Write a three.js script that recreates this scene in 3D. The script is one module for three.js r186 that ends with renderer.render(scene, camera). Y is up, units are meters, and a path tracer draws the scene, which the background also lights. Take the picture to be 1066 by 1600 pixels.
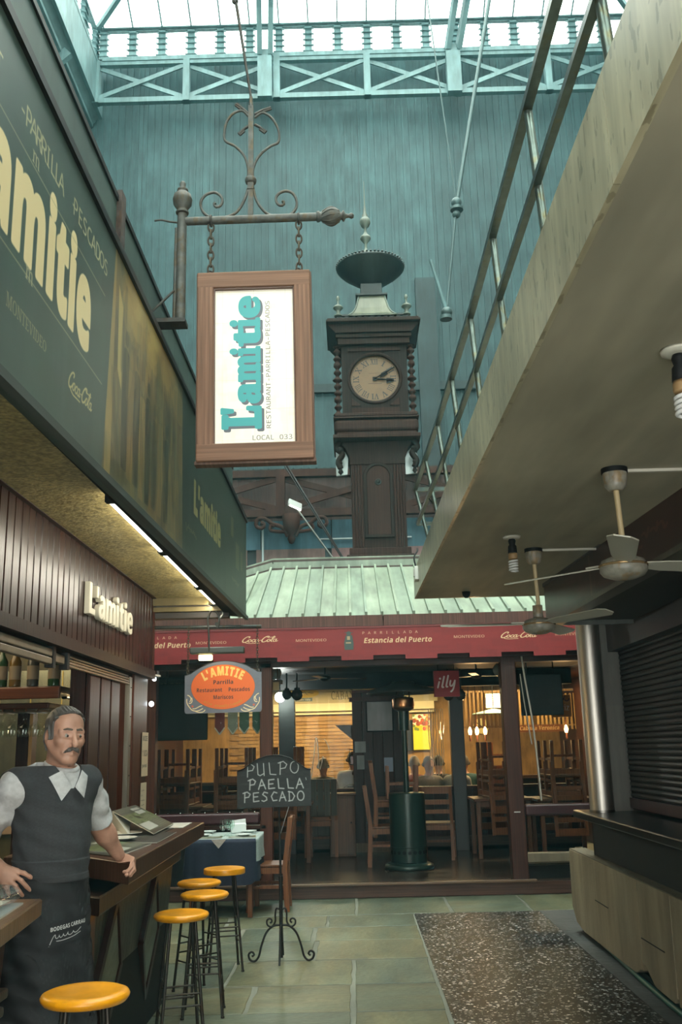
import * as THREE from 'three';
import { mergeGeometries } from 'three/addons/utils/BufferGeometryUtils.js';
import { RoundedBoxGeometry } from 'three/addons/geometries/RoundedBoxGeometry.js';
import { FontLoader } from 'three/addons/loaders/FontLoader.js';
import { TextGeometry } from 'three/addons/geometries/TextGeometry.js';
import { MarchingCubes } from 'three/addons/objects/MarchingCubes.js';
import { RectAreaLightUniformsLib } from 'three/addons/lights/RectAreaLightUniformsLib.js';

// ---------- camera, sky, daylight, haze, exposure ----------
const scene = new THREE.Scene();
const camera = new THREE.PerspectiveCamera(2 * Math.atan(800 / 1500) * 180 / Math.PI, 1066 / 1600, 0.1, 120);
camera.rotation.order = 'YXZ';
camera.position.set(0, 1.6, 0);
camera.rotation.set(Math.atan(370 / 1500), 0.00627, -0.024);
const renderer = new THREE.WebGLRenderer({ antialias: true });
renderer.toneMapping = THREE.LinearToneMapping;
renderer.toneMappingExposure = 1.0;
renderer.shadowMap.enabled = true;
renderer.shadowMap.type = THREE.PCFSoftShadowMap;
RectAreaLightUniformsLib.init();
scene.background = new THREE.Color().setRGB(5.0, 5.2, 4.9);          // bright overcast sky over the glass roof
scene.fog = new THREE.FogExp2(new THREE.Color().setRGB(0.30, 0.86, 0.95), 0.0016);   // grill smoke hanging in the hall
function areaLight(name, w, h, pos, target, color, intensity) {
  const l = new THREE.RectAreaLight(color, intensity, w, h);
  l.name = name; l.position.set(...pos); l.lookAt(...target); scene.add(l); return l;
}
const DAY = new THREE.Color().setRGB(1.0, 1.0, 0.88);
// daylight that comes down through the glazed lantern roof
areaLight('skylight_daylight', 10.5, 22.5, [0, 18.6, -7.8], [0, 0, -7.81], DAY, 4.2);

// the tall glazed gable behind the photographer
areaLight('gable_daylight', 12.6, 7, [0, 9.2, 1.6], [0, 6.5, -8], DAY, 0.9);
// the open street entrance below it
areaLight('entrance_daylight', 4.4, 3.4, [0.6, 1.9, 1.65], [0.6, 1.9, -8], new THREE.Color().setRGB(1, 0.95, 0.86), 2.0);

// ---------- helpers ----------
const V = (x, y, z) => new THREE.Vector3(x, y, z);
function rng(seed) { let s = seed >>> 0; return () => { s = (s + 0x6D2B79F5) >>> 0; let t = s; t = Math.imul(t ^ (t >>> 15), t | 1); t ^= t + Math.imul(t ^ (t >>> 7), t | 61); return ((t ^ (t >>> 14)) >>> 0) / 4294967296; }; }
const used = new Map();
function numbered(n) { const k = used.get(n) || 0; used.set(n, k + 1); return k ? n + '_' + String(k).padStart(3, '0') : n; }
// planar uv in metres from the way each triangle faces; swap turns the grain
function mapUV(g, swap) {
  const p = g.attributes.position, n = p.count, uv = new Float32Array(n * 2), a = V(), b = V(), c = V(), e = V(), f = V();
  for (let i = 0; i < n; i += 3) {
    a.fromBufferAttribute(p, i); b.fromBufferAttribute(p, i + 1); c.fromBufferAttribute(p, i + 2);
    e.subVectors(b, a).cross(f.subVectors(c, a));
    const x = Math.abs(e.x), y = Math.abs(e.y), z = Math.abs(e.z);
    [a, b, c].forEach((q, k) => {
      let u, v;
      if (x >= y && x >= z) { u = q.z; v = q.y; } else if (y >= z) { u = q.x; v = q.z; } else { u = q.x; v = q.y; }
      if (swap) [u, v] = [v, u];
      uv[(i + k) * 2] = u; uv[(i + k) * 2 + 1] = v;
    });
  }
  g.setAttribute('uv', new THREE.BufferAttribute(uv, 2));
  return g;
}
function flat(g) { const q = g.index ? g.toNonIndexed() : g; for (const k of Object.keys(q.attributes)) if (!['position', 'normal', 'uv'].includes(k)) q.deleteAttribute(k); if (!q.attributes.normal) q.computeVertexNormals(); q.clearGroups(); return q; }
function merge(geos, swap) { const l = geos.map(flat).map((g) => mapUV(g, swap)); return l.length === 1 ? l[0] : mergeGeometries(l); }
const TM = new THREE.Matrix4(), TE = new THREE.Euler(), TQ = new THREE.Quaternion();
function xf(g, pos = [0, 0, 0], rot = [0, 0, 0], sc = [1, 1, 1]) { TE.set(...rot); TM.compose(V(...pos), TQ.setFromEuler(TE), V(...sc)); g.applyMatrix4(TM); return g; }
const box = (w, h, d, x = 0, y = 0, z = 0, rx = 0, ry = 0, rz = 0) => xf(new THREE.BoxGeometry(w, h, d), [x, y, z], [rx, ry, rz]);
const box2 = (x0, y0, z0, x1, y1, z1) => box(Math.abs(x1 - x0), Math.abs(y1 - y0), Math.abs(z1 - z0), (x0 + x1) / 2, (y0 + y1) / 2, (z0 + z1) / 2);
const rbox = (w, h, d, x = 0, y = 0, z = 0, r = 0.005, seg = 1, rot = [0, 0, 0]) => xf(new RoundedBoxGeometry(w, h, d, seg, Math.min(r, w / 2.1, h / 2.1, d / 2.1)), [x, y, z], rot);
// bar of w x h section from p to q
function bar(p, q, w, h = w, up = V(0, 1, 0)) {
  p = V(...p); q = V(...q); const d = q.clone().sub(p), L = d.length(); d.normalize();
  if (Math.abs(d.dot(up)) > 0.98) up = V(0, 0, 1);
  const x = up.clone().cross(d).normalize(), y = d.clone().cross(x);
  const g = new THREE.BoxGeometry(w, h, L), m = new THREE.Matrix4().makeBasis(x, y, d); m.setPosition(p.clone().add(q).multiplyScalar(0.5));
  return g.applyMatrix4(m);
}
function rod(p, q, r, r2 = r, seg = 10) {
  p = V(...p); q = V(...q); const d = q.clone().sub(p), L = d.length();
  const g = new THREE.CylinderGeometry(r2, r, L, seg);
  g.applyQuaternion(new THREE.Quaternion().setFromUnitVectors(V(0, 1, 0), d.normalize())); const c = p.add(q).multiplyScalar(0.5); g.translate(c.x, c.y, c.z); return g;
}
const cyl = (r, h, x = 0, y = 0, z = 0, seg = 20, r2 = r) => xf(new THREE.CylinderGeometry(r2, r, h, seg), [x, y, z]);
const lathe = (pts, seg = 24, pos = [0, 0, 0], rot = [0, 0, 0]) => xf(new THREE.LatheGeometry(pts.map((a) => new THREE.Vector2(Math.max(a[0], 1e-4), a[1])), seg), pos, rot);
const ball = (r, x = 0, y = 0, z = 0, a = 16, b = 12) => xf(new THREE.SphereGeometry(r, a, b), [x, y, z]);
const torus = (R, r, pos = [0, 0, 0], rot = [0, 0, 0], a = 8, b = 24, sc) => xf(new THREE.TorusGeometry(R, r, a, b), pos, rot, sc);
const tube = (pts, r, seg = 24, rad = 8, closed = false) => new THREE.TubeGeometry(new THREE.CatmullRomCurve3(pts.map((p) => V(...p)), closed), seg, r, rad, closed);
// polygon in x,y pushed along z by d
function prism(pts, d, bevel = 0, pos = [0, 0, 0], rot = [0, 0, 0]) {
  const s = pts.isShape || pts instanceof THREE.Shape ? pts : new THREE.Shape(pts.map((p) => new THREE.Vector2(...p)));
  return xf(new THREE.ExtrudeGeometry(s, { depth: d, bevelEnabled: bevel > 0, bevelSize: bevel, bevelThickness: bevel, bevelSegments: 1, steps: 1, curveSegments: 16 }), pos, rot);
}
// solid from four front corners (bl, br, tr, tl) and a push vector; group 0 is the front with uv 0..1
function hexa(c, push) {
  const f = c.map((p) => V(...p)), k = f.map((p) => p.clone().add(V(...push))), pos = [], uv = [], groups = [];
  const quad = (a, b, d, e) => { const t = [[a, 0, 0], [b, 1, 0], [d, 1, 1], [a, 0, 0], [d, 1, 1], [e, 0, 1]]; for (const [p, u, v] of t) { pos.push(p.x, p.y, p.z); uv.push(u, v); } };
  quad(f[0], f[1], f[2], f[3]); quad(k[1], k[0], k[3], k[2]); quad(k[0], k[1], f[1], f[0]); quad(f[3], f[2], k[2], k[3]); quad(k[0], f[0], f[3], k[3]); quad(f[1], k[1], k[2], f[2]);
  const g = new THREE.BufferGeometry(); g.setAttribute('position', new THREE.Float32BufferAttribute(pos, 3)); g.setAttribute('uv', new THREE.Float32BufferAttribute(uv, 2)); g.computeVertexNormals();
  g.addGroup(0, 6, 0); g.addGroup(6, 30, 1); return g;
}
// the front face cut into a grid so that a print follows the true perspective of a long board
function setup(m) { m.castShadow = true; m.receiveShadow = true; return m; }
function mesh(name, geo, mat, parent = scene) { const m = setup(new THREE.Mesh(geo, mat)); m.name = parent === scene ? numbered(name) : name; parent.add(m); if (parent !== scene) { const same = parent.children.filter((c) => c.name.replace(/_\d{3}$/, '') === name).length; if (same > 1) m.name = name + '_' + String(same - 1).padStart(3, '0'); } return m; }
function obj(name, geos, mat, parent = scene, swap = false) { return mesh(name, merge(Array.isArray(geos) ? geos : [geos], swap), mat, parent); }
function thing(name, label, category, pos = [0, 0, 0], turn = 0, group) { const o = new THREE.Group(); o.name = numbered(name); scene.add(o); o.position.set(...pos); o.rotation.y = turn; o.userData = { label, category }; if (group) o.userData.group = group; return o; }
function tag(o, label, category, group) { o.userData.label = label; o.userData.category = category; if (group) o.userData.group = group; return o; }
function struct(name, geos, mat, swap) { const m = geos ? obj(name, geos, mat, scene, swap) : new THREE.Group(); if (!geos) { m.name = numbered(name); scene.add(m); } m.userData.kind = 'structure'; return m; }
function copy(o, label, pos, turn, group) { const c = o.clone(); c.name = numbered(o.name.replace(/_\d{3}$/, '')); c.userData = { ...o.userData }; scene.add(c); if (pos) c.position.set(...pos); if (turn !== undefined) c.rotation.y = turn; if (label) c.userData.label = label; if (group) c.userData.group = group; return c; }

// ---------- textures ----------
function hash(x, y, s) { let h = Math.imul(x, 374761393) ^ Math.imul(y, 668265263) ^ Math.imul(s, 2147483647 - 58); h = Math.imul(h ^ (h >>> 13), 1274126177); return ((h ^ (h >>> 16)) >>> 0) / 4294967296; }
function pn(x, y, px, py, s) { const xi = Math.floor(x), yi = Math.floor(y), fx = x - xi, fy = y - yi, u = fx * fx * (3 - 2 * fx), v = fy * fy * (3 - 2 * fy), m = (a, n) => ((a % n) + n) % n; const a = hash(m(xi, px), m(yi, py), s), b = hash(m(xi + 1, px), m(yi, py), s), c = hash(m(xi, px), m(yi + 1, py), s), d = hash(m(xi + 1, px), m(yi + 1, py), s); return a + (b - a) * u + (c - a) * v + (a - b - c + d) * u * v; }
function fbm(u, v, px, py, oct, s) { let t = 0, a = 0.5, n = 0; for (let i = 0; i < oct; i++) { t += a * pn(u * px, v * py, px, py, s + i); n += a; px *= 2; py *= 2; a *= 0.55; } return t / n; }
function tex(w, h, fn, metres, srgb = true) {
  const d = new Uint8Array(w * h * 4), c = (x) => Math.max(0, Math.min(255, Math.round(x * 255)));
  for (let y = 0; y < h; y++) for (let x = 0; x < w; x++) { const r = fn(x / w, y / h), o = (y * w + x) * 4; if (typeof r === 'number') { d[o] = d[o + 1] = d[o + 2] = c(r); } else { d[o] = c(r[0]); d[o + 1] = c(r[1]); d[o + 2] = c(r[2]); } d[o + 3] = 255; }
  const t = new THREE.DataTexture(d, w, h); t.wrapS = t.wrapT = THREE.RepeatWrapping; t.magFilter = THREE.LinearFilter; t.minFilter = THREE.LinearMipmapLinearFilter; t.generateMipmaps = true; if (srgb) t.colorSpace = THREE.SRGBColorSpace; t.repeat.set(1 / metres[0], 1 / metres[1]); t.needsUpdate = true; return t;
}
function re(t, mx, my) { const c = t.clone(); c.repeat.set(1 / mx, 1 / my); c.needsUpdate = true; return c; }
const clamp = (x, a = 0, b = 1) => Math.max(a, Math.min(b, x));
const ss = (a, b, x) => { const t = clamp((x - a) / (b - a)); return t * t * (3 - 2 * t); };
// grain runs along v
const T = {};
T.wood = tex(512, 512, (u, v) => { const w = fbm(u, v, 3, 1, 3, 7) * 0.25, g = fbm(u + w * 0.06, v, 40, 2, 4, 3), f = fbm(u, v, 120, 5, 2, 9); return 0.62 + 0.30 * g + 0.14 * f - 0.10; }, [0.5, 1.0]);
T.woodBump = tex(256, 256, (u, v) => fbm(u, v, 60, 3, 3, 21), [0.5, 1.0], false);
T.stone = tex(512, 512, (u, v) => { const a = fbm(u, v, 4, 5, 5, 31), b = fbm(u, v, 3, 12, 4, 41), c = fbm(u, v, 60, 60, 2, 77); const k = 0.55 + 0.38 * a + 0.12 * c - 0.08; return [k + 0.10 * (b - 0.45), k + 0.03, k - 0.10 * (b - 0.4)]; }, [1.7, 1.3]);
T.stoneBump = tex(512, 512, (u, v) => 0.6 * fbm(u, v, 6, 14, 5, 51) + 0.4 * fbm(u, v, 50, 50, 3, 52), [1.7, 1.3], false);
T.rough = tex(256, 256, (u, v) => 0.45 + 0.5 * fbm(u, v, 6, 6, 5, 61), [1.1, 1.1], false);
T.grime = tex(512, 512, (u, v) => { const a = fbm(u, v, 5, 3, 5, 71), b = fbm(u, v, 30, 4, 4, 72); return 0.60 + 0.32 * a + 0.18 * b - 0.05; }, [1.6, 1.6]);
T.travertine = tex(512, 512, (u, v) => { const a = fbm(u, v, 26, 3, 5, 81), b = fbm(u, v, 4, 4, 4, 82), p = fbm(u, v, 60, 24, 2, 83); const k = 0.52 + 0.30 * a + 0.22 * b - (p > 0.74 ? 0.14 : 0); return [k + 0.02, k, k - 0.06]; }, [1.0, 1.0]);
T.stucco = tex(512, 512, (u, v) => fbm(u, v, 70, 70, 3, 91) * 0.75 + 0.25 * fbm(u, v, 10, 10, 2, 92), [1.0, 1.0], false);
T.stuccoTint = tex(512, 512, (u, v) => 0.55 + 0.55 * fbm(u, v, 60, 60, 2, 95) * (0.7 + 0.6 * fbm(u, v, 6, 6, 3, 96)), [1.0, 1.0]);
T.rust = tex(256, 256, (u, v) => { const a = fbm(u, v, 10, 10, 5, 101), r = ss(0.52, 0.68, fbm(u, v, 7, 5, 4, 102)); const k = 0.6 + 0.35 * a; return [k, k * (1 - 0.12 * r), k * (1 - 0.28 * r)]; }, [0.3, 0.3]);
T.weave = tex(256, 256, (u, v) => 0.80 + 0.10 * Math.sin(u * Math.PI * 128) * Math.sin(v * Math.PI * 128) + 0.16 * (fbm(u, v, 8, 8, 4, 111) - 0.5), [0.12, 0.12]);
T.terrazzo = (() => {
  const S = 1024, R = rng(5), a = new Float32Array(S * S * 3); for (let i = 0; i < S * S; i++) { a[i * 3] = 0.135; a[i * 3 + 1] = 0.145; a[i * 3 + 2] = 0.14; }
  for (let k = 0; k < 3400; k++) { const cx = R() * S, cy = R() * S, r = 2.0 + Math.pow(R(), 2.2) * 8, an = R() * 3.14, ec = 0.5 + R() * 0.5, br = 0.42 + Math.pow(R(), 1.3) * 0.62, sides = 3 + Math.floor(R() * 4); const co = Math.cos(an), si = Math.sin(an), warm = R() * 0.05; for (let y = -11; y <= 11; y++) for (let x = -11; x <= 11; x++) { const X = x * co + y * si, Y = (-x * si + y * co) / ec, th = Math.atan2(Y, X), rr = Math.hypot(X, Y) * (1 + 0.18 * Math.cos(th * sides)); if (rr < r) { const px = ((Math.floor(cx + x) % S) + S) % S, py = ((Math.floor(cy + y) % S) + S) % S, o = (py * S + px) * 3; a[o] = br; a[o + 1] = br - warm * 0.4; a[o + 2] = br - warm; } } }
  return tex(S, S, (u, v) => { const o = (Math.floor(v * S) * S + Math.floor(u * S)) * 3; const n = 0.86 + 0.28 * (fbm(u, v, 8, 8, 4, 121) - 0.5); return [a[o] * n, a[o + 1] * n, a[o + 2] * n]; }, [1.35, 1.35]);
})();
function canvasTex(w, h, draw) { const c = document.createElement('canvas'); c.width = w; c.height = h; const x = c.getContext('2d'); draw(x, w, h); const t = new THREE.CanvasTexture(c); t.colorSpace = THREE.SRGBColorSpace; t.anisotropy = 8; return t; }
const M = {};
const mat = (o) => new THREE.MeshStandardMaterial(o);
const rgb = (r, g, b) => new THREE.Color().setRGB(r, g, b);
const wood = (c, rough = 0.5, rep) => new THREE.MeshPhysicalMaterial({ specularIntensity: 0.55, color: c, map: rep ? re(T.wood, ...rep) : T.wood, roughness: rough, bumpMap: rep ? re(T.woodBump, ...rep) : T.woodBump, bumpScale: 0.0008 });
M.teal = mat({ color: rgb(0.17, 0.27, 0.27), map: T.grime, roughness: 0.7 });
M.tealSteel = mat({ color: rgb(0.17, 0.30, 0.31), map: T.grime, roughness: 0.6 });
M.brownSteel = new THREE.MeshPhysicalMaterial({ color: rgb(0.085, 0.044, 0.033), map: T.grime, roughness: 0.8, specularIntensity: 0.25 });
M.glass = new THREE.MeshPhysicalMaterial({ color: rgb(0.92, 0.98, 0.97), transmission: 1, roughness: 0.0, thickness: 0, ior: 1.45 });
M.darkWood = wood(rgb(0.085, 0.028, 0.016), 0.42);
M.redWood = wood(rgb(0.15, 0.045, 0.022), 0.40);
M.midWood = wood(rgb(0.24, 0.095, 0.038), 0.45);
M.oak = wood(rgb(0.36, 0.16, 0.06), 0.45);
M.black = new THREE.MeshPhysicalMaterial({ color: rgb(0.012, 0.013, 0.013), roughness: 0.65, map: T.grime, specularIntensity: 0.5 });
M.blackIron = mat({ color: rgb(0.035, 0.034, 0.033), roughness: 0.5, metalness: 0.6, map: T.rust });
M.grout = mat({ color: rgb(0.27, 0.28, 0.22), roughness: 0.9, map: T.grime });
// like hexa, with uv in metres
function hexaUV(c, push) { const g = hexa(c, push); g.clearGroups(); return mapUV(g); }
// ---------- printed lettering ----------
// flowing script for the drink name: slanted strokes
function scriptName(x, X, Y, w, h, col) {
  x.save(); x.translate(X, Y); x.scale(w / 100, h / 34); x.transform(1, 0, -0.28, 1, 9, 0); x.strokeStyle = col; x.fillStyle = col; x.lineCap = 'round'; x.lineJoin = 'round';
  const bigC = (o) => { x.lineWidth = 3.6; x.beginPath(); x.moveTo(o + 15, 7); x.bezierCurveTo(o + 19, 1, o + 10, -2, o + 4, 8); x.bezierCurveTo(o - 3, 20, o + 2, 30, o + 10, 25); x.bezierCurveTo(o + 13, 23, o + 15, 20, o + 16, 17); x.stroke(); };
  const o = (a) => { x.lineWidth = 2.8; x.beginPath(); x.ellipse(a, 20, 3.6, 5.6, 0.1, 0, 7); x.stroke(); };
  bigC(1); o(21); x.beginPath(); x.moveTo(34, 16); x.bezierCurveTo(32, 13, 27.5, 15, 27.5, 20); x.bezierCurveTo(27.5, 27, 33, 27, 35, 22); x.stroke(); o(39.5); x.beginPath(); x.moveTo(43.3, 14); x.bezierCurveTo(42.3, 26, 44, 27, 47, 23); x.stroke();
  x.lineWidth = 2.2; x.beginPath(); x.moveTo(47, 19); x.lineTo(52, 18); x.stroke();
  bigC(54); o(73); x.lineWidth = 2.8; x.beginPath(); x.moveTo(78, 22); x.bezierCurveTo(88, 8, 86, -2, 82.5, 3); x.bezierCurveTo(80, 10, 79.5, 26, 83, 25.5); x.stroke(); o(89.5); x.beginPath(); x.moveTo(93.5, 14); x.bezierCurveTo(92.5, 26, 94.5, 27, 98, 22); x.stroke();
  x.lineWidth = 2.4; x.beginPath(); x.moveTo(9, 26); x.bezierCurveTo(20, 36, 36, 30, 50, 31); x.stroke(); x.beginPath(); x.moveTo(62, 3); x.bezierCurveTo(70, 10, 78, 4, 88, 6); x.stroke();
  x.restore();
}
function fitText(x, s, X, Y, w, h, font, col, skew = 0) { x.save(); x.font = font.replace('#', '100'); const m = x.measureText(s); const cap = 73; x.translate(X, Y); x.transform(1, 0, -skew, 1, 0, 0); x.scale(w / m.width, h / cap); x.fillStyle = col; x.fillText(s, 0, 0); x.restore(); }
function spaced(x, s, X, Y, w, h, font, col) { x.save(); x.font = font.replace('#', '100'); const n = s.length; for (let i = 0; i < n; i++) { const m = x.measureText(s[i]); x.save(); x.translate(X + (w * (i + 0.5)) / n - m.width * h / 146, Y); x.scale(h / 73, h / 73); x.fillStyle = col; x.fillText(s[i], 0, 0); x.restore(); } x.restore(); }
// rounded heavy display letters of the stall's name
function amitie(x, X, Y, w, h, col, skew = 0) { x.save(); x.font = 'bold 100px sans-serif'; const s = "L'amitie", m = x.measureText(s); x.translate(X, Y); x.transform(1, 0, -skew, 1, 0, 0); x.scale(w / m.width, h / 73); x.fillStyle = col; x.strokeStyle = col; x.lineJoin = 'round'; x.lineWidth = 7; x.fillText(s, 0, 0); x.strokeText(s, 0, 0); x.restore(); }
// worn print that cannot be read any more
function worn(x, X, Y, w, h, col, n, seed) { const r = rng(seed); x.strokeStyle = col; x.lineWidth = h * 0.16; x.lineCap = 'round'; for (let i = 0; i < n; i++) { const a = X + w * i / n, b = w / n * 0.8; x.beginPath(); x.moveTo(a, Y - h * (0.2 + r() * 0.6)); x.bezierCurveTo(a + b * r(), Y - h, a + b * r(), Y, a + b, Y - h * r()); x.stroke(); } }
function drawAwning(x, w, h) {
  const U = (u) => u * w, Vv = (v) => (1 - v) * h, R = rng(21);
  x.fillStyle = '#3d4a42'; x.fillRect(0, 0, w, h);
  for (let i = 0; i < 500; i++) { x.fillStyle = i % 2 ? 'rgba(88,98,84,.05)' : 'rgba(30,40,34,.06)'; x.fillRect(R() * w, R() * h, 4 + R() * 60, 30 + R() * 200); }
  x.fillStyle = '#2f3c30'; x.fillRect(U(0.575), 0, w, h); for (let i = 0; i < 200; i++) { x.fillStyle = i % 2 ? 'rgba(70,76,50,.06)' : 'rgba(22,30,24,.08)'; x.fillRect(U(0.575) + R() * w * 0.42, R() * h, 2 + R() * 26, 40 + R() * 260); }
  const cream = '#dcc592', thin = '#a79f78';
  amitie(x, U(0.171), Vv(0.43), U(0.163), h * 0.30, cream);
  spaced(x, 'RESTAURANT', U(0.085), Vv(0.80), U(0.13), h * 0.065, '#px sans-serif', thin); spaced(x, '-', U(0.224), Vv(0.80), 40, h * 0.065, '#px sans-serif', thin); spaced(x, 'PARRILLA', U(0.237), Vv(0.80), U(0.048), h * 0.065, '#px sans-serif', thin); spaced(x, '-', U(0.2905), Vv(0.81), 40, h * 0.065, '#px sans-serif', thin); spaced(x, 'PESCADOS', U(0.299), Vv(0.805), U(0.061), h * 0.062, '#px sans-serif', thin);
  x.strokeStyle = 'rgba(170,160,120,.7)'; x.lineWidth = 1.5; for (const [v, b] of [[0.725, 0.357], [0.385, 0.357]]) { x.beginPath(); x.moveTo(0, Vv(v)); x.lineTo(U(b), Vv(v)); x.stroke(); }
  fitText(x, 'm', U(0.246), Vv(0.735), 18, 16, '#px serif', thin); fitText(x, 'm', U(0.246), Vv(0.375), 18, 16, '#px serif', thin);
  fitText(x, 'MONTEVIDEO', U(0.229), Vv(0.232), U(0.045), h * 0.04, '#px serif', '#8f8963');
  scriptName(x, U(0.303), Vv(0.29), U(0.038), h * 0.10, '#b5a673');
  // sepia picture
  const gx = U(0.367), gw = U(0.575) - gx; x.save(); x.beginPath(); x.moveTo(U(0.375), 0); x.lineTo(U(0.362), h); x.lineTo(U(0.585), h); x.lineTo(U(0.575), 0); x.closePath(); x.clip();
  x.fillStyle = '#645c3c'; x.fillRect(gx - 30, 0, gw + 70, h); const blot = (n, cols, x0, x1, y0, y1, rx, ry) => { for (let i = 0; i < n; i++) { x.fillStyle = cols[i % cols.length]; x.beginPath(); x.ellipse(x0 + R() * (x1 - x0), y0 + R() * (y1 - y0), rx * (0.4 + R()), ry * (0.4 + R()), R() * 0.6 - 0.3, 0, 7); x.fill(); } };
  blot(260, ['rgba(150,128,74,.16)', 'rgba(48,48,36,.20)', 'rgba(110,92,54,.2)', 'rgba(132,92,46,.16)', 'rgba(70,74,58,.2)'], gx - 20, gx + gw + 20, 0, h, 26, 46);
  x.fillStyle = 'rgba(186,160,92,.75)'; x.beginPath(); x.moveTo(U(0.384), 40); x.lineTo(U(0.394), 60); x.lineTo(U(0.395), 170); x.lineTo(U(0.386), 150); x.fill(); x.fillStyle = 'rgba(180,150,84,.5)'; x.fillRect(U(0.366), 0, 24, h); blot(50, ['rgba(166,140,78,.3)', 'rgba(140,112,58,.3)'], U(0.40), U(0.56), 0, 70, 34, 26);
  const fig = (u, y, hh, c) => { x.fillStyle = c; x.beginPath(); x.ellipse(U(u), y, 8, 11, 0, 0, 7); x.fill(); x.beginPath(); x.moveTo(U(u) - 14, y + 18); x.quadraticCurveTo(U(u), y + 8, U(u) + 14, y + 18); x.lineTo(U(u) + 17, y + hh * 0.55); x.lineTo(U(u) + 11, y + hh); x.lineTo(U(u) - 12, y + hh); x.lineTo(U(u) - 17, y + hh * 0.5); x.fill(); };
  for (const [u, y, hh, c] of [[0.405, 92, 190, 'rgba(44,44,34,.75)'], [0.418, 110, 180, 'rgba(120,96,54,.7)'], [0.432, 98, 190, 'rgba(52,54,42,.75)'], [0.447, 120, 180, 'rgba(140,112,62,.6)'], [0.463, 108, 190, 'rgba(40,44,34,.75)'], [0.482, 124, 170, 'rgba(60,60,44,.7)'], [0.50, 116, 180, 'rgba(128,104,60,.6)'], [0.52, 126, 170, 'rgba(46,50,38,.75)'], [0.543, 130, 170, 'rgba(96,84,50,.6)']]) fig(u, y, hh, c);
  blot(70, ['rgba(160,130,70,.22)', 'rgba(60,56,40,.3)', 'rgba(88,96,74,.25)'], gx, gx + gw, 60, h, 8, 60); x.fillStyle = 'rgba(176,152,88,.4)'; for (const u of [0.44, 0.505, 0.553]) x.fillRect(U(u), 20, 3, h - 50);
  x.restore();
  amitie(x, U(0.629), Vv(0.37), U(0.155), h * 0.235, '#8d8450'); worn(x, U(0.597), Vv(0.18), U(0.05), h * 0.06, '#6f6c48', 7, 4);
  x.fillStyle = 'rgba(130,120,70,.5)'; x.fillRect(U(0.86), Vv(0.8), 40, 60); x.fillRect(U(0.9), Vv(0.62), 60, 80); x.fillRect(U(0.945), Vv(0.6), 34, 60); worn(x, U(0.87), Vv(0.2), U(0.06), h * 0.06, '#6f6c48', 7, 5);
}
function drawBanner(x, w, h) {
  const X = (m) => ((m + 2.62) / 5.62) * w, Y = (y) => ((2.955 - y) / 0.37) * h, k = w / 5.62, R = rng(33);
  x.fillStyle = '#801816'; x.fillRect(0, 0, w, h); for (let i = 0; i < 240; i++) { x.fillStyle = i % 2 ? 'rgba(60,8,8,.06)' : 'rgba(190,60,50,.04)'; x.fillRect(R() * w, R() * h, 10 + R() * 90, 5 + R() * 40); }
  const c = '#d9b98c', c2 = '#cfae86';
  for (const o of [0, -2.78, 2.78]) {
    spaced(x, 'PARRILLADA', X(0.12 + o), Y(2.876), 0.68 * k, 0.038 * k, '#px sans-serif', c2);
    fitText(x, 'Estancia del Puerto', X(0.15 + o), Y(2.775), 0.79 * k, 0.072 * k, 'bold #px sans-serif', c, 0.16);
    // small emblem of a standing figure
    const ex = X(-0.015 + o), ey = Y(2.9); x.fillStyle = '#3d4a44'; x.beginPath(); x.arc(ex, ey + 4, 0.028 * k, 0, 7); x.fill(); x.fillRect(ex - 0.05 * k, ey - 1, 0.1 * k, 3); x.beginPath(); x.moveTo(ex - 0.035 * k, ey + 0.035 * k); x.lineTo(ex + 0.04 * k, ey + 0.035 * k); x.lineTo(ex + 0.055 * k, ey + 0.15 * k); x.lineTo(ex + 0.05 * k, ey + 0.235 * k); x.lineTo(ex - 0.05 * k, ey + 0.235 * k); x.lineTo(ex - 0.055 * k, ey + 0.14 * k); x.fill(); x.fillStyle = '#a58d6a'; x.fillRect(ex - 0.02 * k, ey + 0.05 * k, 0.035 * k, 0.05 * k); x.fillRect(ex - 0.035 * k, ey + 0.13 * k, 0.06 * k, 0.02 * k);
  }
  for (const m of [-1.785, -0.63, 1.19, 2.355]) fitText(x, 'MONTEVIDEO', X(m), Y(2.807), 0.36 * k, 0.036 * k, '#px sans-serif', c2);
  scriptName(x, X(-1.26), Y(2.885), 0.42 * k, 0.105 * k, c); scriptName(x, X(1.72), Y(2.865), 0.42 * k, 0.105 * k, c);
}
// ---------- the market hall ----------
const HX = 11.5, LX0 = -5.86, LX1 = 7.3, ZF = -20.6, ZB = 1.8;
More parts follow.
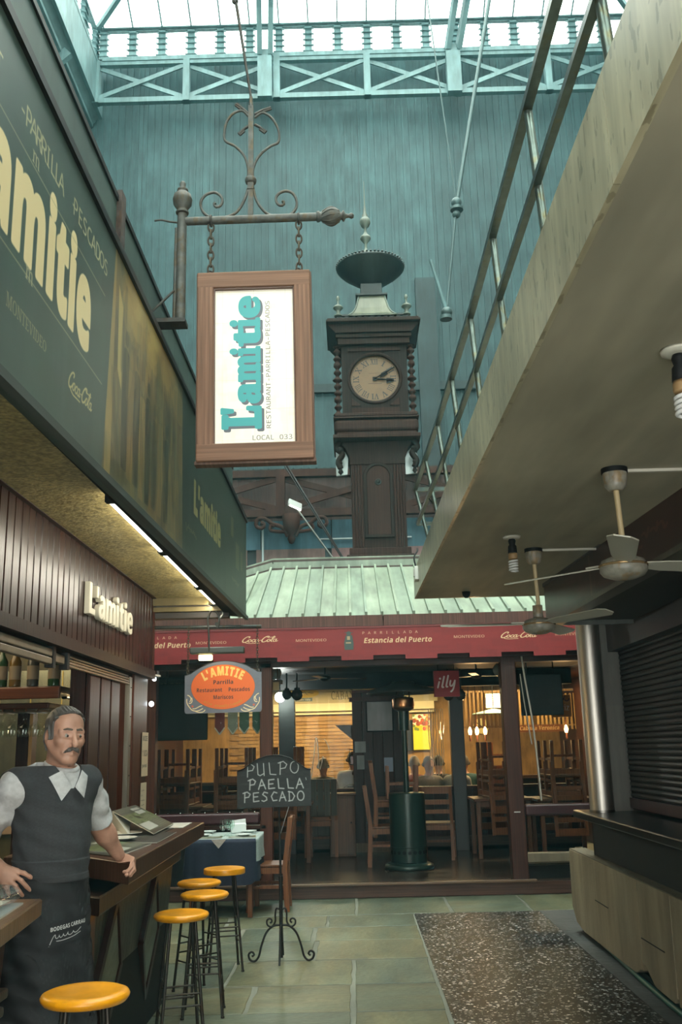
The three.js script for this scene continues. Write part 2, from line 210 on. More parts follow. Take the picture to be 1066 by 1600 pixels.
// floor under everything
struct('floor', [box2(-HX, -0.12, ZF, HX, -0.008, ZB)], M.grout);
{
  // flagstones: [x0, x1, z0 (far), z1 (near)]
  const R = rng(11), stones = [], floor = scene.children[scene.children.length - 1];
  const rows = [[-11.28, -10.2], [-10.2, -9.56], [-9.56, -8.92], [-8.92, -8.14], [-8.14, -7.32], [-7.32, -6.6], [-6.6, -5.8], [-5.8, -5.0]];
  const cuts = [[-2.3, -1.2, 0.0, 0.95, 1.75, 2.5], [-2.3, -1.25, -0.28, 0.56], [-2.3, -1.05, -0.39, 0.56], [-2.3, -1.3, -0.35, 0.56], [-2.3, -0.95, -0.04, 0.56], [-2.3, -1.35, -0.72, -0.04, 0.56], [-2.3, -1.1, -0.04, 0.56], [-2.3, -1.2, -0.3, 0.56]];
  rows.forEach(([z0, z1], r) => { for (let i = 0; i < cuts[r].length - 1; i++) stones.push([cuts[r][i], cuts[r][i + 1], z0, z1]); });
  const mats = [[0.215, 0.21, 0.135], [0.19, 0.20, 0.14], [0.235, 0.22, 0.13], [0.175, 0.195, 0.145], [0.245, 0.225, 0.14]].map((c) => mat({ color: rgb(...c), map: T.stone, roughness: 0.52, roughnessMap: null, bumpMap: T.stoneBump, bumpScale: 0.006 }));
  stones.forEach(([x0, x1, z0, z1], i) => {
    const j = () => 0.012 + R() * 0.016, h = 0.002 * R(), g = new THREE.Shape();
    // a slightly ragged outline
    const ax = x0 + j(), bx = x1 - j(), az = z0 + j(), bz = z1 - j(), P = [], n = 5, wob = () => (R() - 0.5) * 0.014;
    for (let k = 0; k < n; k++) P.push([ax + (bx - ax) * k / n, -(az + wob())]);
    for (let k = 0; k < n; k++) P.push([bx + wob(), -(az + (bz - az) * k / n)]);
    for (let k = 0; k < n; k++) P.push([bx - (bx - ax) * k / n, -(bz + wob())]);
    for (let k = 0; k < n; k++) P.push([ax + wob(), -(bz - (bz - az) * k / n)]);
    const s = prism(P.reverse(), 0.03, 0.004, [0, -0.037 + h, 0], [-Math.PI / 2, 0, 0]);
    const o = obj('paving_stone', s, mats[Math.floor(R() * 5)], floor, R() < 0.5);
  });
  const tz = struct('floor', [box2(0.565, -0.03, -10.2, 1.80, -0.001, -4)], new THREE.MeshPhysicalMaterial({ color: rgb(0.70, 0.71, 0.70), map: T.terrazzo, roughness: 0.36, specularIntensity: 0.22 }));
  struct('trim_1', [box2(1.80, -0.03, -8.85, 1.99, 0.004, -4), box2(1.80, -0.03, -10.2, 2.6, 0.0, -8.85)], mat({ color: rgb(0.085, 0.09, 0.085), map: T.grime, roughness: 0.6, bumpMap: T.stoneBump, bumpScale: 0.006 }));
}
// walls with thickness, roof slopes, glazed lantern
struct('wall_far', [box2(-HX, 0, ZF - 0.3, HX, 17.2, ZF), box2(-6.2, 17.0, ZF - 0.3, 7.6, 18.3, ZF)], mat({ color: rgb(0.05, 0.07, 0.068), map: T.grime, roughness: 0.75 }));
{
  const wf = scene.children[scene.children.length - 1];
  // ribbed sheets: real ridges on the far wall, each sheet a piece
  const sheet = (x0, x1, y0, y1, m, name, pitch = 0.17) => { const gs = []; for (let x = x0 + pitch / 2; x < x1; x += pitch) gs.push(bar([x, y0, ZF + 0.02], [x, y1, ZF + 0.02], 0.045, 0.05, V(0, 0, 1))); gs.push(box2(x0, y0, ZF, x1 - 0.01, y1, ZF + 0.012)); return obj(name, gs, m, wf); };
  const grey = [0.86, 1, 1.12].map((k) => mat({ color: rgb(0.050 * k, 0.115 * k, 0.122 * k), map: T.grime, roughness: 0.7 }));
  const br = [0.9, 1.1].map((k) => mat({ color: rgb(0.16 * k, 0.10 * k, 0.085 * k), map: T.grime, roughness: 0.75 }));
  for (let i = 0; i < 8; i++) { const x0 = -6.5 + i * 1.75; for (const [a, b] of [[7.7, 9.5], [9.62, 18.28]]) sheet(x0, x0 + 1.75, a, b, grey[(i + Math.round(a)) % 3], 'ribbed_sheet'); }
  for (let i = 0; i < 4; i++) sheet(-4.2 + i * 2.1, -2.1 + i * 2.1, 6.5, 7.55, br[i % 2], 'ribbed_board', 0.13);
  const girt = mat({ color: rgb(0.03, 0.06, 0.062), roughness: 0.7, map: T.grime });
  for (const [y, h] of [[7.6, 0.14], [9.56, 0.2]]) obj('girt', box2(-HX, y - h / 2, ZF, HX, y + h / 2, ZF + 0.12), girt, wf);
  for (const x of [1.95, 6.6]) obj('wall_column', [box2(x - 0.23, 7.6, ZF, x + 0.23, 12.2, ZF + 0.2)], girt, wf);
  // painted bands and their panel joints
  const blue = mat({ color: rgb(0.075, 0.20, 0.26), roughness: 0.6, map: T.grime }), pink = mat({ color: rgb(0.36, 0.20, 0.19), roughness: 0.7, map: T.grime }), pinkB = mat({ color: rgb(0.33, 0.21, 0.18), roughness: 0.7, map: T.grime });
  for (const [a, b] of [[-4.4, -1.9], [-1.9, -0.35], [-0.35, 1.9], [1.9, 4.4]]) { obj('blue_panel', box2(a + 0.012, 5.86, ZF, b - 0.012, 6.5, ZF + 0.05), blue, wf); }
  for (const [a, b] of [[-2.0, -0.5], [-0.35, 1.1], [1.25, 4.4], [-4.4, -2.2]]) obj('pink_panel', box2(a, 4.2, ZF, b, 5.86, ZF + 0.06), a < -1 ? pinkB : pink, wf);
  obj('white_pipe', [rod([-1.85, 5.2, ZF + 0.15], [-1.85, 6.5, ZF + 0.15], 0.025), rod([-0.6, 6.05, ZF + 0.13], [1.4, 6.05, ZF + 0.13], 0.018)], mat({ color: rgb(0.5, 0.58, 0.58), roughness: 0.5 }), wf);
}
struct('wall_left', [box2(-HX - 0.3, 0, ZF, -HX, 11.5, ZB)], M.teal);
struct('wall_right', [box2(HX, 0, ZF, HX + 0.3, 11.5, ZB)], M.teal);
struct('wall_back', [box2(-HX, 0, ZB, -1.7, 5.6, ZB + 0.3), box2(2.9, 0, ZB, HX, 5.6, ZB + 0.3), box2(-1.7, 3.7, ZB, 2.9, 5.6, ZB + 0.3), box2(-HX, 12.8, ZB, HX, 17.2, ZB + 0.3), box2(-HX, 5.6, ZB, -6.6, 12.8, ZB + 0.3), box2(6.6, 5.6, ZB, HX, 12.8, ZB + 0.3)], mat({ color: rgb(0.4, 0.4, 0.37), map: T.grime, roughness: 0.8 }));
{
  const rf = struct('roof_slope_left', [hexa([[-HX - 0.3, 11.4, ZB], [-HX - 0.3, 11.4, ZF], [LX0, 16.8, ZF], [LX0, 16.8, ZB]], [0, 0.25, 0])], M.teal);
  // visible purlins and a raking strut under the left slope
  for (let i = 0; i < 6; i++) { const t = i / 5.5, x = LX0 - 0.2 - t * 5, y = 16.65 - t * 5; obj('purlin', bar([x, y, ZF], [x, y, ZB], 0.12, 0.16), M.tealSteel, rf); }
  for (let z = -18; z < 8; z += 4) obj('rafter', bar([LX0, 16.6, z], [-HX, 11.2, z], 0.14, 0.22), M.tealSteel, rf);
  struct('roof_slope_right', [hexa([[LX1, 16.8, ZB], [LX1, 16.8, ZF], [HX + 0.3, 12.2, ZF], [HX + 0.3, 12.2, ZB]], [0, 0.25, 0])], M.teal);
  // gable pieces that close the slopes
}
for (let i = 0; i < 6; i++) { const w = struct('window_' + (40 + i), [box2(-6.6 + i * 2.2, 5.6, ZB + 0.1, -6.5 + i * 2.2, 12.8, ZB + 0.2), box2(-6.6 + i * 2.2, 9.15, ZB + 0.1, -4.4 + i * 2.2, 9.25, ZB + 0.2)], M.tealSteel); mesh('pane', new THREE.BoxGeometry(2.1, 7.2, 0.01), M.glass, w).position.set(-5.5 + i * 2.2, 9.2, ZB + 0.15); }
// trussed beam that carries the lantern, right round
function xTruss(name, label, x0, x1, n, y0, y1, z, m, w, parts = {}) {
  const t = thing(name, label, 'roof truss', [0, 0, 0]);
  obj('top_chord', box2(x0, y1 - w, z - w / 2, x1, y1, z + w / 2), m, t);
  obj('bottom_chord', box2(x0, y0, z - w / 2, x1, y0 + w, z + w / 2), m, t);
  const d = (x1 - x0) / n;
  for (let i = 0; i <= n; i++) obj('upright', box2(x0 + i * d - w * 0.6, y0, z - w * 0.7, x0 + i * d + w * 0.6, y1, z + w * 0.7), m, t);
  for (let i = 0; i < n; i++) { const a = x0 + i * d, b = a + d; obj('brace', bar([a, y0 + w, z + 0.02], [b, y1 - w, z + 0.02], w * 0.3, w * 0.85), m, t); obj('brace', bar([a, y1 - w, z - 0.03], [b, y0 + w, z - 0.03], w * 0.3, w * 0.85), m, t); }
  return t;
}
xTruss('lantern_truss', 'pale teal cross-braced steel truss under the row of clerestory windows', -5.79, 7.3, 6, 16.78, 17.95, -20, M.tealSteel, 0.13);
xTruss('timber_truss', 'dark red-brown cross-braced timber truss across the far wall behind the clock', -4.0, 3.7, 3, 6.5, 7.55, -20.2, M.brownSteel, 0.16);
{
  // scrolled bracket under the brown truss
  const t = thing('truss_bracket', 'scrolled red-brown iron bracket under the middle upright of the brown truss', 'bracket', [-1.2, 6.5, -20.1]);
  obj('pendant', lathe([[0.0, -0.62], [0.05, -0.6], [0.09, -0.5], [0.06, -0.42], [0.17, -0.3], [0.2, 0.02], [0, 0.02]], 12), M.brownSteel, t);
  for (const s of [-1, 1]) { obj('scroll', tube([[s * 0.08, -0.45, 0], [s * 0.2, -0.25, 0], [s * 0.42, -0.16, 0], [s * 0.55, -0.06, 0], [s * 0.72, -0.06, 0], [s * 0.76, -0.2, 0], [s * 0.64, -0.26, 0], [s * 0.58, -0.17, 0], [s * 0.66, -0.14, 0]], 0.045, 32, 6), M.brownSteel, t); obj('scroll', tube([[s * 0.1, -0.35, 0], [s * 0.3, -0.34, 0], [s * 0.46, -0.3, 0], [s * 0.44, -0.2, 0], [s * 0.36, -0.22, 0]], 0.04, 20, 6), M.brownSteel, t); }
  const w = thing('truss_bracket', 'red-brown scrolled iron bracket half hidden behind the far balcony rail', 'bracket', [2.95, 6.5, -20.1]);
  t.children.forEach((c) => { const k = c.clone(); w.add(k); });
}
// clerestory windows: bays with louvre jambs, sill, glass
{
  const y0 = 17.98, y1 = 18.82, z = -20, pitch = 0.716, jm = M.tealSteel;
  const g = merge([box2(-0.085, y0, -0.05, 0.085, y1, 0.05), ...[0, 1, 2, 3, 4].map((k) => box(0.27, 0.02, 0.16, 0, y0 + 0.12 + k * 0.16, 0.02, 0.5, 0, 0)), box2(-0.09, y0, -0.02, 0.09, y0 + 0.1, 0.07)]);
  const pane = new THREE.BoxGeometry(pitch - 0.14, y1 - y0 - 0.1, 0.006), sill = merge([box2(-pitch / 2, y0 - 0.06, -0.08, pitch / 2, y0 + 0.05, 0.09)]), head = merge([box2(-pitch / 2, y1 - 0.03, -0.05, pitch / 2, y1 + 0.05, 0.05)]);
  for (let i = 0; i < 18; i++) { const x = -5.3 + i * pitch, w = struct('window_' + (i + 1)); w.position.set(x, 0, z); mesh('louvre_jamb', g, jm, w).position.x = pitch / 2; if (!i) mesh('louvre_jamb', g, jm, w).position.x = -pitch / 2; mesh('sill', sill, jm, w); mesh('head', head, jm, w); const p = mesh('pane', pane, M.glass, w); p.position.y = (y0 + y1) / 2; }
  // the left flank of the lantern, the same louvred bays turned along the hall
  for (let i = 0; i < 14; i++) { const w = struct('window_' + (19 + i)); w.position.set(LX0, 0, -19.5 + i * pitch * 1.4); w.rotation.y = Math.PI / 2; w.scale.x = 1.4; mesh('louvre_jamb', g, jm, w).position.x = pitch / 2; mesh('sill', sill, jm, w); mesh('head', head, jm, w); const p = mesh('pane', pane, M.glass, w); p.position.y = (y0 + y1) / 2; }
  struct('trim_2', [box2(LX0 - 0.08, 16.8, ZF, LX0 + 0.08, 17.95, ZB), box2(LX1 - 0.08, 16.8, ZF, LX1 + 0.08, 18.9, ZB), box2(LX0, 16.9, ZF - 0.3, LX1, 17.1, ZF)], M.tealSteel);
  // hipped glass roof: bars and panes of the far hip, panes of the long slopes
  const ridgeY = 21.9, hz = -13.6, mid = (LX0 + LX1) / 2, roof = struct('lantern_roof', [bar([LX0, 18.85, -20], [mid, ridgeY, hz], 0.1, 0.14), bar([LX1, 18.85, -20], [mid, ridgeY, hz], 0.1, 0.14), bar([mid, ridgeY, hz], [mid, ridgeY, ZB], 0.1, 0.16), box2(LX0, 18.8, -20.05, LX1, 18.9, -19.95)], jm);
  const up = (x) => { const t = 1 - Math.abs(x - mid) / (mid - LX0); return clamp(t, 0, 1); };
  for (let i = 0; i < 18; i++) { const xa = -5.66 + i * pitch, xb = xa + pitch, ta = up(xa), tb = up(xb), A = [xa, 18.87 + (ridgeY - 18.87) * ta, -20 + (hz + 20) * ta], B = [xb, 18.87 + (ridgeY - 18.87) * tb, -20 + (hz + 20) * tb];
    if (ta > 0.02) obj('glazing_bar', bar([xa, 18.87, -20], A, 0.03, 0.05), jm, roof);
    const g2 = hexa([[xa, 18.9, -20], [xb, 18.9, -20], [B[0], B[1] + 0.03, B[2]], [A[0], A[1] + 0.03, A[2]]], [0, 0.006, 0]); mesh('pane', g2, M.glass, roof); }
  for (let k = 0; k < 14; k++) { const za = -20 + k * 2.2, zb = za + 2.2, f = (zz) => clamp((zz + 20) / (hz + 20), 0, 1), fa = f(za), fb = f(zb);
    for (const s of [LX0, LX1]) { const P = (zz, ff) => [s + (mid - s) * ff, 18.87 + (ridgeY - 18.87) * ff, zz]; mesh('pane', hexa([[s, 18.87, za], [s, 18.87, zb], P(zb, fb), P(za, fa)], [0, 0.006, 0]), M.glass, roof); obj('glazing_bar', bar([s, 18.87, zb], P(zb, fb), 0.04, 0.06), jm, roof); } }
}
// lantern posts that rise from the far truss
for (const [x, x2, lab] of [[-1.7, -1.6, 'pale teal steel post rising from the far truss behind the wrought-iron scroll'], [2.83, 3.15, 'pale teal steel post rising from the far truss near the balcony rail']]) {
  const t = thing('lantern_post', lab, 'post', [0, 0, 0]);
  obj('post', [box2(x - 0.17, 16.7, -19.95, x + 0.17, 18.0, -19.75)], M.tealSteel, t);
  obj('raking_post', [bar([x - 0.12, 17.9, -19.8], [x2 - 0.12, 19.6, -18.4], 0.12, 0.2), bar([x + 0.14, 17.9, -19.8], [x2 + 0.18, 19.6, -18.4], 0.12, 0.2)], M.tealSteel, t);
}
// hanging rods and their couplings
{
  const steel = mat({ color: rgb(0.07, 0.11, 0.11), roughness: 0.5, metalness: 0.4 });
  const t = thing('tie_rod', 'long grey rod hanging in the hall with two knuckle joints, beyond the balcony rail', 'rod');
  obj('rod', [rod([3.85, 20.0, -14.5], [1.98, 10.45, -14.5], 0.034), rod([1.98, 10.45, -14.5], [1.72, 8.55, -14.5], 0.022)], steel, t);
  obj('coupling', [ball(0.09, 1.98, 10.5, -14.5), cyl(0.11, 0.05, 1.98, 10.38, -14.5), ball(0.07, 1.97, 10.28, -14.5)], steel, t);
  obj('coupling', [ball(0.09, 1.72, 8.5, -14.5), cyl(0.1, 0.06, 1.7, 8.4, -14.5)], steel, t);
  obj('branch_rod', [rod([1.5, 9.45, -14.5], [1.72, 8.5, -14.5], 0.03)], M.tealSteel, t);
  obj('thin_rod', [rod([1.3, 19.5, -14.5], [1.98, 10.5, -14.5], 0.012)], steel, t);
}
// ---------- left shop: awning, sign board, boarded fascia, bar ----------
{
  const greenBoard = mat({ color: rgb(0.055, 0.085, 0.066), roughness: 0.5, map: T.grime });
  const lip = new THREE.MeshPhysicalMaterial({ color: rgb(0.020, 0.021, 0.019), roughness: 0.75, map: T.grime, specularIntensity: 0.35 });
  // the long printed sign board of the awning
  const zf = -8.6, zn = -0.6, yb = (z) => 2.575 + (z + 1) * (-0.0256) * 1.0, yt = 3.65;
  const print = canvasTex(2048, 320, (x, w, h) => drawAwning(x, w, h));
  const aw = thing('awning_board', 'long dark green sign board of the left stall with cream lettering and a sepia picture', 'signboard');
  const m1 = mesh('printed_face', hexa([[-0.93, yb(zn), zn], [-0.93, yb(zf), zf], [-0.93, yt, zf], [-0.93, yt, zn]], [-0.06, 0, 0]), [mat({ color: 0xffffff, map: print, roughness: 0.42 }), greenBoard], aw);
  obj('top_rail', [box2(-1.0, 3.64, zf, -0.915, 3.675, zn)], M.blackIron, aw);
  obj('bottom_rail', [bar([-0.925, yb(zf) - 0.01, zf], [-0.925, yb(zn) - 0.01, zn], 0.03, 0.03)], mat({ color: rgb(0.05, 0.06, 0.05), roughness: 0.6 }), aw);
  const up = obj('upper_board', [box2(-1.075, 3.6, zf + 0.02, -1.055, 4.16, zn)], mat({ color: rgb(0.075, 0.12, 0.10), roughness: 0.55, map: T.grime }), aw);
  obj('upper_trim', [box2(-1.09, 4.15, zf + 0.02, -1.045, 4.178, zn)], M.blackIron, aw);
  obj('fixing_plate', [box2(-1.055, 3.88, -4.14, -1.03, 4.21, -4.06)], mat({ color: rgb(0.10, 0.07, 0.06), roughness: 0.8, map: T.rust }), aw);
  // soffit, black lip, deck over the awning
  struct('awning_lip', [hexa([[-0.93, yb(zn), zn], [-1.0, 2.60, zn], [-1.055, 2.712, -4.7], [-0.93, yb(-4.7), -4.7]], [0.0, 0.015, 0]), hexa([[-0.93, yb(-4.7), -4.7], [-1.055, 2.712, -4.7], [-1.10, 2.785, zf], [-0.93, yb(zf), zf]], [0.0, 0.015, 0]), hexa([[-0.99, yb(zn) + 0.03, zn], [-0.99, yb(zf) + 0.03, zf], [-0.99, 3.6, zf], [-0.99, 3.6, zn]], [-0.02, 0, 0])], lip);
  const gold = mat({ color: rgb(0.50, 0.40, 0.17), roughness: 0.42, map: T.stuccoTint, bumpMap: T.stucco, bumpScale: 0.004 });
  const sf = struct('awning_soffit', [box2(-1.75, 2.905, -8.25, -1.05, 2.95, 0)], gold);
  struct('awning_roof', [box2(-4.8, 3.35, zf, -0.99, 3.45, 1.7)], lip);
  struct('awning_end', [box2(-1.75, 2.84, -8.42, -1.0, 2.96, -8.25), box2(-1.75, 2.79, -8.40, -1.08, 2.83, -8.28)], mat({ color: rgb(0.34, 0.26, 0.10), roughness: 0.5, map: T.grime }));
  struct('trim_3', [box2(-1.75, 2.83, -8.41, -1.06, 2.845, -8.27), box2(-1.75, 2.735, -8.41, -1.05, 2.785, -8.3)], mat({ color: rgb(0.05, 0.04, 0.03), roughness: 0.6 }));
  // tubes along the lip
  const tubeM = mat({ color: 0xffffff, emissive: rgb(1, 0.97, 0.86), emissiveIntensity: 4.5, roughness: 0.4 });
  const L = [[-4.72, -5.99, 'nearest and longest of the three lit fluorescent tubes under the awning'], [-6.08, -7.36, 'middle one of the three lit fluorescent tubes under the awning'], [-7.47, -8.62, 'farthest lit fluorescent tube under the awning, by the hanging orange sign']];
  for (const [a, b, lab] of L) {
    const t = thing('fluorescent_tube', lab, 'lamp', [-1.168, 2.86, 0], 0, 'fluorescent tubes under the left awning');
    const tx = (z) => -0.036 * (z + 8.6) / 3.9; obj('tube', rod([tx(a), 0, a + 0.03], [tx(b), 0, b - 0.03], 0.018, 0.018, 14), tubeM, t);
    obj('holder', box2(tx(a) - 0.02, -0.02, a - 0.01, tx(a) + 0.02, 0.045, a + 0.035), M.black, t); obj('holder', box2(tx(b) - 0.02, -0.02, b - 0.035, tx(b) + 0.02, 0.045, b + 0.01), M.black, t);
    for (const k of [0.25, 0.75]) { const l = new THREE.RectAreaLight(rgb(1, 0.94, 0.80), 38, (a - b) / 2, 0.04); l.name = 'tube_light'; l.position.set(-1.21, 2.835, a + (b - a) * k); l.lookAt(-1.55, 2.2, a + (b - a) * k); scene.add(l);
      const l2 = new THREE.RectAreaLight(rgb(1, 0.93, 0.70), 16, (a - b) / 2, 0.03); l2.name = 'tube_light'; l2.position.set(-1.22, 2.85, a + (b - a) * k); l2.lookAt(-1.6, 2.905, a + (b - a) * k); scene.add(l2); }
  }
  // boarded fascia of separate planks
  const fas = struct('wall_left_fascia', [box2(-1.84, 2.28, -8.28, -1.725, 2.93, -1)], M.darkWood);
  const pm = [[0.066, 0.025, 0.014], [0.054, 0.019, 0.011], [0.078, 0.027, 0.015], [0.052, 0.020, 0.013]].map((c) => wood(rgb(...c), 0.30));
  const R = rng(4); let z = -8.28; const pg = [0, 1, 2].map((k) => prism([[-0.052, 0], [0.052, 0], [0.052, 0.018], [0.045, 0.025], [-0.045, 0.025], [-0.052, 0.018]], 0.64, 0));
  const planks = [0, 1, 2, 3].map(() => merge([xf(prism([[-0.052, 0], [0.052, 0], [0.052, 0.018], [0.045, 0.025], [-0.045, 0.025], [-0.052, 0.018]], 0.64, 0), [0, 0, 0], [-Math.PI / 2, 0, 0])]));
  planks.forEach((g, i) => { g.applyMatrix4(new THREE.Matrix4().makeRotationY(-Math.PI / 2)); const uv = g.attributes.uv; for (let k = 0; k < uv.count; k++) uv.setX(k, uv.getX(k) + i * 0.13); });
  while (z < -1.2) { const p = mesh('plank', planks[Math.floor(R() * 4)], pm[Math.floor(R() * 4)], fas); p.position.set(-1.725 + (R() - 0.5) * 0.003, 2.285, z + 0.056); z += 0.11; }
  obj('end_board', [box2(-1.84, 2.27, -8.31, -1.69, 2.94, -8.285)], M.redWood, fas);
  struct('trim_4', [box2(-1.76, 2.215, -8.3, -1.675, 2.285, -1), box2(-1.72, 2.93, -8.25, -1.67, 2.90, -1)], wood(rgb(0.07, 0.032, 0.022), 0.4));
}
// ---------- right side: balcony slab, rail, shop front ----------
{
  const trav = mat({ color: rgb(0.50, 0.47, 0.37), map: T.travertine, roughness: 0.28, bumpMap: T.grime, bumpScale: 0.002 });
  const travs = [1, 0.9, 1.07].map((k) => mat({ color: rgb(0.64 * k, 0.60 * k, 0.46 * k), map: T.travertine, roughness: 0.3 }));
  const paint = mat({ color: rgb(0.58, 0.52, 0.37), map: re(T.grime, 3, 3), roughness: 0.6 });
  const yb = (z) => 2.69 + (z + 1) * (-0.0197), yt = (z) => 2.965 + (z + 1) * (-0.0135), ze = -8.12;
  const slab = struct('ceiling_right', [hexa([[0.575, yb(1.7), 1.7], [4.5, yb(1.7), 1.7], [4.5, yb(ze), ze], [0.575, yb(ze), ze]], [0, 0.2, 0])], paint);
  const zs = [1.2, 0.1, -0.9, -1.75, -2.6, -3.35, -4.15, -5.0, -5.8, -6.6, -7.4, ze];
  for (let i = 0; i < zs.length - 1; i++) { const a = zs[i], b = zs[i + 1] + (i < zs.length - 2 ? 0.003 : 0); mesh('stone_panel', hexaUV([[0.56, yb(a), a], [0.56, yb(b), b], [0.56, yt(b), b], [0.56, yt(a), a]], [0.016, 0, 0]), travs[i % 3], slab); }
  mesh('end_panel', hexaUV([[4.5, yb(ze), ze - 0.04], [0.56, yb(ze), ze - 0.04], [0.56, yt(ze), ze - 0.04], [4.5, yt(ze), ze - 0.04]], [0, 0, 0.04]), travs[1], slab);
  obj('deck', [hexa([[0.6, yt(ze) - 0.06, ze], [0.6, yt(1.7) - 0.06, 1.7], [4.5, yt(1.7) - 0.06, 1.7], [4.5, yt(ze) - 0.06, ze]], [0, 0.03, 0])], paint, slab);
  // rail: square tube, two runs, posts, return at the far end
  const rm = mat({ color: rgb(0.085, 0.115, 0.105), roughness: 0.30, metalness: 0.75, map: T.rust });
  const pm = mat({ color: rgb(0.30, 0.36, 0.32), roughness: 0.32, metalness: 0.8, map: T.rust });
  const rail = thing('balcony_rail', 'dark green square-tube handrail with two rails along the edge of the stone balcony', 'railing');
  const rp = [[0.56, 3.41, 1.0], [0.56, 3.42, -2.46], [0.56, 3.42, -3.8], [0.54, 3.42, -5.2], [0.50, 3.42, -6.75]], mp = rp.map(([x, y, z]) => [x + 0.008, y - 0.255, z]);
  const xAt = (z) => { for (let i = 0; i < rp.length - 1; i++) if (z <= rp[i][2] && z >= rp[i + 1][2]) { const t = (z - rp[i][2]) / (rp[i + 1][2] - rp[i][2]); return rp[i][0] + t * (rp[i + 1][0] - rp[i][0]); } return 0.5; };
  for (let i = 0; i < rp.length - 1; i++) { obj('top_rail', bar(rp[i], rp[i + 1], 0.028, 0.026), rm, rail); obj('middle_rail', bar(mp[i], mp[i + 1], 0.022, 0.022), rm, rail); }
  for (const z of [-1.05, -1.76, -2.47, -3.2, -3.88, -4.6, -5.3, -6.0, -6.74]) obj('post', [rod([xAt(z) + 0.004, 3.41, z], [0.585, yt(z) - 0.02, z + 0.01], 0.013, 0.013, 12)], pm, rail);
  for (const z of [-1.76, -3.2, -4.6, -6.0]) obj('strut', rod([xAt(z) + 0.01, 3.16, z], [0.66, yt(z) - 0.02, z - 0.1], 0.006, 0.006, 6), rm, rail);
  obj('return_rail', [bar([0.5, 3.42, -6.76], [0.78, 3.42, -6.76], 0.028), bar([0.505, 3.165, -6.76], [0.66, 3.165, -6.76], 0.024), rod([0.78, 3.43, -6.76], [0.78, 3.0, -6.76], 0.013)], rm, rail);
  // white junction box at the slab's far corner
  const jb = thing('junction_box', 'small white switch box with a cable at the far corner of the stone balcony edge', 'switch box', [0.545, 2.93, -7.62]);
  obj('case', rbox(0.03, 0.11, 0.13, 0, 0.02, 0, 0.006), mat({ color: rgb(0.75, 0.78, 0.72), roughness: 0.4 }), jb);
  obj('switch', rbox(0.02, 0.07, 0.05, -0.012, 0.03, 0.01, 0.004), mat({ color: rgb(0.6, 0.6, 0.55), roughness: 0.4 }), jb);
  obj('cable', tube([[0.0, 0.07, 0], [-0.01, 0.16, -0.02], [0.02, 0.22, -0.08], [0.03, 0.26, -0.15]], 0.007, 12, 6), M.black, jb);

  // compact fluorescent lamps in black holders
  const bulb = (label, x, z) => {
    const t = thing('spiral_bulb', label, 'lamp', [x, yb(z), z], 0);
    obj('rose', lathe([[0, 0], [0.052, 0], [0.05, -0.012], [0.03, -0.018], [0, -0.018]], 24), mat({ color: rgb(0.5, 0.48, 0.4), roughness: 0.5 }), t);
    obj('holder', lathe([[0, -0.015], [0.018, -0.018], [0.022, -0.03], [0.017, -0.05], [0.024, -0.06], [0.027, -0.1], [0, -0.1]], 18), M.black, t);
    obj('base', lathe([[0, -0.1], [0.024, -0.1], [0.027, -0.112], [0.027, -0.13], [0.022, -0.138], [0, -0.138]], 18), mat({ color: rgb(0.32, 0.2, 0.09), roughness: 0.5 }), t);
    const p = []; for (let i = 0; i <= 90; i++) { const a = i / 90 * Math.PI * 2 * 4.2; p.push([0.022 * Math.cos(a), -0.145 - 0.065 * i / 90, 0.022 * Math.sin(a)]); }
    obj('spiral_tube', tube(p, 0.0068, 140, 8), mat({ color: rgb(0.62, 0.62, 0.60), roughness: 0.25 }), t);
  };
  bulb('nearest unlit spiral bulb in a black holder on the ceiling, cut by the picture edge', 0.99, -2.65);
  bulb('unlit spiral bulb hanging in a black holder left of the farther ceiling fan', 0.955, -5.47);
  { const t = thing('ceiling_socket', 'small dark empty lamp socket on the far edge of the ceiling', 'lamp', [0.96, yb(-7.8), -7.8]); obj('socket', lathe([[0, 0], [0.035, 0], [0.03, -0.03], [0.014, -0.05], [0, -0.05]], 16), M.black, t); }

  // ceiling fans
  const white = mat({ color: rgb(0.46, 0.43, 0.35), roughness: 0.38, map: T.rust }), cream = mat({ color: rgb(0.52, 0.40, 0.22), roughness: 0.4 }), grey = mat({ color: rgb(0.42, 0.40, 0.33), roughness: 0.35, metalness: 0.1 });
  const fan = (label, x, z, hub, angles) => {
    const t = thing('ceiling_fan', label, 'ceiling fan', [x, 0, z]); const c = yb(z);
    obj('canopy', lathe([[0, c], [0.05, c], [0.052, c - 0.03], [0.046, c - 0.08], [0.03, c - 0.1], [0.012, c - 0.1]], 24), white, t);
    obj('canopy_ring', [cyl(0.056, 0.022, 0, c - 0.011, 0, 20)], M.black, t);
    obj('down_rod', rod([0, c - 0.09, 0], [0.008, hub + 0.08, 0], 0.0125), cream, t);
    obj('coupling_cup', lathe([[0.013, hub + 0.13], [0.03, hub + 0.13], [0.032, hub + 0.06], [0.02, hub + 0.05]], 20), white, t);
    obj('motor', lathe([[0, hub + 0.06], [0.05, hub + 0.05], [0.088, hub + 0.035], [0.098, hub + 0.015], [0.098, hub - 0.012], [0.085, hub - 0.03], [0.045, hub - 0.045], [0, hub - 0.05]], 36), white, t);
    obj('motor_band', [torus(0.097, 0.006, [0, hub + 0.012, 0], [Math.PI / 2, 0, 0], 6, 36)], mat({ color: rgb(0.45, 0.3, 0.15), roughness: 0.25, metalness: 0.7 }), t);
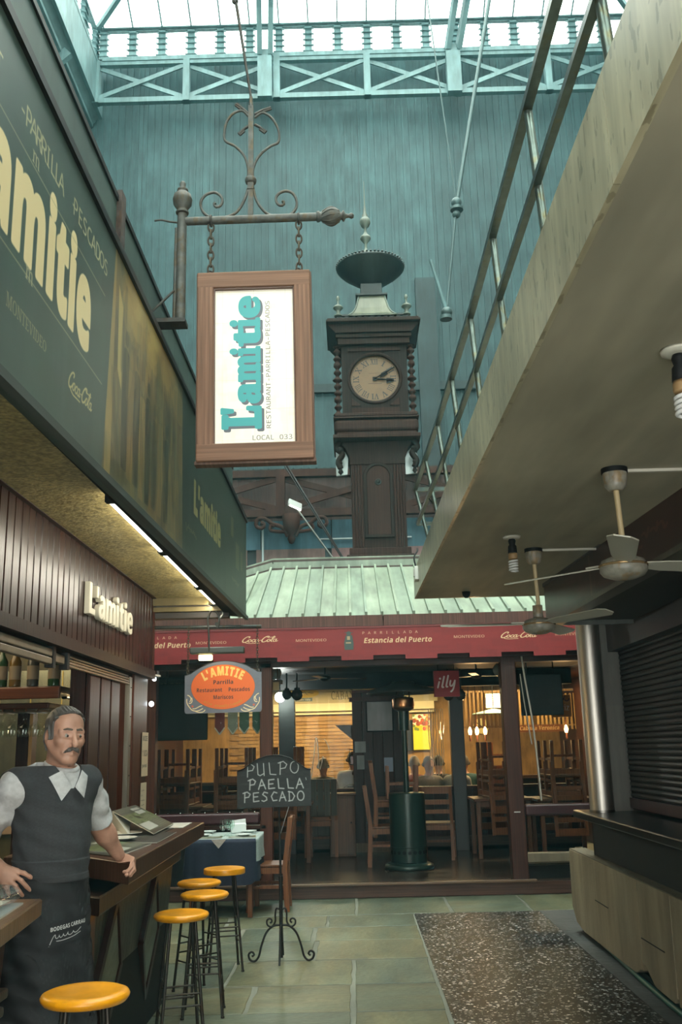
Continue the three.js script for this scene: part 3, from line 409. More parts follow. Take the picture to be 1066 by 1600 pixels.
    for (const a of angles) { const b = obj('blade', [xf(prism([[0.09, -0.028], [0.2, -0.05], [0.56, -0.06], [0.60, -0.03], [0.60, 0.03], [0.56, 0.055], [0.2, 0.045], [0.09, 0.028]], 0.004, 0.001), [0, 0, 0], [Math.PI / 2 - 0.22, 0, 0])], grey, t); b.rotation.y = a; b.position.y = hub + 0.02; obj('blade_arm', box(0.10, 0.008, 0.04, 0.12, 0.003, 0), grey, b); }
  };
  fan('nearer white three-bladed ceiling fan hanging from the balcony ceiling', 1.16, -4.0, 2.31, [2.34, 4.44, 0.25]);
  fan('farther white ceiling fan on its rod in front of the red banner', 1.16, -5.9, 2.30, [Math.PI, 5.236, 1.047]);
  // white conduits from the fans to the wall banner
  for (const [z, lab] of [[-4.02, 'thin white cable conduit across the ceiling from the nearer fan'], [-5.92, 'thin white cable conduit across the ceiling from the farther fan']]) { const c = obj('conduit', [box2(1.22, yb(z) - 0.014, z - 0.009, 1.58, yb(z) - 0.001, z + 0.009)], mat({ color: rgb(0.55, 0.52, 0.44), roughness: 0.5 })); tag(c, lab, 'conduit'); }

  // old printed board under the ceiling over the shutter
  const bd = mat({ color: rgb(0.075, 0.058, 0.05), map: T.grime, roughness: 0.35 });
  const print = canvasTex(1024, 128, (x, w, h) => { x.fillStyle = '#38271f'; x.fillRect(0, 0, w, h); const R = rng(9); for (let i = 0; i < 200; i++) { x.fillStyle = ['rgba(80,20,16,.10)', 'rgba(20,30,26,.16)', 'rgba(100,80,60,.07)'][i % 3]; x.fillRect(R() * w, R() * h, 20 + R() * 130, 10 + R() * 60); } x.fillStyle = '#3a120f'; x.fillRect(250, 8, 330, 112); x.fillStyle = 'rgba(150,120,80,.35)'; x.fillRect(700, 10, 14, 110); x.fillRect(228, 10, 6, 110); x.fillStyle = 'rgba(170,140,100,.4)'; worn(x, 300, 84, 190, 40, 'rgba(150,110,80,.35)', 8, 6); worn(x, 800, 72, 150, 30, 'rgba(150,120,90,.3)', 6, 7); });
  const ob = thing('shop_board', 'old dark brown printed board under the ceiling above the closed shutter', 'signboard');
  mesh('printed_face', hexa([[1.53, 2.49, -7.45], [1.63, 2.49, -1.5], [1.63, 2.79, -1.5], [1.53, 2.80, -7.45]], [0.04, 0, 0]), [mat({ color: 0xffffff, map: print, roughness: 0.32 }), bd], ob);
  obj('bottom_ledge', [hexa([[1.50, 2.47, -7.46], [1.60, 2.46, -1.5], [1.60, 2.49, -1.5], [1.50, 2.50, -7.46]], [0.10, 0, 0])], mat({ color: rgb(0.16, 0.14, 0.10), roughness: 0.4, map: T.grime }), ob);
  obj('top_ledge', [hexa([[1.515, 2.79, -7.45], [1.615, 2.77, -1.5], [1.615, 2.80, -1.5], [1.515, 2.82, -7.45]], [0.02, 0, 0])], bd, ob);
  obj('end_face', [hexa([[2.6, 2.49, -7.47], [1.53, 2.49, -7.47], [1.53, 2.81, -7.47], [2.6, 2.81, -7.47]], [0, 0, 0.02])], mat({ color: rgb(0.12, 0.13, 0.115), roughness: 0.35, map: T.grime }), ob);
  struct('lintel_right', [box2(1.63, 2.52, -7.42, 2.6, 2.6, 1.7), box2(2.2, 2.35, -8.3, 2.35, 2.75, 1.7)], mat({ color: rgb(0.05, 0.036, 0.03), roughness: 0.5, map: T.grime }));
  // shutter of separate curved slats in its wall
  struct('wall_right_shop', [box2(2.34, 0, -8.62, 4.5, 2.78, 1.7), box2(2.05, 0, -8.5, 2.4, 0.95, 1.7)], M.black);
  const sh = struct('door_shutter', [box2(2.30, 1.12, -8.3, 2.34, 2.5, 1.7)], M.black);
  const sg = merge([xf(prism([[0, 0], [0.012, 0.004], [0.017, 0.016], [0.013, 0.030], [0.004, 0.038], [0, 0.04]], 9.9, 0), [0, 0, 0], [0, Math.PI, 0])]);
  const sm = [[0.06, 0.05, 0.042], [0.05, 0.043, 0.038]].map((c) => mat({ color: rgb(...c), roughness: 0.45, map: T.grime }));
  for (let i = 0; i < 33; i++) { const s = mesh('shutter_slat', sg, sm[i % 2], sh); s.position.set(2.30, 1.16 + i * 0.043, -8.27 + 9.9); }
  obj('bottom_bar', box2(2.27, 1.075, -8.27, 2.32, 1.155, 1.7), mat({ color: rgb(0.10, 0.022, 0.018), roughness: 0.4, map: T.grime }), sh);
  struct('jamb_right', [box2(2.11, 1.05, -8.42, 2.30, 2.7, -8.3)], mat({ color: rgb(0.17, 0.165, 0.14), roughness: 0.5, map: T.grime }));
  { const j = scene.children[scene.children.length - 1]; obj('jamb_stone', box2(2.105, 1.05, -8.30, 2.275, 1.9, -8.285), mat({ color: rgb(0.20, 0.19, 0.16), roughness: 0.45, map: T.grime }), j); obj('jamb_stone', box2(2.105, 1.904, -8.30, 2.27, 2.66, -8.285), mat({ color: rgb(0.18, 0.17, 0.145), roughness: 0.45, map: T.grime }), j); }
  // steel column on the counter
  const c = thing('steel_column', 'round brushed steel column standing on the dark counter by the closed shutter', 'column', [2.02, 1.05, -8.2]);
  obj('shaft', [cyl(0.098, 1.62, 0, 0.81, 0, 40)], new THREE.MeshPhysicalMaterial({ color: rgb(0.62, 0.58, 0.52), metalness: 1, roughness: 0.43, roughnessMap: null, bumpMap: re(T.woodBump, 0.3, 2), bumpScale: 0.0004 }), c);
  obj('collar', [cyl(0.101, 0.02, 0, 0.01, 0, 40)], mat({ color: rgb(0.3, 0.28, 0.25), metalness: 1, roughness: 0.35 }), c);
  // counter and stone plinth
  const dark = mat({ color: rgb(0.020, 0.017, 0.014), roughness: 0.28, map: T.grime });
  const ct = thing('bar_counter', 'dark polished counter along the closed shop on the stone plinth', 'counter');
  obj('counter_top', rbox(0.52, 0.06, 7.5, 2.12, 1.02, -4.83, 0.012, 2), dark, ct);
  obj('front_panel', [box2(2.0, 0.66, -8.5, 2.06, 0.99, -1.2)], mat({ color: rgb(0.014, 0.013, 0.012), roughness: 0.6, map: T.grime }), ct);
  obj('end_panel', [box2(2.0, 0.66, -8.52, 2.4, 0.99, -8.48)], M.black, ct);
  const pl = struct('plinth_right', [box2(2.04, 0.0, -9.0, 2.4, 0.66, 0)], M.black);
  const pz = (pts, m) => { const o = obj('plinth_stone', [xf(prism(pts, 0.09, 0.004), [2.01, 0, 0], [0, -Math.PI / 2, 0])], m, pl); return o; };
  const bz = [1, 0.93, 1.05].map((k) => mat({ color: rgb(0.47 * k, 0.375 * k, 0.235 * k), map: re(T.grime, 2.2, 2.2), roughness: 0.6, bumpMap: T.stoneBump, bumpScale: 0.004 }));
  pz([[-9.12, 0.66], [-9.14, 0.2], [-9.0, 0.09], [-8.75, 0.055], [-7.23, 0.055], [-7.17, 0.07], [-7.10, 0.10], [-7.05, 0.105], [-7.035, 0.14], [-7.03, 0.68], [-9.1, 0.68]], bz[0]);
  pz([[-7.02, 0.68], [-7.02, 0.145], [-6.97, 0.15], [-6.9, 0.12], [-6.8, 0.07], [-6.75, 0.06], [-6.40, 0.055], [-6.36, 0.10], [-6.34, 0.09], [-6.31, 0.68]], bz[1]);
  pz([[-6.30, 0.68], [-6.30, 0.055], [-5.0, 0.055], [-5.0, 0.68]], bz[2]);
  pz([[-4.99, 0.68], [-4.99, 0.055], [-3.0, 0.055], [-3.0, 0.68]], bz[1]);
  obj('scratch', [bar([1.9135, 0.375, -7.85], [1.9135, 0.375, -8.25], 0.004, 0.006), bar([1.9135, 0.32, -6.5], [1.9135, 0.315, -7.0], 0.004, 0.006)], M.black, pl);
  obj('ledge', [box2(1.918, 0.676, -9.1, 2.06, 0.69, -1)], mat({ color: rgb(0.20, 0.18, 0.14), map: T.travertine, roughness: 0.6 }), pl);
  tag(obj('hose', tube([[1.99, 0.025, -8.6], [1.95, 0.025, -7.7], [1.93, 0.02, -7.0], [1.92, 0.022, -6.2], [1.96, 0.022, -5.2]], 0.018, 40, 10), mat({ color: rgb(0.02, 0.10, 0.075), roughness: 0.4 })), 'dark green hose lying on the floor along the foot of the stone plinth', 'hose');
}
// ---------- the restaurant at the end of the aisle ----------
const FZ = -11.4;
{
  const roofM = [[0.40, 0.49, 0.36], [0.37, 0.46, 0.35], [0.43, 0.51, 0.38]].map((c) => mat({ color: rgb(...c), map: T.grime, roughness: 0.6, bumpMap: T.stoneBump, bumpScale: 0.002 }));
  const re_ = 3.1, rz = -11.12, ridge = (x) => (x > -1.07 ? 4.12 : 4.12 + (x + 1.07) * 0.27);
  const roof = struct('roof_right', [box2(-3.4, 4.0, -20.5, 3.4, 4.1, -13.55)], M.brownSteel);
  let i = 0;
  for (let x = -2.95; x < 3.1; x += 0.185, i++) {
    const a = x, b = x + 0.181, ya = ridge(a), yb = ridge(b), za = -13.5, zb = -13.5;
    mesh('roof_sheet', hexaUV([[a, re_, rz], [b, re_, rz], [b, yb, zb], [a, ya, za]], [0, -0.012, -0.012]), roofM[(i * 7) % 3], roof);
    obj('standing_seam', [bar([a, re_ + 0.018, rz], [a, ya + 0.018, za], 0.028, 0.045)], roofM[(i * 5) % 3], roof);
  }
  const pale = mat({ color: rgb(0.36, 0.43, 0.33), roughness: 0.5, map: T.grime }), trim = mat({ color: rgb(0.10, 0.06, 0.045), roughness: 0.6, map: T.grime });
  for (const [x0, x1] of [[-2.9, -1.07], [-1.07, 3.2]]) { const y0 = ridge(x0), y1 = ridge(x1); obj('ridge_flashing', [bar([x0, y0 + 0.04, -13.52], [x1, y1 + 0.04, -13.52], 0.1, 0.10)], pale, roof); obj('ridge_trim', [bar([x0, y0 + 0.11, -13.55], [x1, y1 + 0.11, -13.55], 0.14, 0.03), bar([x0, y0 - 0.02, -13.45], [x1, y1 - 0.02, -13.45], 0.04, 0.03)], trim, roof); obj('ridge_cap', [bar([x0, y0 + 0.135, -13.56], [x1, y1 + 0.135, -13.56], 0.16, 0.02)], pale, roof); }
  // eave board, header, posts
  const eb = struct('trim_5', [box2(-2.9, 2.975, -11.16, 0.385, 3.1, -11.10), box2(0.395, 2.975, -11.16, 3.1, 3.1, -11.10)], wood(rgb(0.20, 0.085, 0.06), 0.5));
  struct('header_beam', [box2(-2.9, 2.54, -11.5, 3.2, 2.66, -11.32), box2(-2.9, 2.6, -11.45, 3.2, 3.05, -11.2)], M.darkWood, true);
  // crenellated red banner: one board with its print
  const bannerTex = canvasTex(2048, 160, (x, w, h) => drawBanner(x, w, h));
  const bx0 = -2.62, bx1 = 3.0, top = 2.955, low = 2.585, hi = 2.635, s = new THREE.Shape();
  s.moveTo(bx0, top); s.lineTo(bx1, top); let xx = 3.0; const edges = []; for (let k = -3; k < 6; k++) edges.push(-0.84 + k * 0.735);
  s.lineTo(bx1, hi); for (let k = edges.length - 1; k >= 0; k--) { const a = edges[k], b = a + 0.365; if (b < bx1 && a > bx0) { s.lineTo(b, hi); s.lineTo(b, low); s.lineTo(a, low); s.lineTo(a, hi); } } s.lineTo(bx0, hi); s.lineTo(bx0, top);
  const bg = new THREE.ExtrudeGeometry(s, { depth: 0.015, bevelEnabled: false }), bp = bg.attributes.position, bu = bg.attributes.uv; for (let k = 0; k < bp.count; k++) bu.setXY(k, (bp.getX(k) - bx0) / (bx1 - bx0), (bp.getY(k) - low) / (top - low));
  const ban = thing('restaurant_banner', 'long red banner with cream lettering and a stepped lower edge under the green roof', 'banner', [0, 0, -11.1]);
  mesh('printed_cloth', bg, mat({ color: 0xffffff, map: bannerTex, roughness: 0.55 }), ban);
  obj('hem', [box2(bx0, top - 0.006, -0.006, bx1, top + 0.014, 0.024)], mat({ color: rgb(0.17, 0.02, 0.018), roughness: 0.5 }), ban);
  const posts = struct('facade_posts', null);
  obj('post', rbox(0.145, 2.5, 0.16, -0.995, 1.35, FZ, 0.012, 1), M.redWood, posts);
  obj('post', rbox(0.18, 2.62, 0.18, 1.83, 1.31, FZ, 0.012, 1), M.darkWood, posts);
  obj('post', rbox(0.12, 2.62, 0.16, -2.33, 1.31, FZ, 0.012, 1), M.redWood, posts);
  obj('metal_tag', [box(0.07, 0.012, 0.004, 1.83, 0.865, FZ + 0.093)], mat({ color: rgb(0.6, 0.6, 0.55), metalness: 1, roughness: 0.3 }), posts);
  // step and boards of the raised floor
  const st = struct('floor', [box2(-2.6, 0.0, -20.5, 3.3, 0.118, -11.34)], M.black);
  obj('step_riser', [box2(-2.4, 0.0, -11.34, 3.2, 0.128, -11.3)], wood(rgb(0.13, 0.065, 0.045), 0.5), st, true);
  obj('step_nosing', [rbox(4.2, 0.028, 0.07, -0.1, 0.138, -11.315, 0.008, 1)], wood(rgb(0.26, 0.15, 0.09), 0.35), st, true);
  const fl = [0.9, 1, 1.12].map((k) => mat({ color: rgb(0.085 * k, 0.06 * k, 0.045 * k), map: T.wood, roughness: 0.23 }));
  for (let k = 0; k < 16; k++) for (let j = 0; j < 2; j++) { const x0 = -2.4 + j * 2.8 - (k % 2) * 0.6, z1 = -11.35 - k * 0.21; obj('floor_board', box2(x0, 0.118, z1 - 0.205, x0 + 2.78, 0.15, z1), fl[(k * 2 + j * 5) % 3], st, true); }
  const tl = [0.9, 1, 1.1].map((k) => mat({ color: rgb(0.10 * k, 0.105 * k, 0.09 * k), map: T.stone, roughness: 0.25 }));
  for (let k = 0; k < 4; k++) for (let j = 0; j < 6; j++) obj('floor_tile', box2(-2.5 + j * 0.95, 0.118, -15.7 - k * 0.95 + 0.01, -2.5 + j * 0.95 + 0.94, 0.149, -14.75 - k * 0.95), tl[(k + j * 2) % 3], st);
  // veranda ceiling, side walls
  struct('ceiling_veranda', [box2(-3.2, 2.7, -20.5, 3.4, 2.78, -11.3)], M.black);
  struct('wall_left_veranda', [box2(-3.3, 0, -20.5, -3.2, 4.05, -11.5)], M.darkWood);
  struct('wall_right_veranda', [box2(3.9, 0, -20.5, 4.0, 4.05, -8.7), box2(3.2, 2.7, -20.5, 4.0, 4.05, -11.2)], M.darkWood);
  struct('wall_left_end', [box2(-4.9, 0, -11.55, -2.39, 3.4, -11.4)], M.darkWood);
  // sills and low walls of the two window bays
  const bay = struct('bay_left', [box2(-2.35, 0.0, -11.5, -1.06, 0.76, -11.42)], M.black);
  obj('padded_sill', [rbox(1.26, 0.13, 0.10, -1.7, 0.86, -11.36, 0.03, 3)], mat({ color: rgb(0.085, 0.022, 0.026), roughness: 0.3, map: T.weave }), bay);
  const studM = mat({ color: rgb(0.7, 0.7, 0.65), metalness: 1, roughness: 0.2 });
  for (let k = 0; k < 9; k++) obj('stud', ball(0.009, -2.25 + k * 0.14, 0.93, -11.335, 8, 6), studM, bay);
  obj('sill_board', [box2(-2.3, 0.75, -11.44, -1.0, 0.785, -11.32)], M.darkWood, bay, true);
  const br = struct('bay_right', [box2(1.92, 0.0, -11.5, 3.2, 0.30, -11.42), box2(1.92, 0.0, -11.42, 3.2, 0.29, -11.36)], M.black);
  obj('padded_sill', [rbox(1.2, 0.13, 0.10, 2.52, 0.88, -11.36, 0.03, 3)], mat({ color: rgb(0.06, 0.018, 0.02), roughness: 0.35, map: T.weave }), br);
  obj('pale_ledge', [rbox(1.25, 0.10, 0.12, 2.54, 0.375, -11.36, 0.01, 1)], mat({ color: rgb(0.24, 0.19, 0.12), roughness: 0.5, map: T.grime }), br);
  // clear plastic sheets rolled and hung in the bays
  const clearM = new THREE.MeshPhysicalMaterial({ color: rgb(0.88, 0.9, 0.88), transmission: 1, roughness: 0.04, thickness: 0, ior: 1.22, bumpMap: T.rough, bumpScale: 0.002 });
  const sheet = (label, x0, x1, y0, y1, z, folds = 6) => { const W = 48, H = 4, g = new THREE.PlaneGeometry(x1 - x0, y1 - y0, W, H), p = g.attributes.position; for (let k = 0; k < p.count; k++) { const x = p.getX(k); p.setZ(k, 0.003 * Math.sin(x * folds * 6 + 0.8 * Math.sin(x * 9)) + 0.002 * Math.sin(p.getY(k) * 5 + x * 11)); } g.computeVertexNormals(); const t = tag(mesh('plastic_sheet', g, clearM), label, 'curtain'); t.position.set((x0 + x1) / 2, (y0 + y1) / 2, z); return t; };
  sheet('clear plastic sheet closing the window bay behind the orange sign', -2.26, -1.07, 0.92, 2.5, -11.47, 2.2);
  sheet('clear plastic sheet closing the right window bay behind the steel column', 1.93, 3.1, 0.94, 2.5, -11.47, 2.2);
  // bright welts where the sheets are gathered
  const clip = mat({ color: rgb(0.75, 0.75, 0.72), roughness: 0.15, metalness: 0.3 });
  tag(obj('curtain_welt', [tube([[1.99, 2.63, -11.3], [2.03, 2.3, -11.36], [2.08, 1.9, -11.38], [2.11, 1.4, -11.38], [2.12, 0.98, -11.36]], 0.012, 40, 6), tube([[1.97, 2.4, -11.34], [2.0, 2.1, -11.37], [2.06, 1.6, -11.38]], 0.007, 30, 6)], new THREE.MeshPhysicalMaterial({ color: rgb(0.55, 0.5, 0.42), roughness: 0.12, transmission: 0.5, thickness: 0 })), 'glossy rolled plastic welt hanging beside the right dark post', 'curtain');
  // dark hanging panels in both bays
  tag(obj('roller_screen', [rbox(0.62, 0.66, 0.05, -2.02, 2.07, -11.6, 0.01, 1), cyl(0.008, 0.32, -2.2, 2.55, -11.6, 6), cyl(0.008, 0.32, -1.8, 2.55, -11.6, 6)], M.black), 'black flat panel hanging in the left bay behind the stall corner', 'panel');
  tag(obj('roller_screen', [rbox(0.50, 0.48, 0.05, 2.26, 2.17, -11.65, 0.01, 1), cyl(0.008, 0.32, 2.1, 2.55, -11.65, 6), cyl(0.008, 0.32, 2.42, 2.55, -11.65, 6)], M.black), 'black flat panel hanging in the right bay beside the steel column', 'panel');
}
// ---------- left stall: opening, bar room, counter, stools, table ----------
{
  // header: pale shutter boxes and slats under the fascia, channel, posts
  const tan = mat({ color: rgb(0.30, 0.235, 0.155), roughness: 0.45, map: T.grime }), slatM = mat({ color: rgb(0.42, 0.27, 0.12), roughness: 0.3, map: T.wood });
  const hd = struct('shutter_box', [box2(-1.84, 2.19, -8.0, -1.74, 2.24, -1)], M.black);
  for (const [y0, y1] of [[2.105, 2.145], [2.15, 2.195]]) obj('pale_slat', rbox(0.035, y1 - y0, 3.9, -1.722, (y0 + y1) / 2, -3.56, 0.008, 1), tan, hd);
  obj('pale_slat', rbox(0.035, 0.055, 0.24, -1.73, 2.155, -5.66, 0.008, 1), tan, hd);
  obj('hinge_bracket', [box2(-1.75, 2.09, -5.56, -1.70, 2.21, -5.51), box2(-1.75, 2.10, -5.84, -1.70, 2.2, -5.79)], M.blackIron, hd);
  for (let k = 0; k < 4; k++) obj('bright_slat', rbox(0.02, 0.017, 1.62, -1.715 - 0.003 * k, 2.125 + k * 0.019, -6.66, 0.006, 1), slatM, hd);
  const ch = mat({ color: rgb(0.40, 0.37, 0.30), roughness: 0.4, metalness: 0.4, map: T.grime });
  const jam = struct('door_frame_left', [box2(-1.86, 0, -7.34, -1.76, 2.25, -6.42)], wood(rgb(0.045, 0.014, 0.009), 0.4));
  for (let k = 0; k < 3; k++) obj('folded_leaf', rbox(0.03, 2.1, 0.26, -1.745, 1.1, -6.56 - k * 0.29, 0.008, 1), wood(rgb(0.055 + k * 0.014, 0.018 + k * 0.003, 0.011), 0.38), jam);
  obj('channel', [box2(-1.75, 0.95, -7.60, -1.715, 2.18, -7.52), box2(-1.73, 0.95, -7.52, -1.71, 2.18, -7.50)], ch, jam);
  for (let k = 0; k < 6; k++) obj('screw', cyl(0.006, 0.006, -1.713, 1.0 + k * 0.22, -7.56, 8), M.black, jam);
  obj('pilaster', [rbox(0.12, 2.25, 0.30, -1.78, 1.12, -7.84, 0.01, 1)], M.redWood, jam);
  obj('pilaster', [rbox(0.10, 2.25, 0.24, -1.78, 1.12, -8.14, 0.01, 1)], wood(rgb(0.16, 0.05, 0.025), 0.4), jam);
  // posted notices
  const note = (w, h, lines, head) => canvasTex(128, 256, (x, W, H) => { x.fillStyle = head ? '#d8c5a6' : '#cfc2a6'; x.fillRect(0, 0, W, H); x.fillStyle = '#30261e'; lines.forEach(([s, y, ww, hh, f]) => fitText(x, s, 12, y, ww, hh, f || 'bold #px sans-serif', '#32281f')); });
  const n1 = tag(mesh('notice', hexa([[-1.717, 1.42, -8.03], [-1.717, 1.42, -8.27], [-1.717, 1.77, -8.27], [-1.717, 1.77, -8.03]], [-0.004, 0, 0]), [mat({ color: 0xffffff, map: note(1, 1, [['MUISE', 50, 100, 30], ['1 UCA', 140, 104, 36], ['po-mul', 205, 96, 22]], true), roughness: 0.6 }), tan]), 'cream printed notice with bold black words, upper one on the wooden stall post', 'notice');
  const n2 = tag(mesh('notice', hexa([[-1.717, 1.03, -8.02], [-1.717, 1.03, -8.24], [-1.717, 1.37, -8.24], [-1.717, 1.37, -8.02]], [-0.004, 0, 0]), [mat({ color: 0xffffff, map: canvasTex(128, 256, (x, w, h) => { x.fillStyle = '#cfc2a6'; x.fillRect(0, 0, w, h); [70, 30, 78, 70, 56, 40, 36].forEach((k, i) => worn(x, 14, 52 + i * 29, k, 12, '#4a4034', Math.round(k / 9), i + 3)); }), roughness: 0.6 }), tan]), 'plain paper notice with small lines of text, lower one on the wooden stall post', 'notice');
  // small bright lamps under the fascia's end
  const lm = mat({ color: 0xffffff, emissive: rgb(0.85, 0.95, 1), emissiveIntensity: 9 });
  const sl = thing('eave_lamp', 'tiny bright white lamp under the far end of the boarded fascia', 'lamp', [-1.69, 2.22, -8.33]);
  obj('shade', [box(0.10, 0.012, 0.05, 0, 0.035, 0, 0, 0, -0.2)], mat({ color: rgb(0.7, 0.65, 0.55), roughness: 0.4 }), sl); obj('lamp_glass', ball(0.018, 0, 0.0, 0, 10, 8), lm, sl);
  obj('lower_lamp', ball(0.022, -0.02, -0.21, 0, 10, 8), lm, sl);

  // the bar room behind the opening
  const wallM = mat({ color: rgb(0.13, 0.12, 0.055), roughness: 0.4, map: T.grime });
  struct('bar_wall_back', [box2(-4.8, 0, -9.0, -4.7, 3.3, 0), box2(-4.8, 0, -9.1, -2.1, 3.3, -8.75)], wallM);
  struct('bar_ceiling', [box2(-4.8, 2.75, -9, -1.85, 2.85, 0)], M.darkWood);
  struct('bar_floor', [box2(-4.8, -0.015, -9, -1.9, 0.0, 0)], M.black);
  struct('bar_wall_near', [box2(-4.8, 0, -0.1, -1.7, 3.3, 0)], M.darkWood);
  const mir = struct('bar_mirror', [box2(-4.1, 1.35, -8.75, -2.12, 2.35, -8.72)], mat({ color: rgb(0.42, 0.45, 0.36), metalness: 0.9, roughness: 0.22, map: T.grime }));
  for (let k = 0; k < 7; k++) obj('mirror_strip', box2(-4.0 + k * 0.28, 1.36, -8.72, -3.99 + k * 0.28, 2.34, -8.712), mat({ color: rgb(0.35, 0.3, 0.12), metalness: 0.8, roughness: 0.3 }), mir);
  obj('wall_panel', [box2(-4.1, 0.95, -8.74, -2.9, 1.33, -8.70)], mat({ color: rgb(0.36, 0.27, 0.19), roughness: 0.6, map: T.grime }), mir);
  const rackW = wood(rgb(0.09, 0.034, 0.02), 0.35);
  const rk = thing('glass_rack', 'dark wooden overhead shelf with hanging rack above the bar', 'shelf', [0, 0, 0]);
  obj('shelf_board', [rbox(1.5, 0.05, 0.5, -2.65, 2.02, -6.6, 0.01, 1)], rackW, rk, true);
  obj('front_edge', [rbox(1.5, 0.075, 0.03, -2.65, 2.0, -6.34, 0.008, 1)], wood(rgb(0.20, 0.075, 0.04), 0.25), rk, true);
  obj('lower_edge', [rbox(1.4, 0.04, 0.45, -2.68, 1.92, -6.6, 0.01, 1)], rackW, rk, true);
  for (let k = 0; k < 6; k++) obj('glass_rail', [box2(-2.44 + k * 0.078, 1.885, -6.8, -2.43 + k * 0.078, 1.9, -6.36)], rackW, rk);
  for (const x of [-3.35, -2.0]) obj('hanger', [box2(x - 0.015, 2.0, -6.62, x + 0.015, 2.75, -6.58)], rackW, rk);
  const glassM = new THREE.MeshPhysicalMaterial({ color: rgb(0.95, 0.98, 0.95), transmission: 1, roughness: 0.0, thickness: 0, ior: 1.5 });
  const stem = merge([lathe([[0.032, 0], [0.034, -0.003], [0.006, -0.01], [0.004, -0.06], [0.006, -0.075], [0.03, -0.10], [0.036, -0.13], [0.03, -0.17]], 18)]);
  let first = null;
  for (let k = 0; k < 11; k++) { const g = first ? copy(first) : tag(mesh('wine_glass', stem, glassM), 'clear wine glass hanging upside down from the rack behind the man', 'glass', 'wine glasses hanging in the bar rack'); if (!first) first = g; g.position.set(-2.40 + (k % 6) * 0.078 + (k > 5 ? 0.04 : 0), 1.897, k > 5 ? -6.62 : -6.45); }
  // bottles, boxes on the shelf
  const bm = [rgb(0.02, 0.05, 0.02), rgb(0.10, 0.06, 0.015), rgb(0.05, 0.05, 0.045)].map((c) => mat({ color: c, roughness: 0.08 }));
  const bottleG = merge([lathe([[0, 0], [0.036, 0], [0.038, 0.01], [0.038, 0.17], [0.014, 0.22], [0.013, 0.28], [0.016, 0.285], [0.016, 0.3], [0, 0.3]], 20)]), capG = merge([cyl(0.0165, 0.05, 0, 0.28, 0, 14)]), labG = merge([lathe([[0.0388, 0.05], [0.0388, 0.14]], 20)]);
  const lab = ['dark green wine bottle standing first on the overhead bar shelf', 'brown liquor bottle standing second on the overhead bar shelf', 'smoky dark bottle standing farther along the overhead bar shelf', 'green bottle near the post end of the overhead bar shelf'];
  [-2.33, -2.24, -2.12, -1.98].forEach((x, k) => { const b = thing('bottle', lab[k], 'bottle', [x, 2.046, -6.45]); mesh('glass_body', bottleG, bm[k % 3], b); mesh('cap', capG, bm[(k + 2) % 3], b); mesh('paper_label', labG, mat({ color: rgb(0.16, 0.12, 0.07), roughness: 0.6 }), b); });
  const lamp1 = mat({ color: 0xffffff, emissive: rgb(1, 0.72, 0.32), emissiveIntensity: 7 });
  // wall sconce with candle-shaped bulbs and two small ceiling lamps
  const sc = thing('wall_sconce', 'warm lit candle-bulb wall lamp beside the man in the bar', 'lamp', [-2.31, 1.80, -8.6]);
  obj('arm', [box2(-0.02, -0.12, -0.1, 0.02, -0.08, 0), cyl(0.05, 0.02, 0, -0.06, 0)], M.blackIron, sc); for (const x of [-0.045, 0.0, 0.045]) obj('lamp_bulb', lathe([[0, -0.05], [0.016, -0.045], [0.022, -0.01], [0.012, 0.03], [0, 0.05]], 12, [x, 0, 0]), lamp1, sc);
  { const l = new THREE.PointLight(rgb(1, 0.66, 0.3), 3.0); l.name = 'sconce_light'; l.position.set(-2.31, 1.80, -8.45); l.castShadow = true; l.shadow.radius = 4; scene.add(l); }
  const cl = [['square warm lamp on the bar ceiling near the picture edge', -2.27, -6.15], ['square warm lamp on the bar ceiling near the post', -2.17, -6.1]];
  for (const [s, x, z] of cl) { const t = thing('ceiling_lamp', s, 'lamp', [x, 2.40, z]); obj('lamp_glass', rbox(0.06, 0.07, 0.06, 0, 0, 0, 0.01), mat({ color: 0xffffff, emissive: rgb(1, 0.85, 0.55), emissiveIntensity: 3 }), t); obj('stem', cyl(0.006, 0.31, 0, 0.19, 0, 8), M.black, t); }
  { const t = thing('ceiling_lamp', 'broad warm ceiling panel lamp over the bar room, hidden above the shelf', 'lamp', [-3.2, 2.735, -6.5]); obj('diffuser', rbox(1.6, 0.03, 3, 0, 0, 0, 0.01), mat({ color: 0xffffff, emissive: rgb(1, 0.8, 0.5), emissiveIntensity: 0.8 }), t); }
  areaLight('bar_ceiling_light', 1.6, 3, [-3.2, 2.7, -6.5], [-3.2, 0, -6.5001], rgb(1, 0.78, 0.45), 3.2);
  { const t = thing('spot_lamp', 'small warm spot lamp behind the dark leaves, lighting the pale slats', 'lamp', [-1.98, 2.0, -6.9]); obj('housing', rbox(0.04, 0.04, 0.3, -0.015, 0, 0, 0.01), M.black, t); obj('lamp_glass', box(0.012, 0.04, 0.28, 0.01, 0.01, 0), mat({ color: 0xffffff, emissive: rgb(1, 0.75, 0.4), emissiveIntensity: 3 }), t); }
  areaLight('shutter_slat_light', 0.05, 0.3, [-1.95, 2.02, -6.9], [-1.72, 2.15, -6.75], rgb(1, 0.7, 0.35), 1.0);
  { const p = struct('bar_post', [box2(-2.32, 0, -6.9, -2.24, 1.9, -6.78)], wood(rgb(0.05, 0.02, 0.015), 0.4)); obj('brass_edge', box2(-2.238, 1.2, -6.89, -2.215, 1.9, -6.79), mat({ color: rgb(0.4, 0.22, 0.08), roughness: 0.4 }), p); }

  // main counter: top with a splayed near end, moulded arm rest, boarded face with diamond panels
  const topW = wood(rgb(0.13, 0.06, 0.035), 0.30), faceW = wood(rgb(0.058, 0.060, 0.042), 0.42), mould = wood(rgb(0.05, 0.026, 0.018), 0.35);
  const cc = thing('bar_counter', 'dark wooden bar counter with diamond panels, the man rests a fist on it', 'counter');
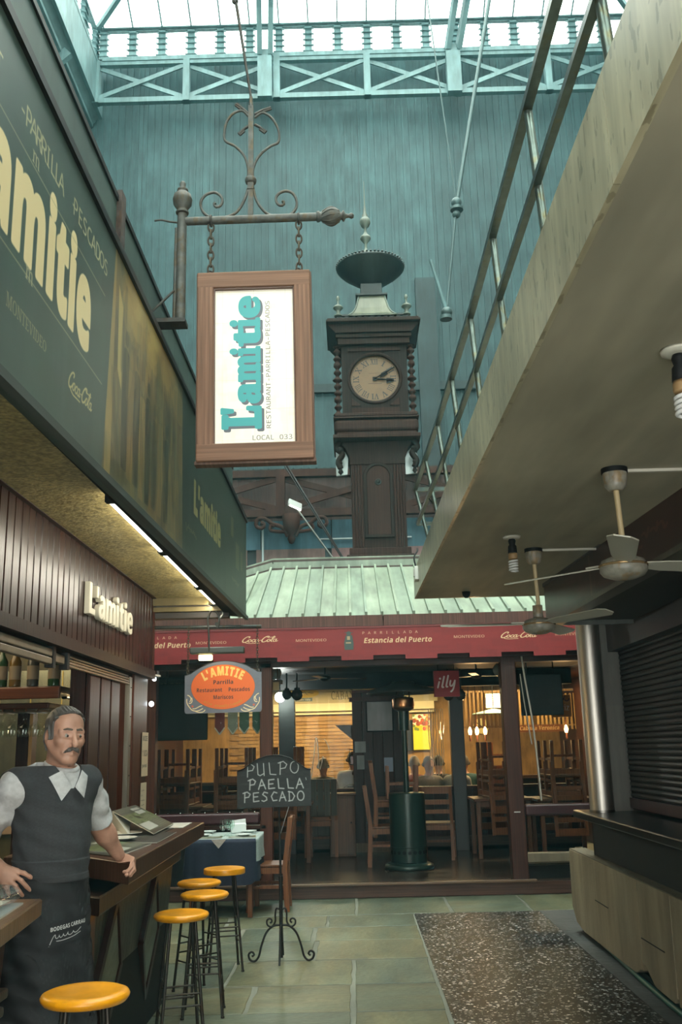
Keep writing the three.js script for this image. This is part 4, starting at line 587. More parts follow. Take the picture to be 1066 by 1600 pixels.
  obj('counter_top', [xf(prism([[-1.035, 4.62], [-1.07, 7.1], [-1.74, 7.1], [-1.74, 5.02], [-1.36, 4.98]], 0.085, 0.006), [0, 1.03, 0], [-Math.PI / 2, 0, 0])], topW, cc);
  obj('top_inlay', [xf(prism([[-1.16, 4.85], [-1.19, 7.0], [-1.70, 7.0], [-1.70, 5.12], [-1.40, 5.1]], 0.004), [0, 1.1215, 0], [-Math.PI / 2, 0, 0])], mat({ color: rgb(0.055, 0.055, 0.045), roughness: 0.3, map: T.stone }), cc);
  obj('arm_rest', [xf(prism([[-1.19, 4.72], [-1.22, 7.02], [-1.40, 7.02], [-1.40, 4.9]], 0.07, 0.008), [0, 0.885, 0], [-Math.PI / 2, 0, 0])], mould, cc);
  obj('carcass', [box2(-1.70, 0, -7.0, -1.38, 1.03, -5.0), box2(-1.5, 0.0, -6.98, -1.30, 0.9, -4.95)], M.black, cc);
  const Rb = rng(8), fb = [0.85, 1, 1.15].map((k) => wood(rgb(0.115 * k, 0.112 * k, 0.078 * k), 0.42));
  for (let k = 0; k < 33; k++) { const z0 = -4.88 - k * 0.065; obj('face_board', [hexa([[-1.335, 0.1, z0], [-1.335, 0.1, z0 - 0.061], [-1.265, 0.885, z0 - 0.061], [-1.265, 0.885, z0]], [-0.03, 0, 0])], fb[Math.floor(Rb() * 3)], cc); }
  obj('end_post', [rbox(0.13, 0.9, 0.17, -1.31, 0.45, -4.82, 0.03, 3)], wood(rgb(0.30, 0.075, 0.022), 0.32), cc);
  obj('end_panel', [box2(-1.72, 0, -5.02, -1.36, 1.03, -4.96)], M.redWood, cc);
  obj('skirting', [rbox(0.05, 0.12, 2.2, -1.345, 0.06, -5.95, 0.01)], mould, cc);
  const slate = mat({ color: rgb(0.36, 0.36, 0.29), map: T.stone, roughness: 0.5, bumpMap: T.stoneBump, bumpScale: 0.006 });
  for (const z of [-5.32, -6.35]) { const fr = [], D = [[0, 0.36], [0.24, 0], [0, -0.36], [-0.24, 0]], P = (d) => { const y = 0.52 + d[1]; return [-1.255 - (0.885 - y) * 0.089, y, z - d[0]]; }; for (let i = 0; i < 4; i++) fr.push(bar(P(D[i]), P(D[(i + 1) % 4]), 0.045, 0.045, V(1, 0, 0))); const f = obj('diamond_frame', fr, wood(rgb(0.05, 0.018, 0.012), 0.4), cc); const q = D.map((d) => P([d[0] * 0.86, d[1] * 0.86])); mesh('stone_inlay', hexaUV([q[2], q[1], q[0], q[3]].map((p) => [p[0] + 0.012, p[1], p[2]]), [-0.02, 0, 0]), slate, f); }
  // near counter piece at the picture edge
  const nc = thing('counter_end', 'short wooden counter end with papers at the picture edge in front of the man', 'counter');
  obj('counter_top', [xf(prism([[-1.03, 2.4], [-1.175, 3.79], [-1.75, 3.79], [-1.75, 2.4]], 0.05, 0.006), [0, 1.03, 0], [-Math.PI / 2, 0, 0])], wood(rgb(0.30, 0.16, 0.08), 0.3), nc);
  obj('front', [hexa([[-1.3, 0, -2.4], [-1.33, 0, -3.7], [-1.26, 1.03, -3.7], [-1.2, 1.03, -2.4]], [-0.3, 0, 0])], M.darkWood, nc);
  for (let k = 0; k < 3; k++) obj('side_moulding', [rbox(0.05, 0.035, 1.2, -1.25 - k * 0.012, 0.80 - k * 0.06, -3.05, 0.01)], wood(rgb(0.12, 0.09, 0.06), 0.4), nc);

  // menus, plates, leaflets on the counter
  const paper = mat({ color: rgb(0.62, 0.6, 0.52), roughness: 0.5 });
  const menuTex = (seed) => canvasTex(256, 160, (x, w, h) => { const r = rng(seed); x.fillStyle = '#5b6152'; x.fillRect(0, 0, w, h); x.fillStyle = '#6d7a52'; x.fillRect(0, 40, w, 60); x.fillStyle = 'rgba(40,50,36,.5)'; for (let i = 0; i < 40; i++) x.fillRect(r() * w, 40 + r() * 55, 6 + r() * 30, 3 + r() * 10); x.fillStyle = '#b9bdb4'; x.fillRect(16, 100, 110, 40); x.fillRect(150, 14, 84, 40); x.fillStyle = '#3a3f38'; x.fillRect(0, 28, w, 5); x.fillRect(0, 146, w, 14); x.fillStyle = '#7a7d72'; for (let i = 0; i < 8; i++) x.fillRect(150, 70 + i * 9, 60 + r() * 30, 3); });
  const mt = [1, 2, 3].map((s) => mat({ color: 0xffffff, map: menuTex(s), roughness: 0.3 }));
  const leaf = (name, label, c, push, m) => tag(mesh(name, hexa(c, push), [m, paper]), label, 'menu');
  leaf('menu_card', 'green and grey printed menu lying open on the counter beside the man', [[-1.13, 1.128, -4.98], [-1.10, 1.128, -5.44], [-1.44, 1.135, -5.66], [-1.50, 1.135, -5.18]], [0, -0.006, 0], mt[0]);
  const mb = thing('folded_menu', 'folded menu standing half open like a tent on the counter near the notices', 'menu');
  mesh('cover', hexa([[-1.19, 1.14, -5.95], [-1.22, 1.14, -6.75], [-1.50, 1.26, -6.85], [-1.50, 1.26, -6.2]], [0, -0.005, 0]), [mt[1], paper], mb);
  mesh('inner_page', hexa([[-1.34, 1.127, -5.98], [-1.50, 1.255, -6.2], [-1.51, 1.255, -6.8], [-1.66, 1.127, -6.5]], [0, -0.004, 0]), [paper, paper], mb);
  leaf('menu_card', 'pale leaflet lying flat at the far end of the counter', [[-1.12, 1.128, -6.55], [-1.13, 1.128, -6.98], [-1.40, 1.128, -7.0], [-1.42, 1.128, -6.6]], [0, -0.004, 0], paper);
  leaf('menu_card', 'dark placemat with a white edge lying between the plates on the counter', [[-1.08, 1.128, -5.5], [-1.10, 1.128, -6.2], [-1.36, 1.128, -6.2], [-1.36, 1.128, -5.6]], [0, -0.004, 0], mat({ color: rgb(0.06, 0.062, 0.05), roughness: 0.35, map: T.grime }));
  const plateG = (r) => merge([lathe([[0, 0.006], [r * 0.6, 0.006], [r * 0.7, 0.012], [r, 0.02], [r, 0.024], [r * 0.72, 0.016], [0, 0.011]], 36)]), china = mat({ color: rgb(0.78, 0.76, 0.68), roughness: 0.15 });
  const p1 = tag(mesh('plate', plateG(0.125), china), 'white dinner plate on the counter just behind the folded menu', 'plate'); p1.position.set(-1.40, 1.122, -6.02);
  const p2 = tag(mesh('plate', plateG(0.10), china), 'smaller white plate on the counter by the man’s forearm', 'plate'); p2.position.set(-1.33, 1.122, -5.68);
  // acrylic leaflet holder and papers on the near counter
  tag(mesh('paper_sheet', hexa([[-1.12, 1.092, -2.9], [-1.195, 1.092, -3.66], [-1.62, 1.092, -3.69], [-1.6, 1.092, -2.9]], [0, -0.008, 0]), [mat({ color: rgb(0.48, 0.55, 0.55), roughness: 0.3, map: T.grime }), paper]), 'bluish printed sheets lying on the near counter end', 'paper');
  const ah = thing('leaflet_holder', 'clear bent acrylic leaflet holder on the near counter end', 'holder', [-1.30, 1.094, -3.56]); ah.scale.setScalar(0.62);
  const acr = new THREE.MeshPhysicalMaterial({ color: rgb(0.95, 0.98, 0.98), transmission: 0.9, roughness: 0.05, thickness: 0 });
  { const pr = [[-0.14, 0.004], [0.10, 0.004], [0.15, 0.02], [0.155, 0.05], [0.13, 0.085], [0.08, 0.098], [0.0, 0.10]], g = new THREE.PlaneGeometry(1, 0.3, pr.length * 3, 1), p = g.attributes.position, cv = new THREE.CatmullRomCurve3(pr.map(([a, b]) => V(a, b, 0))); for (let k = 0; k < p.count; k++) { const q = cv.getPoint(p.getX(k) + 0.5); p.setXYZ(k, q.x, q.y, p.getY(k)); } g.computeVertexNormals(); mesh('curved_sheet', g, acr, ah); }
  obj('white_slip', [box(0.12, 0.004, 0.22, 0.05, 0.014, 0)], paper, ah);

  // stools
  const yel = new THREE.MeshPhysicalMaterial({ color: rgb(1.0, 0.40, 0.006), roughness: 0.36, map: re(T.rough, 0.5, 0.5), specularIntensity: 0.5, clearcoat: 0.3, clearcoatRoughness: 0.12 }), legM = mat({ color: rgb(0.065, 0.055, 0.045), roughness: 0.4, metalness: 0.7, map: T.rust });
  const nickM = mat({ color: rgb(0.08, 0.03, 0.01), roughness: 0.7 });
  function stool(label, x, z, h, r, kind, turn, seed) {
    const t = thing('bar_stool', label, 'stool', [x, 0, z], turn), R = rng(seed);
    const prof = kind === 'flat' ? [[0, h - 0.042], [r - 0.004, h - 0.042], [r, h - 0.038], [r, h - 0.006], [r - 0.006, h], [0, h]] : [[0, h - 0.04], [r - 0.03, h - 0.04], [r - 0.012, h - 0.036], [r - 0.002, h - 0.024], [r, h - 0.016], [r - 0.006, h - 0.006], [r - 0.022, h], [r - 0.045, h - 0.003], [r - 0.08, h - 0.009], [0, h - 0.011]];
    const s = obj('seat', lathe(prof, 48), yel, t);
    if (kind !== 'flat') obj('chip', Array.from({ length: 7 }, () => { const a = 1.2 + R() * 1.6 + (R() < 0.3 ? 2 : 0), q = R() * 0.5; return xf(new THREE.SphereGeometry(1, 6, 4), [Math.sin(a) * (r - 0.004), h - 0.022 - q * 0.02, Math.cos(a - 0.0) * (r - 0.004)], [0, a, 0], [0.004 + R() * 0.005, 0.002, 0.002]); }), nickM, s);
    const top = r * 0.62, bot = r * 1.12, y1 = h - 0.035, P = (a, y) => { const k = top + (bot - top) * (1 - y / y1); return [Math.cos(a) * k, y, Math.sin(a) * k]; };
    for (let i = 0; i < 4; i++) { const a = Math.PI / 4 + i * Math.PI / 2; obj('leg', [rod(P(a, 0), P(a, y1), 0.0095, 0.0095, 10), cyl(0.012, 0.012, P(a, 0)[0], 0.006, P(a, 0)[2], 10)], legM, t); }
    for (let i = 0; i < 4; i++) { const a = Math.PI / 4 + i * Math.PI / 2, b = a + Math.PI / 2; for (const y of i % 2 ? [0.20, 0.36] : [0.25, 0.31]) obj('stretcher', rod(P(a, y), P(b, y), 0.0055, 0.0055, 8), legM, t); }
    return t;
  }
  stool('nearest yellow bar stool, cut by the bottom edge of the picture', -0.97, -3.70, 0.79, 0.156, 'round', 0.35, 1);
  stool('yellow bar stool second nearest, standing alone before the diamond panels', -1.0, -5.84, 0.72, 0.157, 'round', 0.3, 2);
  stool('yellow bar stool just behind the second nearest one, seat a little higher in view', -0.985, -6.62, 0.72, 0.157, 'round', 0.1, 3);
  stool('yellow bar stool half hidden behind the others, closest to the far end of the counter', -1.11, -7.2, 0.72, 0.155, 'round', 0.7, 4);
  stool('farthest yellow bar stool with a flat drum-shaped seat before the navy table', -1.02, -7.88, 0.725, 0.16, 'flat', 0.25, 5);

  // laid table with navy cloth
  const navy = mat({ color: rgb(0.015, 0.024, 0.056), roughness: 0.85, map: T.weave }), whiteC = mat({ color: rgb(0.55, 0.66, 0.62), roughness: 0.8, map: T.weave });
  const TX0 = -1.70, TX1 = -1.0, TZ0 = -10.95, TZ1 = -10.12, TH = 0.745;
  const tb = thing('dining_table', 'small wooden dining table hidden under the navy cloth beyond the stools', 'table', [(TX0 + TX1) / 2, 0, (TZ0 + TZ1) / 2]);
  obj('table_top', rbox(TX1 - TX0 - 0.02, 0.03, TZ1 - TZ0 - 0.02, 0, TH - 0.02, 0, 0.006), M.midWood, tb); for (const sx of [-1, 1]) for (const sz of [-1, 1]) obj('leg', rbox(0.05, TH - 0.03, 0.05, sx * 0.29, (TH - 0.03) / 2, sz * 0.35, 0.006), M.midWood, tb);
  function drape(x0, x1, z0, z1, y, drops, seed, m, name, label) { // drops: front, right, back, left
    const nx = 40, nz = 40, ex = 0.001, pos = [], idx = [], R = rng(seed), ph = R() * 6; const N = 60, rows = 12; const pts = []; const per = [];
    for (let i = 0; i < N; i++) { const t = i / N * 4, s = Math.floor(t), f = t - s; per.push(s === 0 ? [x0 + (x1 - x0) * f, z1, 0, 1, 0] : s === 1 ? [x1, z1 + (z0 - z1) * f, 1, 0, 1] : s === 2 ? [x1 + (x0 - x1) * f, z0, 0, -1, 2] : [x0, z0 + (z1 - z0) * f, -1, 0, 3]); }
    pos.push((x0 + x1) / 2, y, (z0 + z1) / 2); for (let r = 0; r <= rows; r++) for (let i = 0; i < N; i++) { const [px, pz, ax, az, s] = per[i]; const f = r === 0 ? 0 : (r) / rows, d = drops[s], w = f * (0.012 + 0.02 * Math.sin(i * 0.9 + ph) + 0.012 * Math.sin(i * 1.9 + ph * 2)) * Math.min(1, d * 3); const cx = Math.sign(px - (x0 + x1) / 2), cz = Math.sign(pz - (z0 + z1) / 2); pos.push(px + ax * (w + (r ? 0.006 : 0)), y - (r === 0 ? 0 : 0.004) - d * f, pz + az * (w + (r ? 0.006 : 0))); }
    for (let i = 0; i < N; i++) idx.push(0, 1 + i, 1 + (i + 1) % N); for (let r = 0; r < rows; r++) for (let i = 0; i < N; i++) { const a = 1 + r * N + i, b = 1 + r * N + (i + 1) % N, c = a + N, d = b + N; idx.push(a, c, b, b, c, d); }
    const g = new THREE.BufferGeometry(); g.setAttribute('position', new THREE.Float32BufferAttribute(pos, 3)); g.setIndex(idx); g.computeVertexNormals(); const o = mesh(name, merge([g]), m); m.side = THREE.DoubleSide; return tag(o, label, 'tablecloth');
  }
  drape(TX0, TX1, TZ0, TZ1, TH + 0.002, [0.43, 0.40, 0.4, 0.42], 3, navy, 'tablecloth', 'navy blue cloth hanging over the laid table behind the stools');
  drape(TX0 + 0.06, TX1 + 0.012, TZ0 + 0.05, TZ1 - 0.02, TH + 0.008, [0.012, 0.22, 0.1, 0.01], 5, whiteC, 'tablecloth', 'white overlay cloth on the navy table, hanging down at its right side');
  tag(obj('napkin_corner', [xf(prism([[-0.08, 0], [0.07, 0], [-0.005, -0.085]], 0.003), [-1.36, 0.748, TZ1 + 0.034])], mat({ color: rgb(0.6, 0.55, 0.5), roughness: 0.8, map: T.weave })), 'white pointed cloth corner hanging over the navy cloth front', 'napkin');
  const top = TH + 0.012, pl = plateG(0.085), c2 = mat({ color: rgb(0.7, 0.76, 0.72), roughness: 0.15 });
  for (const [x, z, s] of [[-1.56, -10.36, 'side plate at the near end of the white overlay by the counter'], [-1.57, -10.78, 'side plate at the back of the laid table left of the glasses'], [-1.14, -10.3, 'side plate near the front right corner of the laid table'], [-1.13, -10.72, 'side plate at the back right of the laid table']]) { const p = tag(mesh('plate', pl, c2), s, 'plate'); p.position.set(x, top, z); }
  for (const [x0, z, s] of [[-1.62, -10.22, 'greenish paper placemat at the front left of the laid table'], [-1.28, -10.24, 'greenish paper placemat at the front right of the laid table']]) tag(mesh('placemat', hexa([[x0, top + 0.002, z + 0.08], [x0 + 0.28, top + 0.002, z + 0.08], [x0 + 0.26, top + 0.002, z - 0.14], [x0 + 0.02, top + 0.002, z - 0.14]], [0, -0.003, 0]), [mt[2], paper]), s, 'placemat');
  const gob = merge([lathe([[0.03, 0], [0.031, 0.002], [0.005, 0.008], [0.004, 0.05], [0.02, 0.065], [0.033, 0.09], [0.034, 0.12], [0.028, 0.16], [0.027, 0.16], [0.033, 0.12], [0.031, 0.09], [0, 0.064]], 18)]);
  const gm = new THREE.MeshPhysicalMaterial({ color: rgb(0.95, 1, 0.98), transmission: 1, roughness: 0, thickness: 0, ior: 1.5 });
  let g0 = null; for (const [x, z] of [[-1.36, -10.36], [-1.30, -10.42], [-1.27, -10.34], [-1.33, -10.5]]) { const g = g0 ? copy(g0) : tag(mesh('goblet', gob, gm), 'clear stemmed goblet in the cluster on the laid table', 'glass', 'goblets on the laid table'); g0 = g0 || g; g.position.set(x, top, z); }
  const nh = thing('napkin_holder', 'white napkin holder standing behind the goblets on the laid table', 'napkin holder', [-1.24, top, -10.72], 0.25);
  obj('holder', [rbox(0.16, 0.10, 0.07, 0, 0.05, 0, 0.012, 2)], mat({ color: rgb(0.72, 0.76, 0.74), roughness: 0.35 }), nh); obj('napkins', [box(0.14, 0.05, 0.04, 0, 0.105, 0), box(0.13, 0.05, 0.01, 0.01, 0.112, 0.015, 0.1, 0, 0.1)], mat({ color: rgb(0.8, 0.82, 0.8), roughness: 0.8 }), nh);
}
// wooden dining chairs, built once and set out by clones
const chairProto = (() => {
  const t = new THREE.Group(); t.name = 'dining_chair'; const m = wood(rgb(0.30, 0.105, 0.035), 0.4), dk = wood(rgb(0.22, 0.08, 0.03), 0.4);
  for (const s of [-1, 1]) { obj('leg', [bar([s * 0.19, 0, 0.19], [s * 0.19, 0.43, 0.19], 0.04, 0.04)], m, t, false); obj('back_post', [bar([s * 0.19, 0, -0.21], [s * 0.19, 0.45, -0.19], 0.042, 0.05), bar([s * 0.19, 0.44, -0.19], [s * 0.19, 0.92, -0.25], 0.04, 0.05)], m, t); }
  obj('seat', [rbox(0.42, 0.028, 0.42, 0, 0.445, 0, 0.01, 2)], dk, t); obj('seat_frame', [box2(-0.19, 0.37, 0.175, 0.19, 0.43, 0.2), box2(-0.19, 0.37, -0.2, 0.19, 0.43, -0.175), box2(-0.205, 0.37, -0.2, -0.18, 0.43, 0.2), box2(0.18, 0.37, -0.2, 0.205, 0.43, 0.2)], m, t);
  obj('top_rail', [bar([-0.19, 0.87, -0.245], [0.19, 0.87, -0.245], 0.025, 0.09)], m, t); obj('back_slat', [bar([-0.19, 0.72, -0.225], [0.19, 0.72, -0.225], 0.02, 0.06)], m, t); obj('back_slat', [bar([-0.19, 0.6, -0.21], [0.19, 0.6, -0.21], 0.02, 0.05)], m, t);
  obj('stretcher', [bar([-0.19, 0.2, 0.19], [0.19, 0.2, 0.19], 0.02, 0.03)], m, t); obj('stretcher', [bar([-0.19, 0.24, -0.2], [-0.19, 0.24, 0.19], 0.02, 0.03)], m, t); obj('stretcher', [bar([0.19, 0.24, -0.2], [0.19, 0.24, 0.19], 0.02, 0.03)], m, t);
  return t;
})();
function chair(label, pos, rot, group, sc = 1) { const c = chairProto.clone(); c.name = numbered('dining_chair'); c.position.set(...pos); c.rotation.set(...rot, 'YXZ'); c.scale.setScalar(sc); c.userData = { label, category: 'chair' }; if (group) c.userData.group = group; scene.add(c); return c; }
chair('orange-brown wooden chair drawn up to the right side of the navy table', [-0.92, 0, -10.66], [0, -Math.PI / 2, 0]);
// ---------- inside the restaurant: veranda, inner partition, bright grill bar beyond ----------
{
  const FL = 0.15, PZ = -14.7;
  const part = struct('partition', [box2(-3.2, FL, PZ - 0.06, 3.3, 0.2, PZ + 0.06)], M.darkWood);
  const bd = [0.85, 1, 1.2].map((k) => wood(rgb(0.04 * k, 0.017 * k, 0.011 * k), 0.5));
  const greyB = [0.9, 1.1].map((k) => wood(rgb(0.17 * k, 0.15 * k, 0.115 * k), 0.5));
  for (let k = 0; k < 34; k++) { const x0 = -3.2 + k * 0.19; if (x0 > -0.05 && x0 < 0.5) continue; obj('low_board', box2(x0, FL, PZ - 0.03, x0 + 0.184, 1.0, PZ + 0.03), x0 < 0 && x0 > -1.0 ? greyB[k % 2] : bd[k % 3], part); }
  obj('sill', [box2(-3.2, 1.0, PZ - 0.09, 0.0, 1.035, PZ + 0.1), box2(0.5, 1.0, PZ - 0.09, 3.3, 1.035, PZ + 0.1)], M.darkWood, part, true);
  obj('skirting', [box2(-3.2, FL, PZ + 0.03, -0.05, 0.34, PZ + 0.06), box2(0.55, FL, PZ + 0.03, 3.3, 0.34, PZ + 0.06)], wood(rgb(0.13, 0.085, 0.055), 0.5), part, true);
  obj('lintel', [box2(-3.2, 2.475, PZ - 0.1, 3.3, 2.72, PZ + 0.1)], M.black, part);
  const teal = mat({ color: rgb(0.022, 0.028, 0.026), roughness: 0.4, map: T.grime });
  obj('square_post', rbox(0.24, 2.3, 0.2, -0.97, 1.28, PZ + 0.05, 0.01), teal, part); obj('square_post', rbox(0.2, 2.3, 0.2, 1.55, 1.28, PZ + 0.05, 0.01), teal, part);
  // middle pillar of boards with frames and stickers
  const pw = [0.9, 1.1].map((k) => wood(rgb(0.060 * k, 0.025 * k, 0.018 * k), 0.45));
  const pil = struct('pillar', [box2(0.0, FL, PZ - 0.2, 0.78, 2.45, PZ + 0.05)], M.darkWood);
  for (let k = 0; k < 5; k++) obj('pillar_board', rbox(0.145, 2.25, 0.04, 0.075 + k * 0.15, 1.28, PZ + 0.07, 0.006), pw[k % 2], pil);
  obj('base_block', [box2(-0.02, FL, PZ + 0.03, 0.8, 0.27, PZ + 0.13)], wood(rgb(0.24, 0.17, 0.10), 0.5), pil);
  obj('pillar_cap', [box2(-0.04, 2.28, PZ + 0.02, 0.82, 2.34, PZ + 0.14)], M.darkWood, pil);
  const paperM = mat({ color: rgb(0.34, 0.36, 0.33), roughness: 0.5, map: T.grime });
  const nb = thing('framed_notice', 'large grey framed notice on the middle pillar behind the heater', 'frame', [0.41, 2.06, PZ + 0.11]);
  obj('frame', [box(0.40, 0.02, 0.02, 0, 0.22, 0), box(0.40, 0.02, 0.02, 0, -0.22, 0), box(0.02, 0.44, 0.02, -0.195, 0, 0), box(0.02, 0.44, 0.02, 0.195, 0, 0)], M.black, nb); obj('sheet', box(0.37, 0.42, 0.008, 0, 0, 0), mat({ color: rgb(0.30, 0.32, 0.30), roughness: 0.35, map: T.grime }), nb);
  for (const [x, y, w, h, s] of [[0.11, 1.62, 0.16, 0.16, 'square pale paper pinned on the pillar below the framed notice'], [0.11, 1.40, 0.11, 0.2, 'tall pale paper pinned on the pillar behind the stacked chairs'], [0.52, 1.36, 0.13, 0.2, 'small bluish card in a stand behind the heater pole']]) tag(obj('paper_notice', box(w, h, 0.006, x, y, PZ + 0.096), x > 0.5 ? mat({ color: rgb(0.20, 0.25, 0.33), roughness: 0.4 }) : paperM), s, 'notice');
  // clear plastic sheets with glints, hung in the partition openings
  const clearM = new THREE.MeshPhysicalMaterial({ color: rgb(0.93, 0.94, 0.9), transmission: 1, roughness: 0.03, thickness: 0, ior: 1.2 });
  const sheet = (label, x0, x1, z) => { const g = new THREE.PlaneGeometry(x1 - x0, 1.38, 40, 3), p = g.attributes.position; for (let k = 0; k < p.count; k++) p.setZ(k, 0.005 * Math.sin(p.getX(k) * 14 + Math.sin(p.getX(k) * 7))); g.computeVertexNormals(); const t = tag(mesh('plastic_sheet', g, clearM), label, 'curtain'); t.position.set((x0 + x1) / 2, 1.72, z); };
  sheet('clear plastic sheet hung over the low partition left of the middle pillar', -0.84, -0.02, PZ - 0.02); sheet('clear plastic sheet hung over the low partition between the pillar and the right inner post', 0.82, 1.43, PZ - 0.02);
  const glint = new THREE.MeshPhysicalMaterial({ color: rgb(0.8, 0.75, 0.62), roughness: 0.08, transmission: 0.45, thickness: 0 });
  tag(obj('curtain_fold', [tube([[-0.63, 1.15, PZ + 0.05], [-0.58, 1.5, PZ + 0.07], [-0.54, 1.78, PZ + 0.06], [-0.51, 1.55, PZ + 0.07], [-0.5, 1.3, PZ + 0.05], [-0.44, 1.5, PZ + 0.06]], 0.009, 40, 6), tube([[-0.42, 1.75, PZ + 0.05], [-0.38, 1.68, PZ + 0.05], [-0.35, 1.6, PZ + 0.06]], 0.008, 12, 6)], glint), 'glinting folds of plastic looped on the sheet left of the middle pillar', 'curtain');
  { const R = rng(17), gs = []; for (let k = 0; k < 7; k++) { const x = 1.14 + k * 0.035, p = []; for (let j = 0; j < 9; j++) p.push([x + (R() - 0.5) * 0.025, 2.15 - j * 0.12, PZ + 0.03 + (R() - 0.5) * 0.03]); gs.push(tube(p, 0.006, 24, 5)); } tag(obj('curtain_fold', gs, glint), 'glinting vertical folds of plastic beside the right inner post', 'curtain'); }

  // ---- the bright grill bar behind
  const BZ = -18.6;
  const ochre = mat({ color: rgb(0.56, 0.32, 0.11), map: re(T.grime, 0.8, 0.8), roughness: 0.6 });
  const bw = struct('wall_grill_bar', [box2(-3.2, 0, BZ - 0.1, 3.9, 2.75, BZ)], ochre);
  const br = [[0.50, 0.29, 0.11], [0.56, 0.34, 0.14], [0.45, 0.25, 0.09]].map((c) => mat({ color: rgb(...c), map: T.grime, roughness: 0.7 })); const Rr = rng(12);
  for (let r = 0; r < 18; r++) for (let k = 0; k < 9; k++) { const x0 = -2.3 + k * 0.3 + (r % 2) * 0.15; if (x0 > 0.2) continue; obj('brick', box2(x0, 1.0 + r * 0.066, BZ, x0 + 0.288, 1.0 + r * 0.066 + 0.056, BZ + 0.02 + Rr() * 0.008), br[Math.floor(Rr() * 3)], bw); }
  const white = mat({ color: rgb(0.74, 0.66, 0.42), roughness: 0.5 });
  obj('cornice', [box2(-3.1, 2.30, BZ, 1.55, 2.44, BZ + 0.16), box2(-3.1, 2.24, BZ, 1.55, 2.30, BZ + 0.08)], white, bw);
  // name board over the bar
  const nt = canvasTex(1024, 96, (x, w, h) => { x.fillStyle = '#b7ab84'; x.fillRect(0, 0, w, h); x.fillStyle = '#a3a07c'; x.fillRect(0, 0, w, 10); x.fillStyle = '#d0b24a'; x.beginPath(); x.ellipse(245, 28, 90, 30, 0, 0, 7); x.fill(); worn(x, 185, 38, 120, 22, '#8a7434', 7, 8); x.fillStyle = '#5d7078'; x.fillRect(195, 58, 100, 22); fitText(x, 'Buen Vino', 205, 75, 80, 13, '#px sans-serif', '#d8d8c8'); fitText(x, 'CABAÑA  VERONICA', 404, 72, 390, 52, '#px serif', '#57543d'); });
  const nbd = thing('name_board', 'long cream name board with dark serif capitals over the grill bar', 'signboard', [0, 0, BZ]);
  mesh('lettered_face', hexa([[-1.7, 2.44, 0.14], [1.62, 2.44, 0.14], [1.62, 2.72, 0.14], [-1.7, 2.72, 0.14]], [0, 0, -0.1]), [mat({ color: 0xffffff, map: nt, roughness: 0.5 }), white], nbd);
  // yellow poster, dark screen
  const po = canvasTex(128, 256, (x, w, h) => { x.fillStyle = '#c9b41e'; x.fillRect(0, 0, w, h); x.fillStyle = '#e8dfae'; x.fillRect(0, 0, w, 80); const r = rng(3); for (let i = 0; i < 40; i++) { x.fillStyle = ['#b5542a', '#6b7a30', '#d89b3a', '#8a3a22'][i % 4]; x.beginPath(); x.arc(r() * w, r() * 110, 4 + r() * 13, 0, 7); x.fill(); } x.fillStyle = '#d8c42e'; x.fillRect(0, 120, w, 136); });
  tag(mesh('lit_poster', hexa([[1.14, 1.55, BZ + 0.05], [1.46, 1.55, BZ + 0.05], [1.46, 2.2, BZ + 0.05], [1.14, 2.2, BZ + 0.05]], [0, 0, -0.03]), [mat({ color: 0xffffff, map: po, emissive: 0xffffff, emissiveMap: po, emissiveIntensity: 0.5, roughness: 0.5 }), M.black]), 'bright yellow backlit food poster on the wall of the grill bar', 'poster');
  tag(obj('dark_screen', rbox(0.28, 0.56, 0.05, 1.0, 1.82, BZ + 0.05, 0.01), M.black), 'dark upright screen beside the yellow poster in the grill bar', 'screen');
  tag(obj('beam_hood', [xf(prism([[-0.44, 0], [0.12, 0], [0.12, -0.66], [-0.02, -0.36]], 0.5), [0.16, 1.98, -16.6])], wood(rgb(0.05, 0.018, 0.012), 0.4)), 'dark red slanting hood jutting out by the middle pillar', 'hood');
  { const t = thing('hanging_lantern', 'small red and dark hanging lantern under the slanting hood', 'lantern', [0.02, 1.42, -15.6]); obj('frame', [box(0.16, 0.012, 0.12, 0, 0.16, 0), box(0.16, 0.012, 0.12, 0, -0.06, 0), ...[-0.075, 0.075].map((x) => box(0.01, 0.22, 0.01, x, 0.05, 0.05))], M.blackIron, t); obj('red_glass', box(0.12, 0.12, 0.09, 0, 0, 0), mat({ color: rgb(0.30, 0.015, 0.015), roughness: 0.2 }), t); obj('chain', cyl(0.006, 0.5, 0, 0.4, 0, 6), M.blackIron, t); }
  // slatted screen of separate laths, white illuminated box sign
  const lath = wood(rgb(0.52, 0.30, 0.11), 0.45), lat = thing('slat_screen', 'row of upright pale wooden laths high in the grill bar at right', 'screen', [0, 0, -17.2]);
  const lg = merge([box(0.035, 0.62, 0.03)]); for (let k = 0; k < 19; k++) { const s = mesh('slat', lg, lath, lat); s.position.set(1.78 + k * 0.073, 2.2, 0); } for (let k = 0; k < 10; k++) { const s = mesh('slat', lg, lath, lat); s.position.set(3.25 + k * 0.073, 2.15, 0); } obj('rail', [box2(1.75, 2.5, -0.04, 3.95, 2.54, -0.01), box2(1.75, 1.9, -0.04, 3.95, 1.93, -0.01)], lath, lat);
  const bs = canvasTex(128, 64, (x, w, h) => { x.fillStyle = '#fff3d6'; x.fillRect(0, 0, w, h); x.fillStyle = '#caa66a'; for (let i = 0; i < 5; i++) x.fillRect(12 + (i % 2) * 8, 12 + i * 9, 60 - i * 6, 3); });
  tag(mesh('light_box_sign', hexa([[2.33, 2.23, -17.0], [2.75, 2.23, -17.0], [2.75, 2.47, -17.0], [2.33, 2.47, -17.0]], [0, 0, -0.06]), [mat({ color: 0xffffff, map: bs, emissive: 0xffffff, emissiveMap: bs, emissiveIntensity: 1.6 }), M.black]), 'small glowing white box sign on the slatted screen', 'sign');
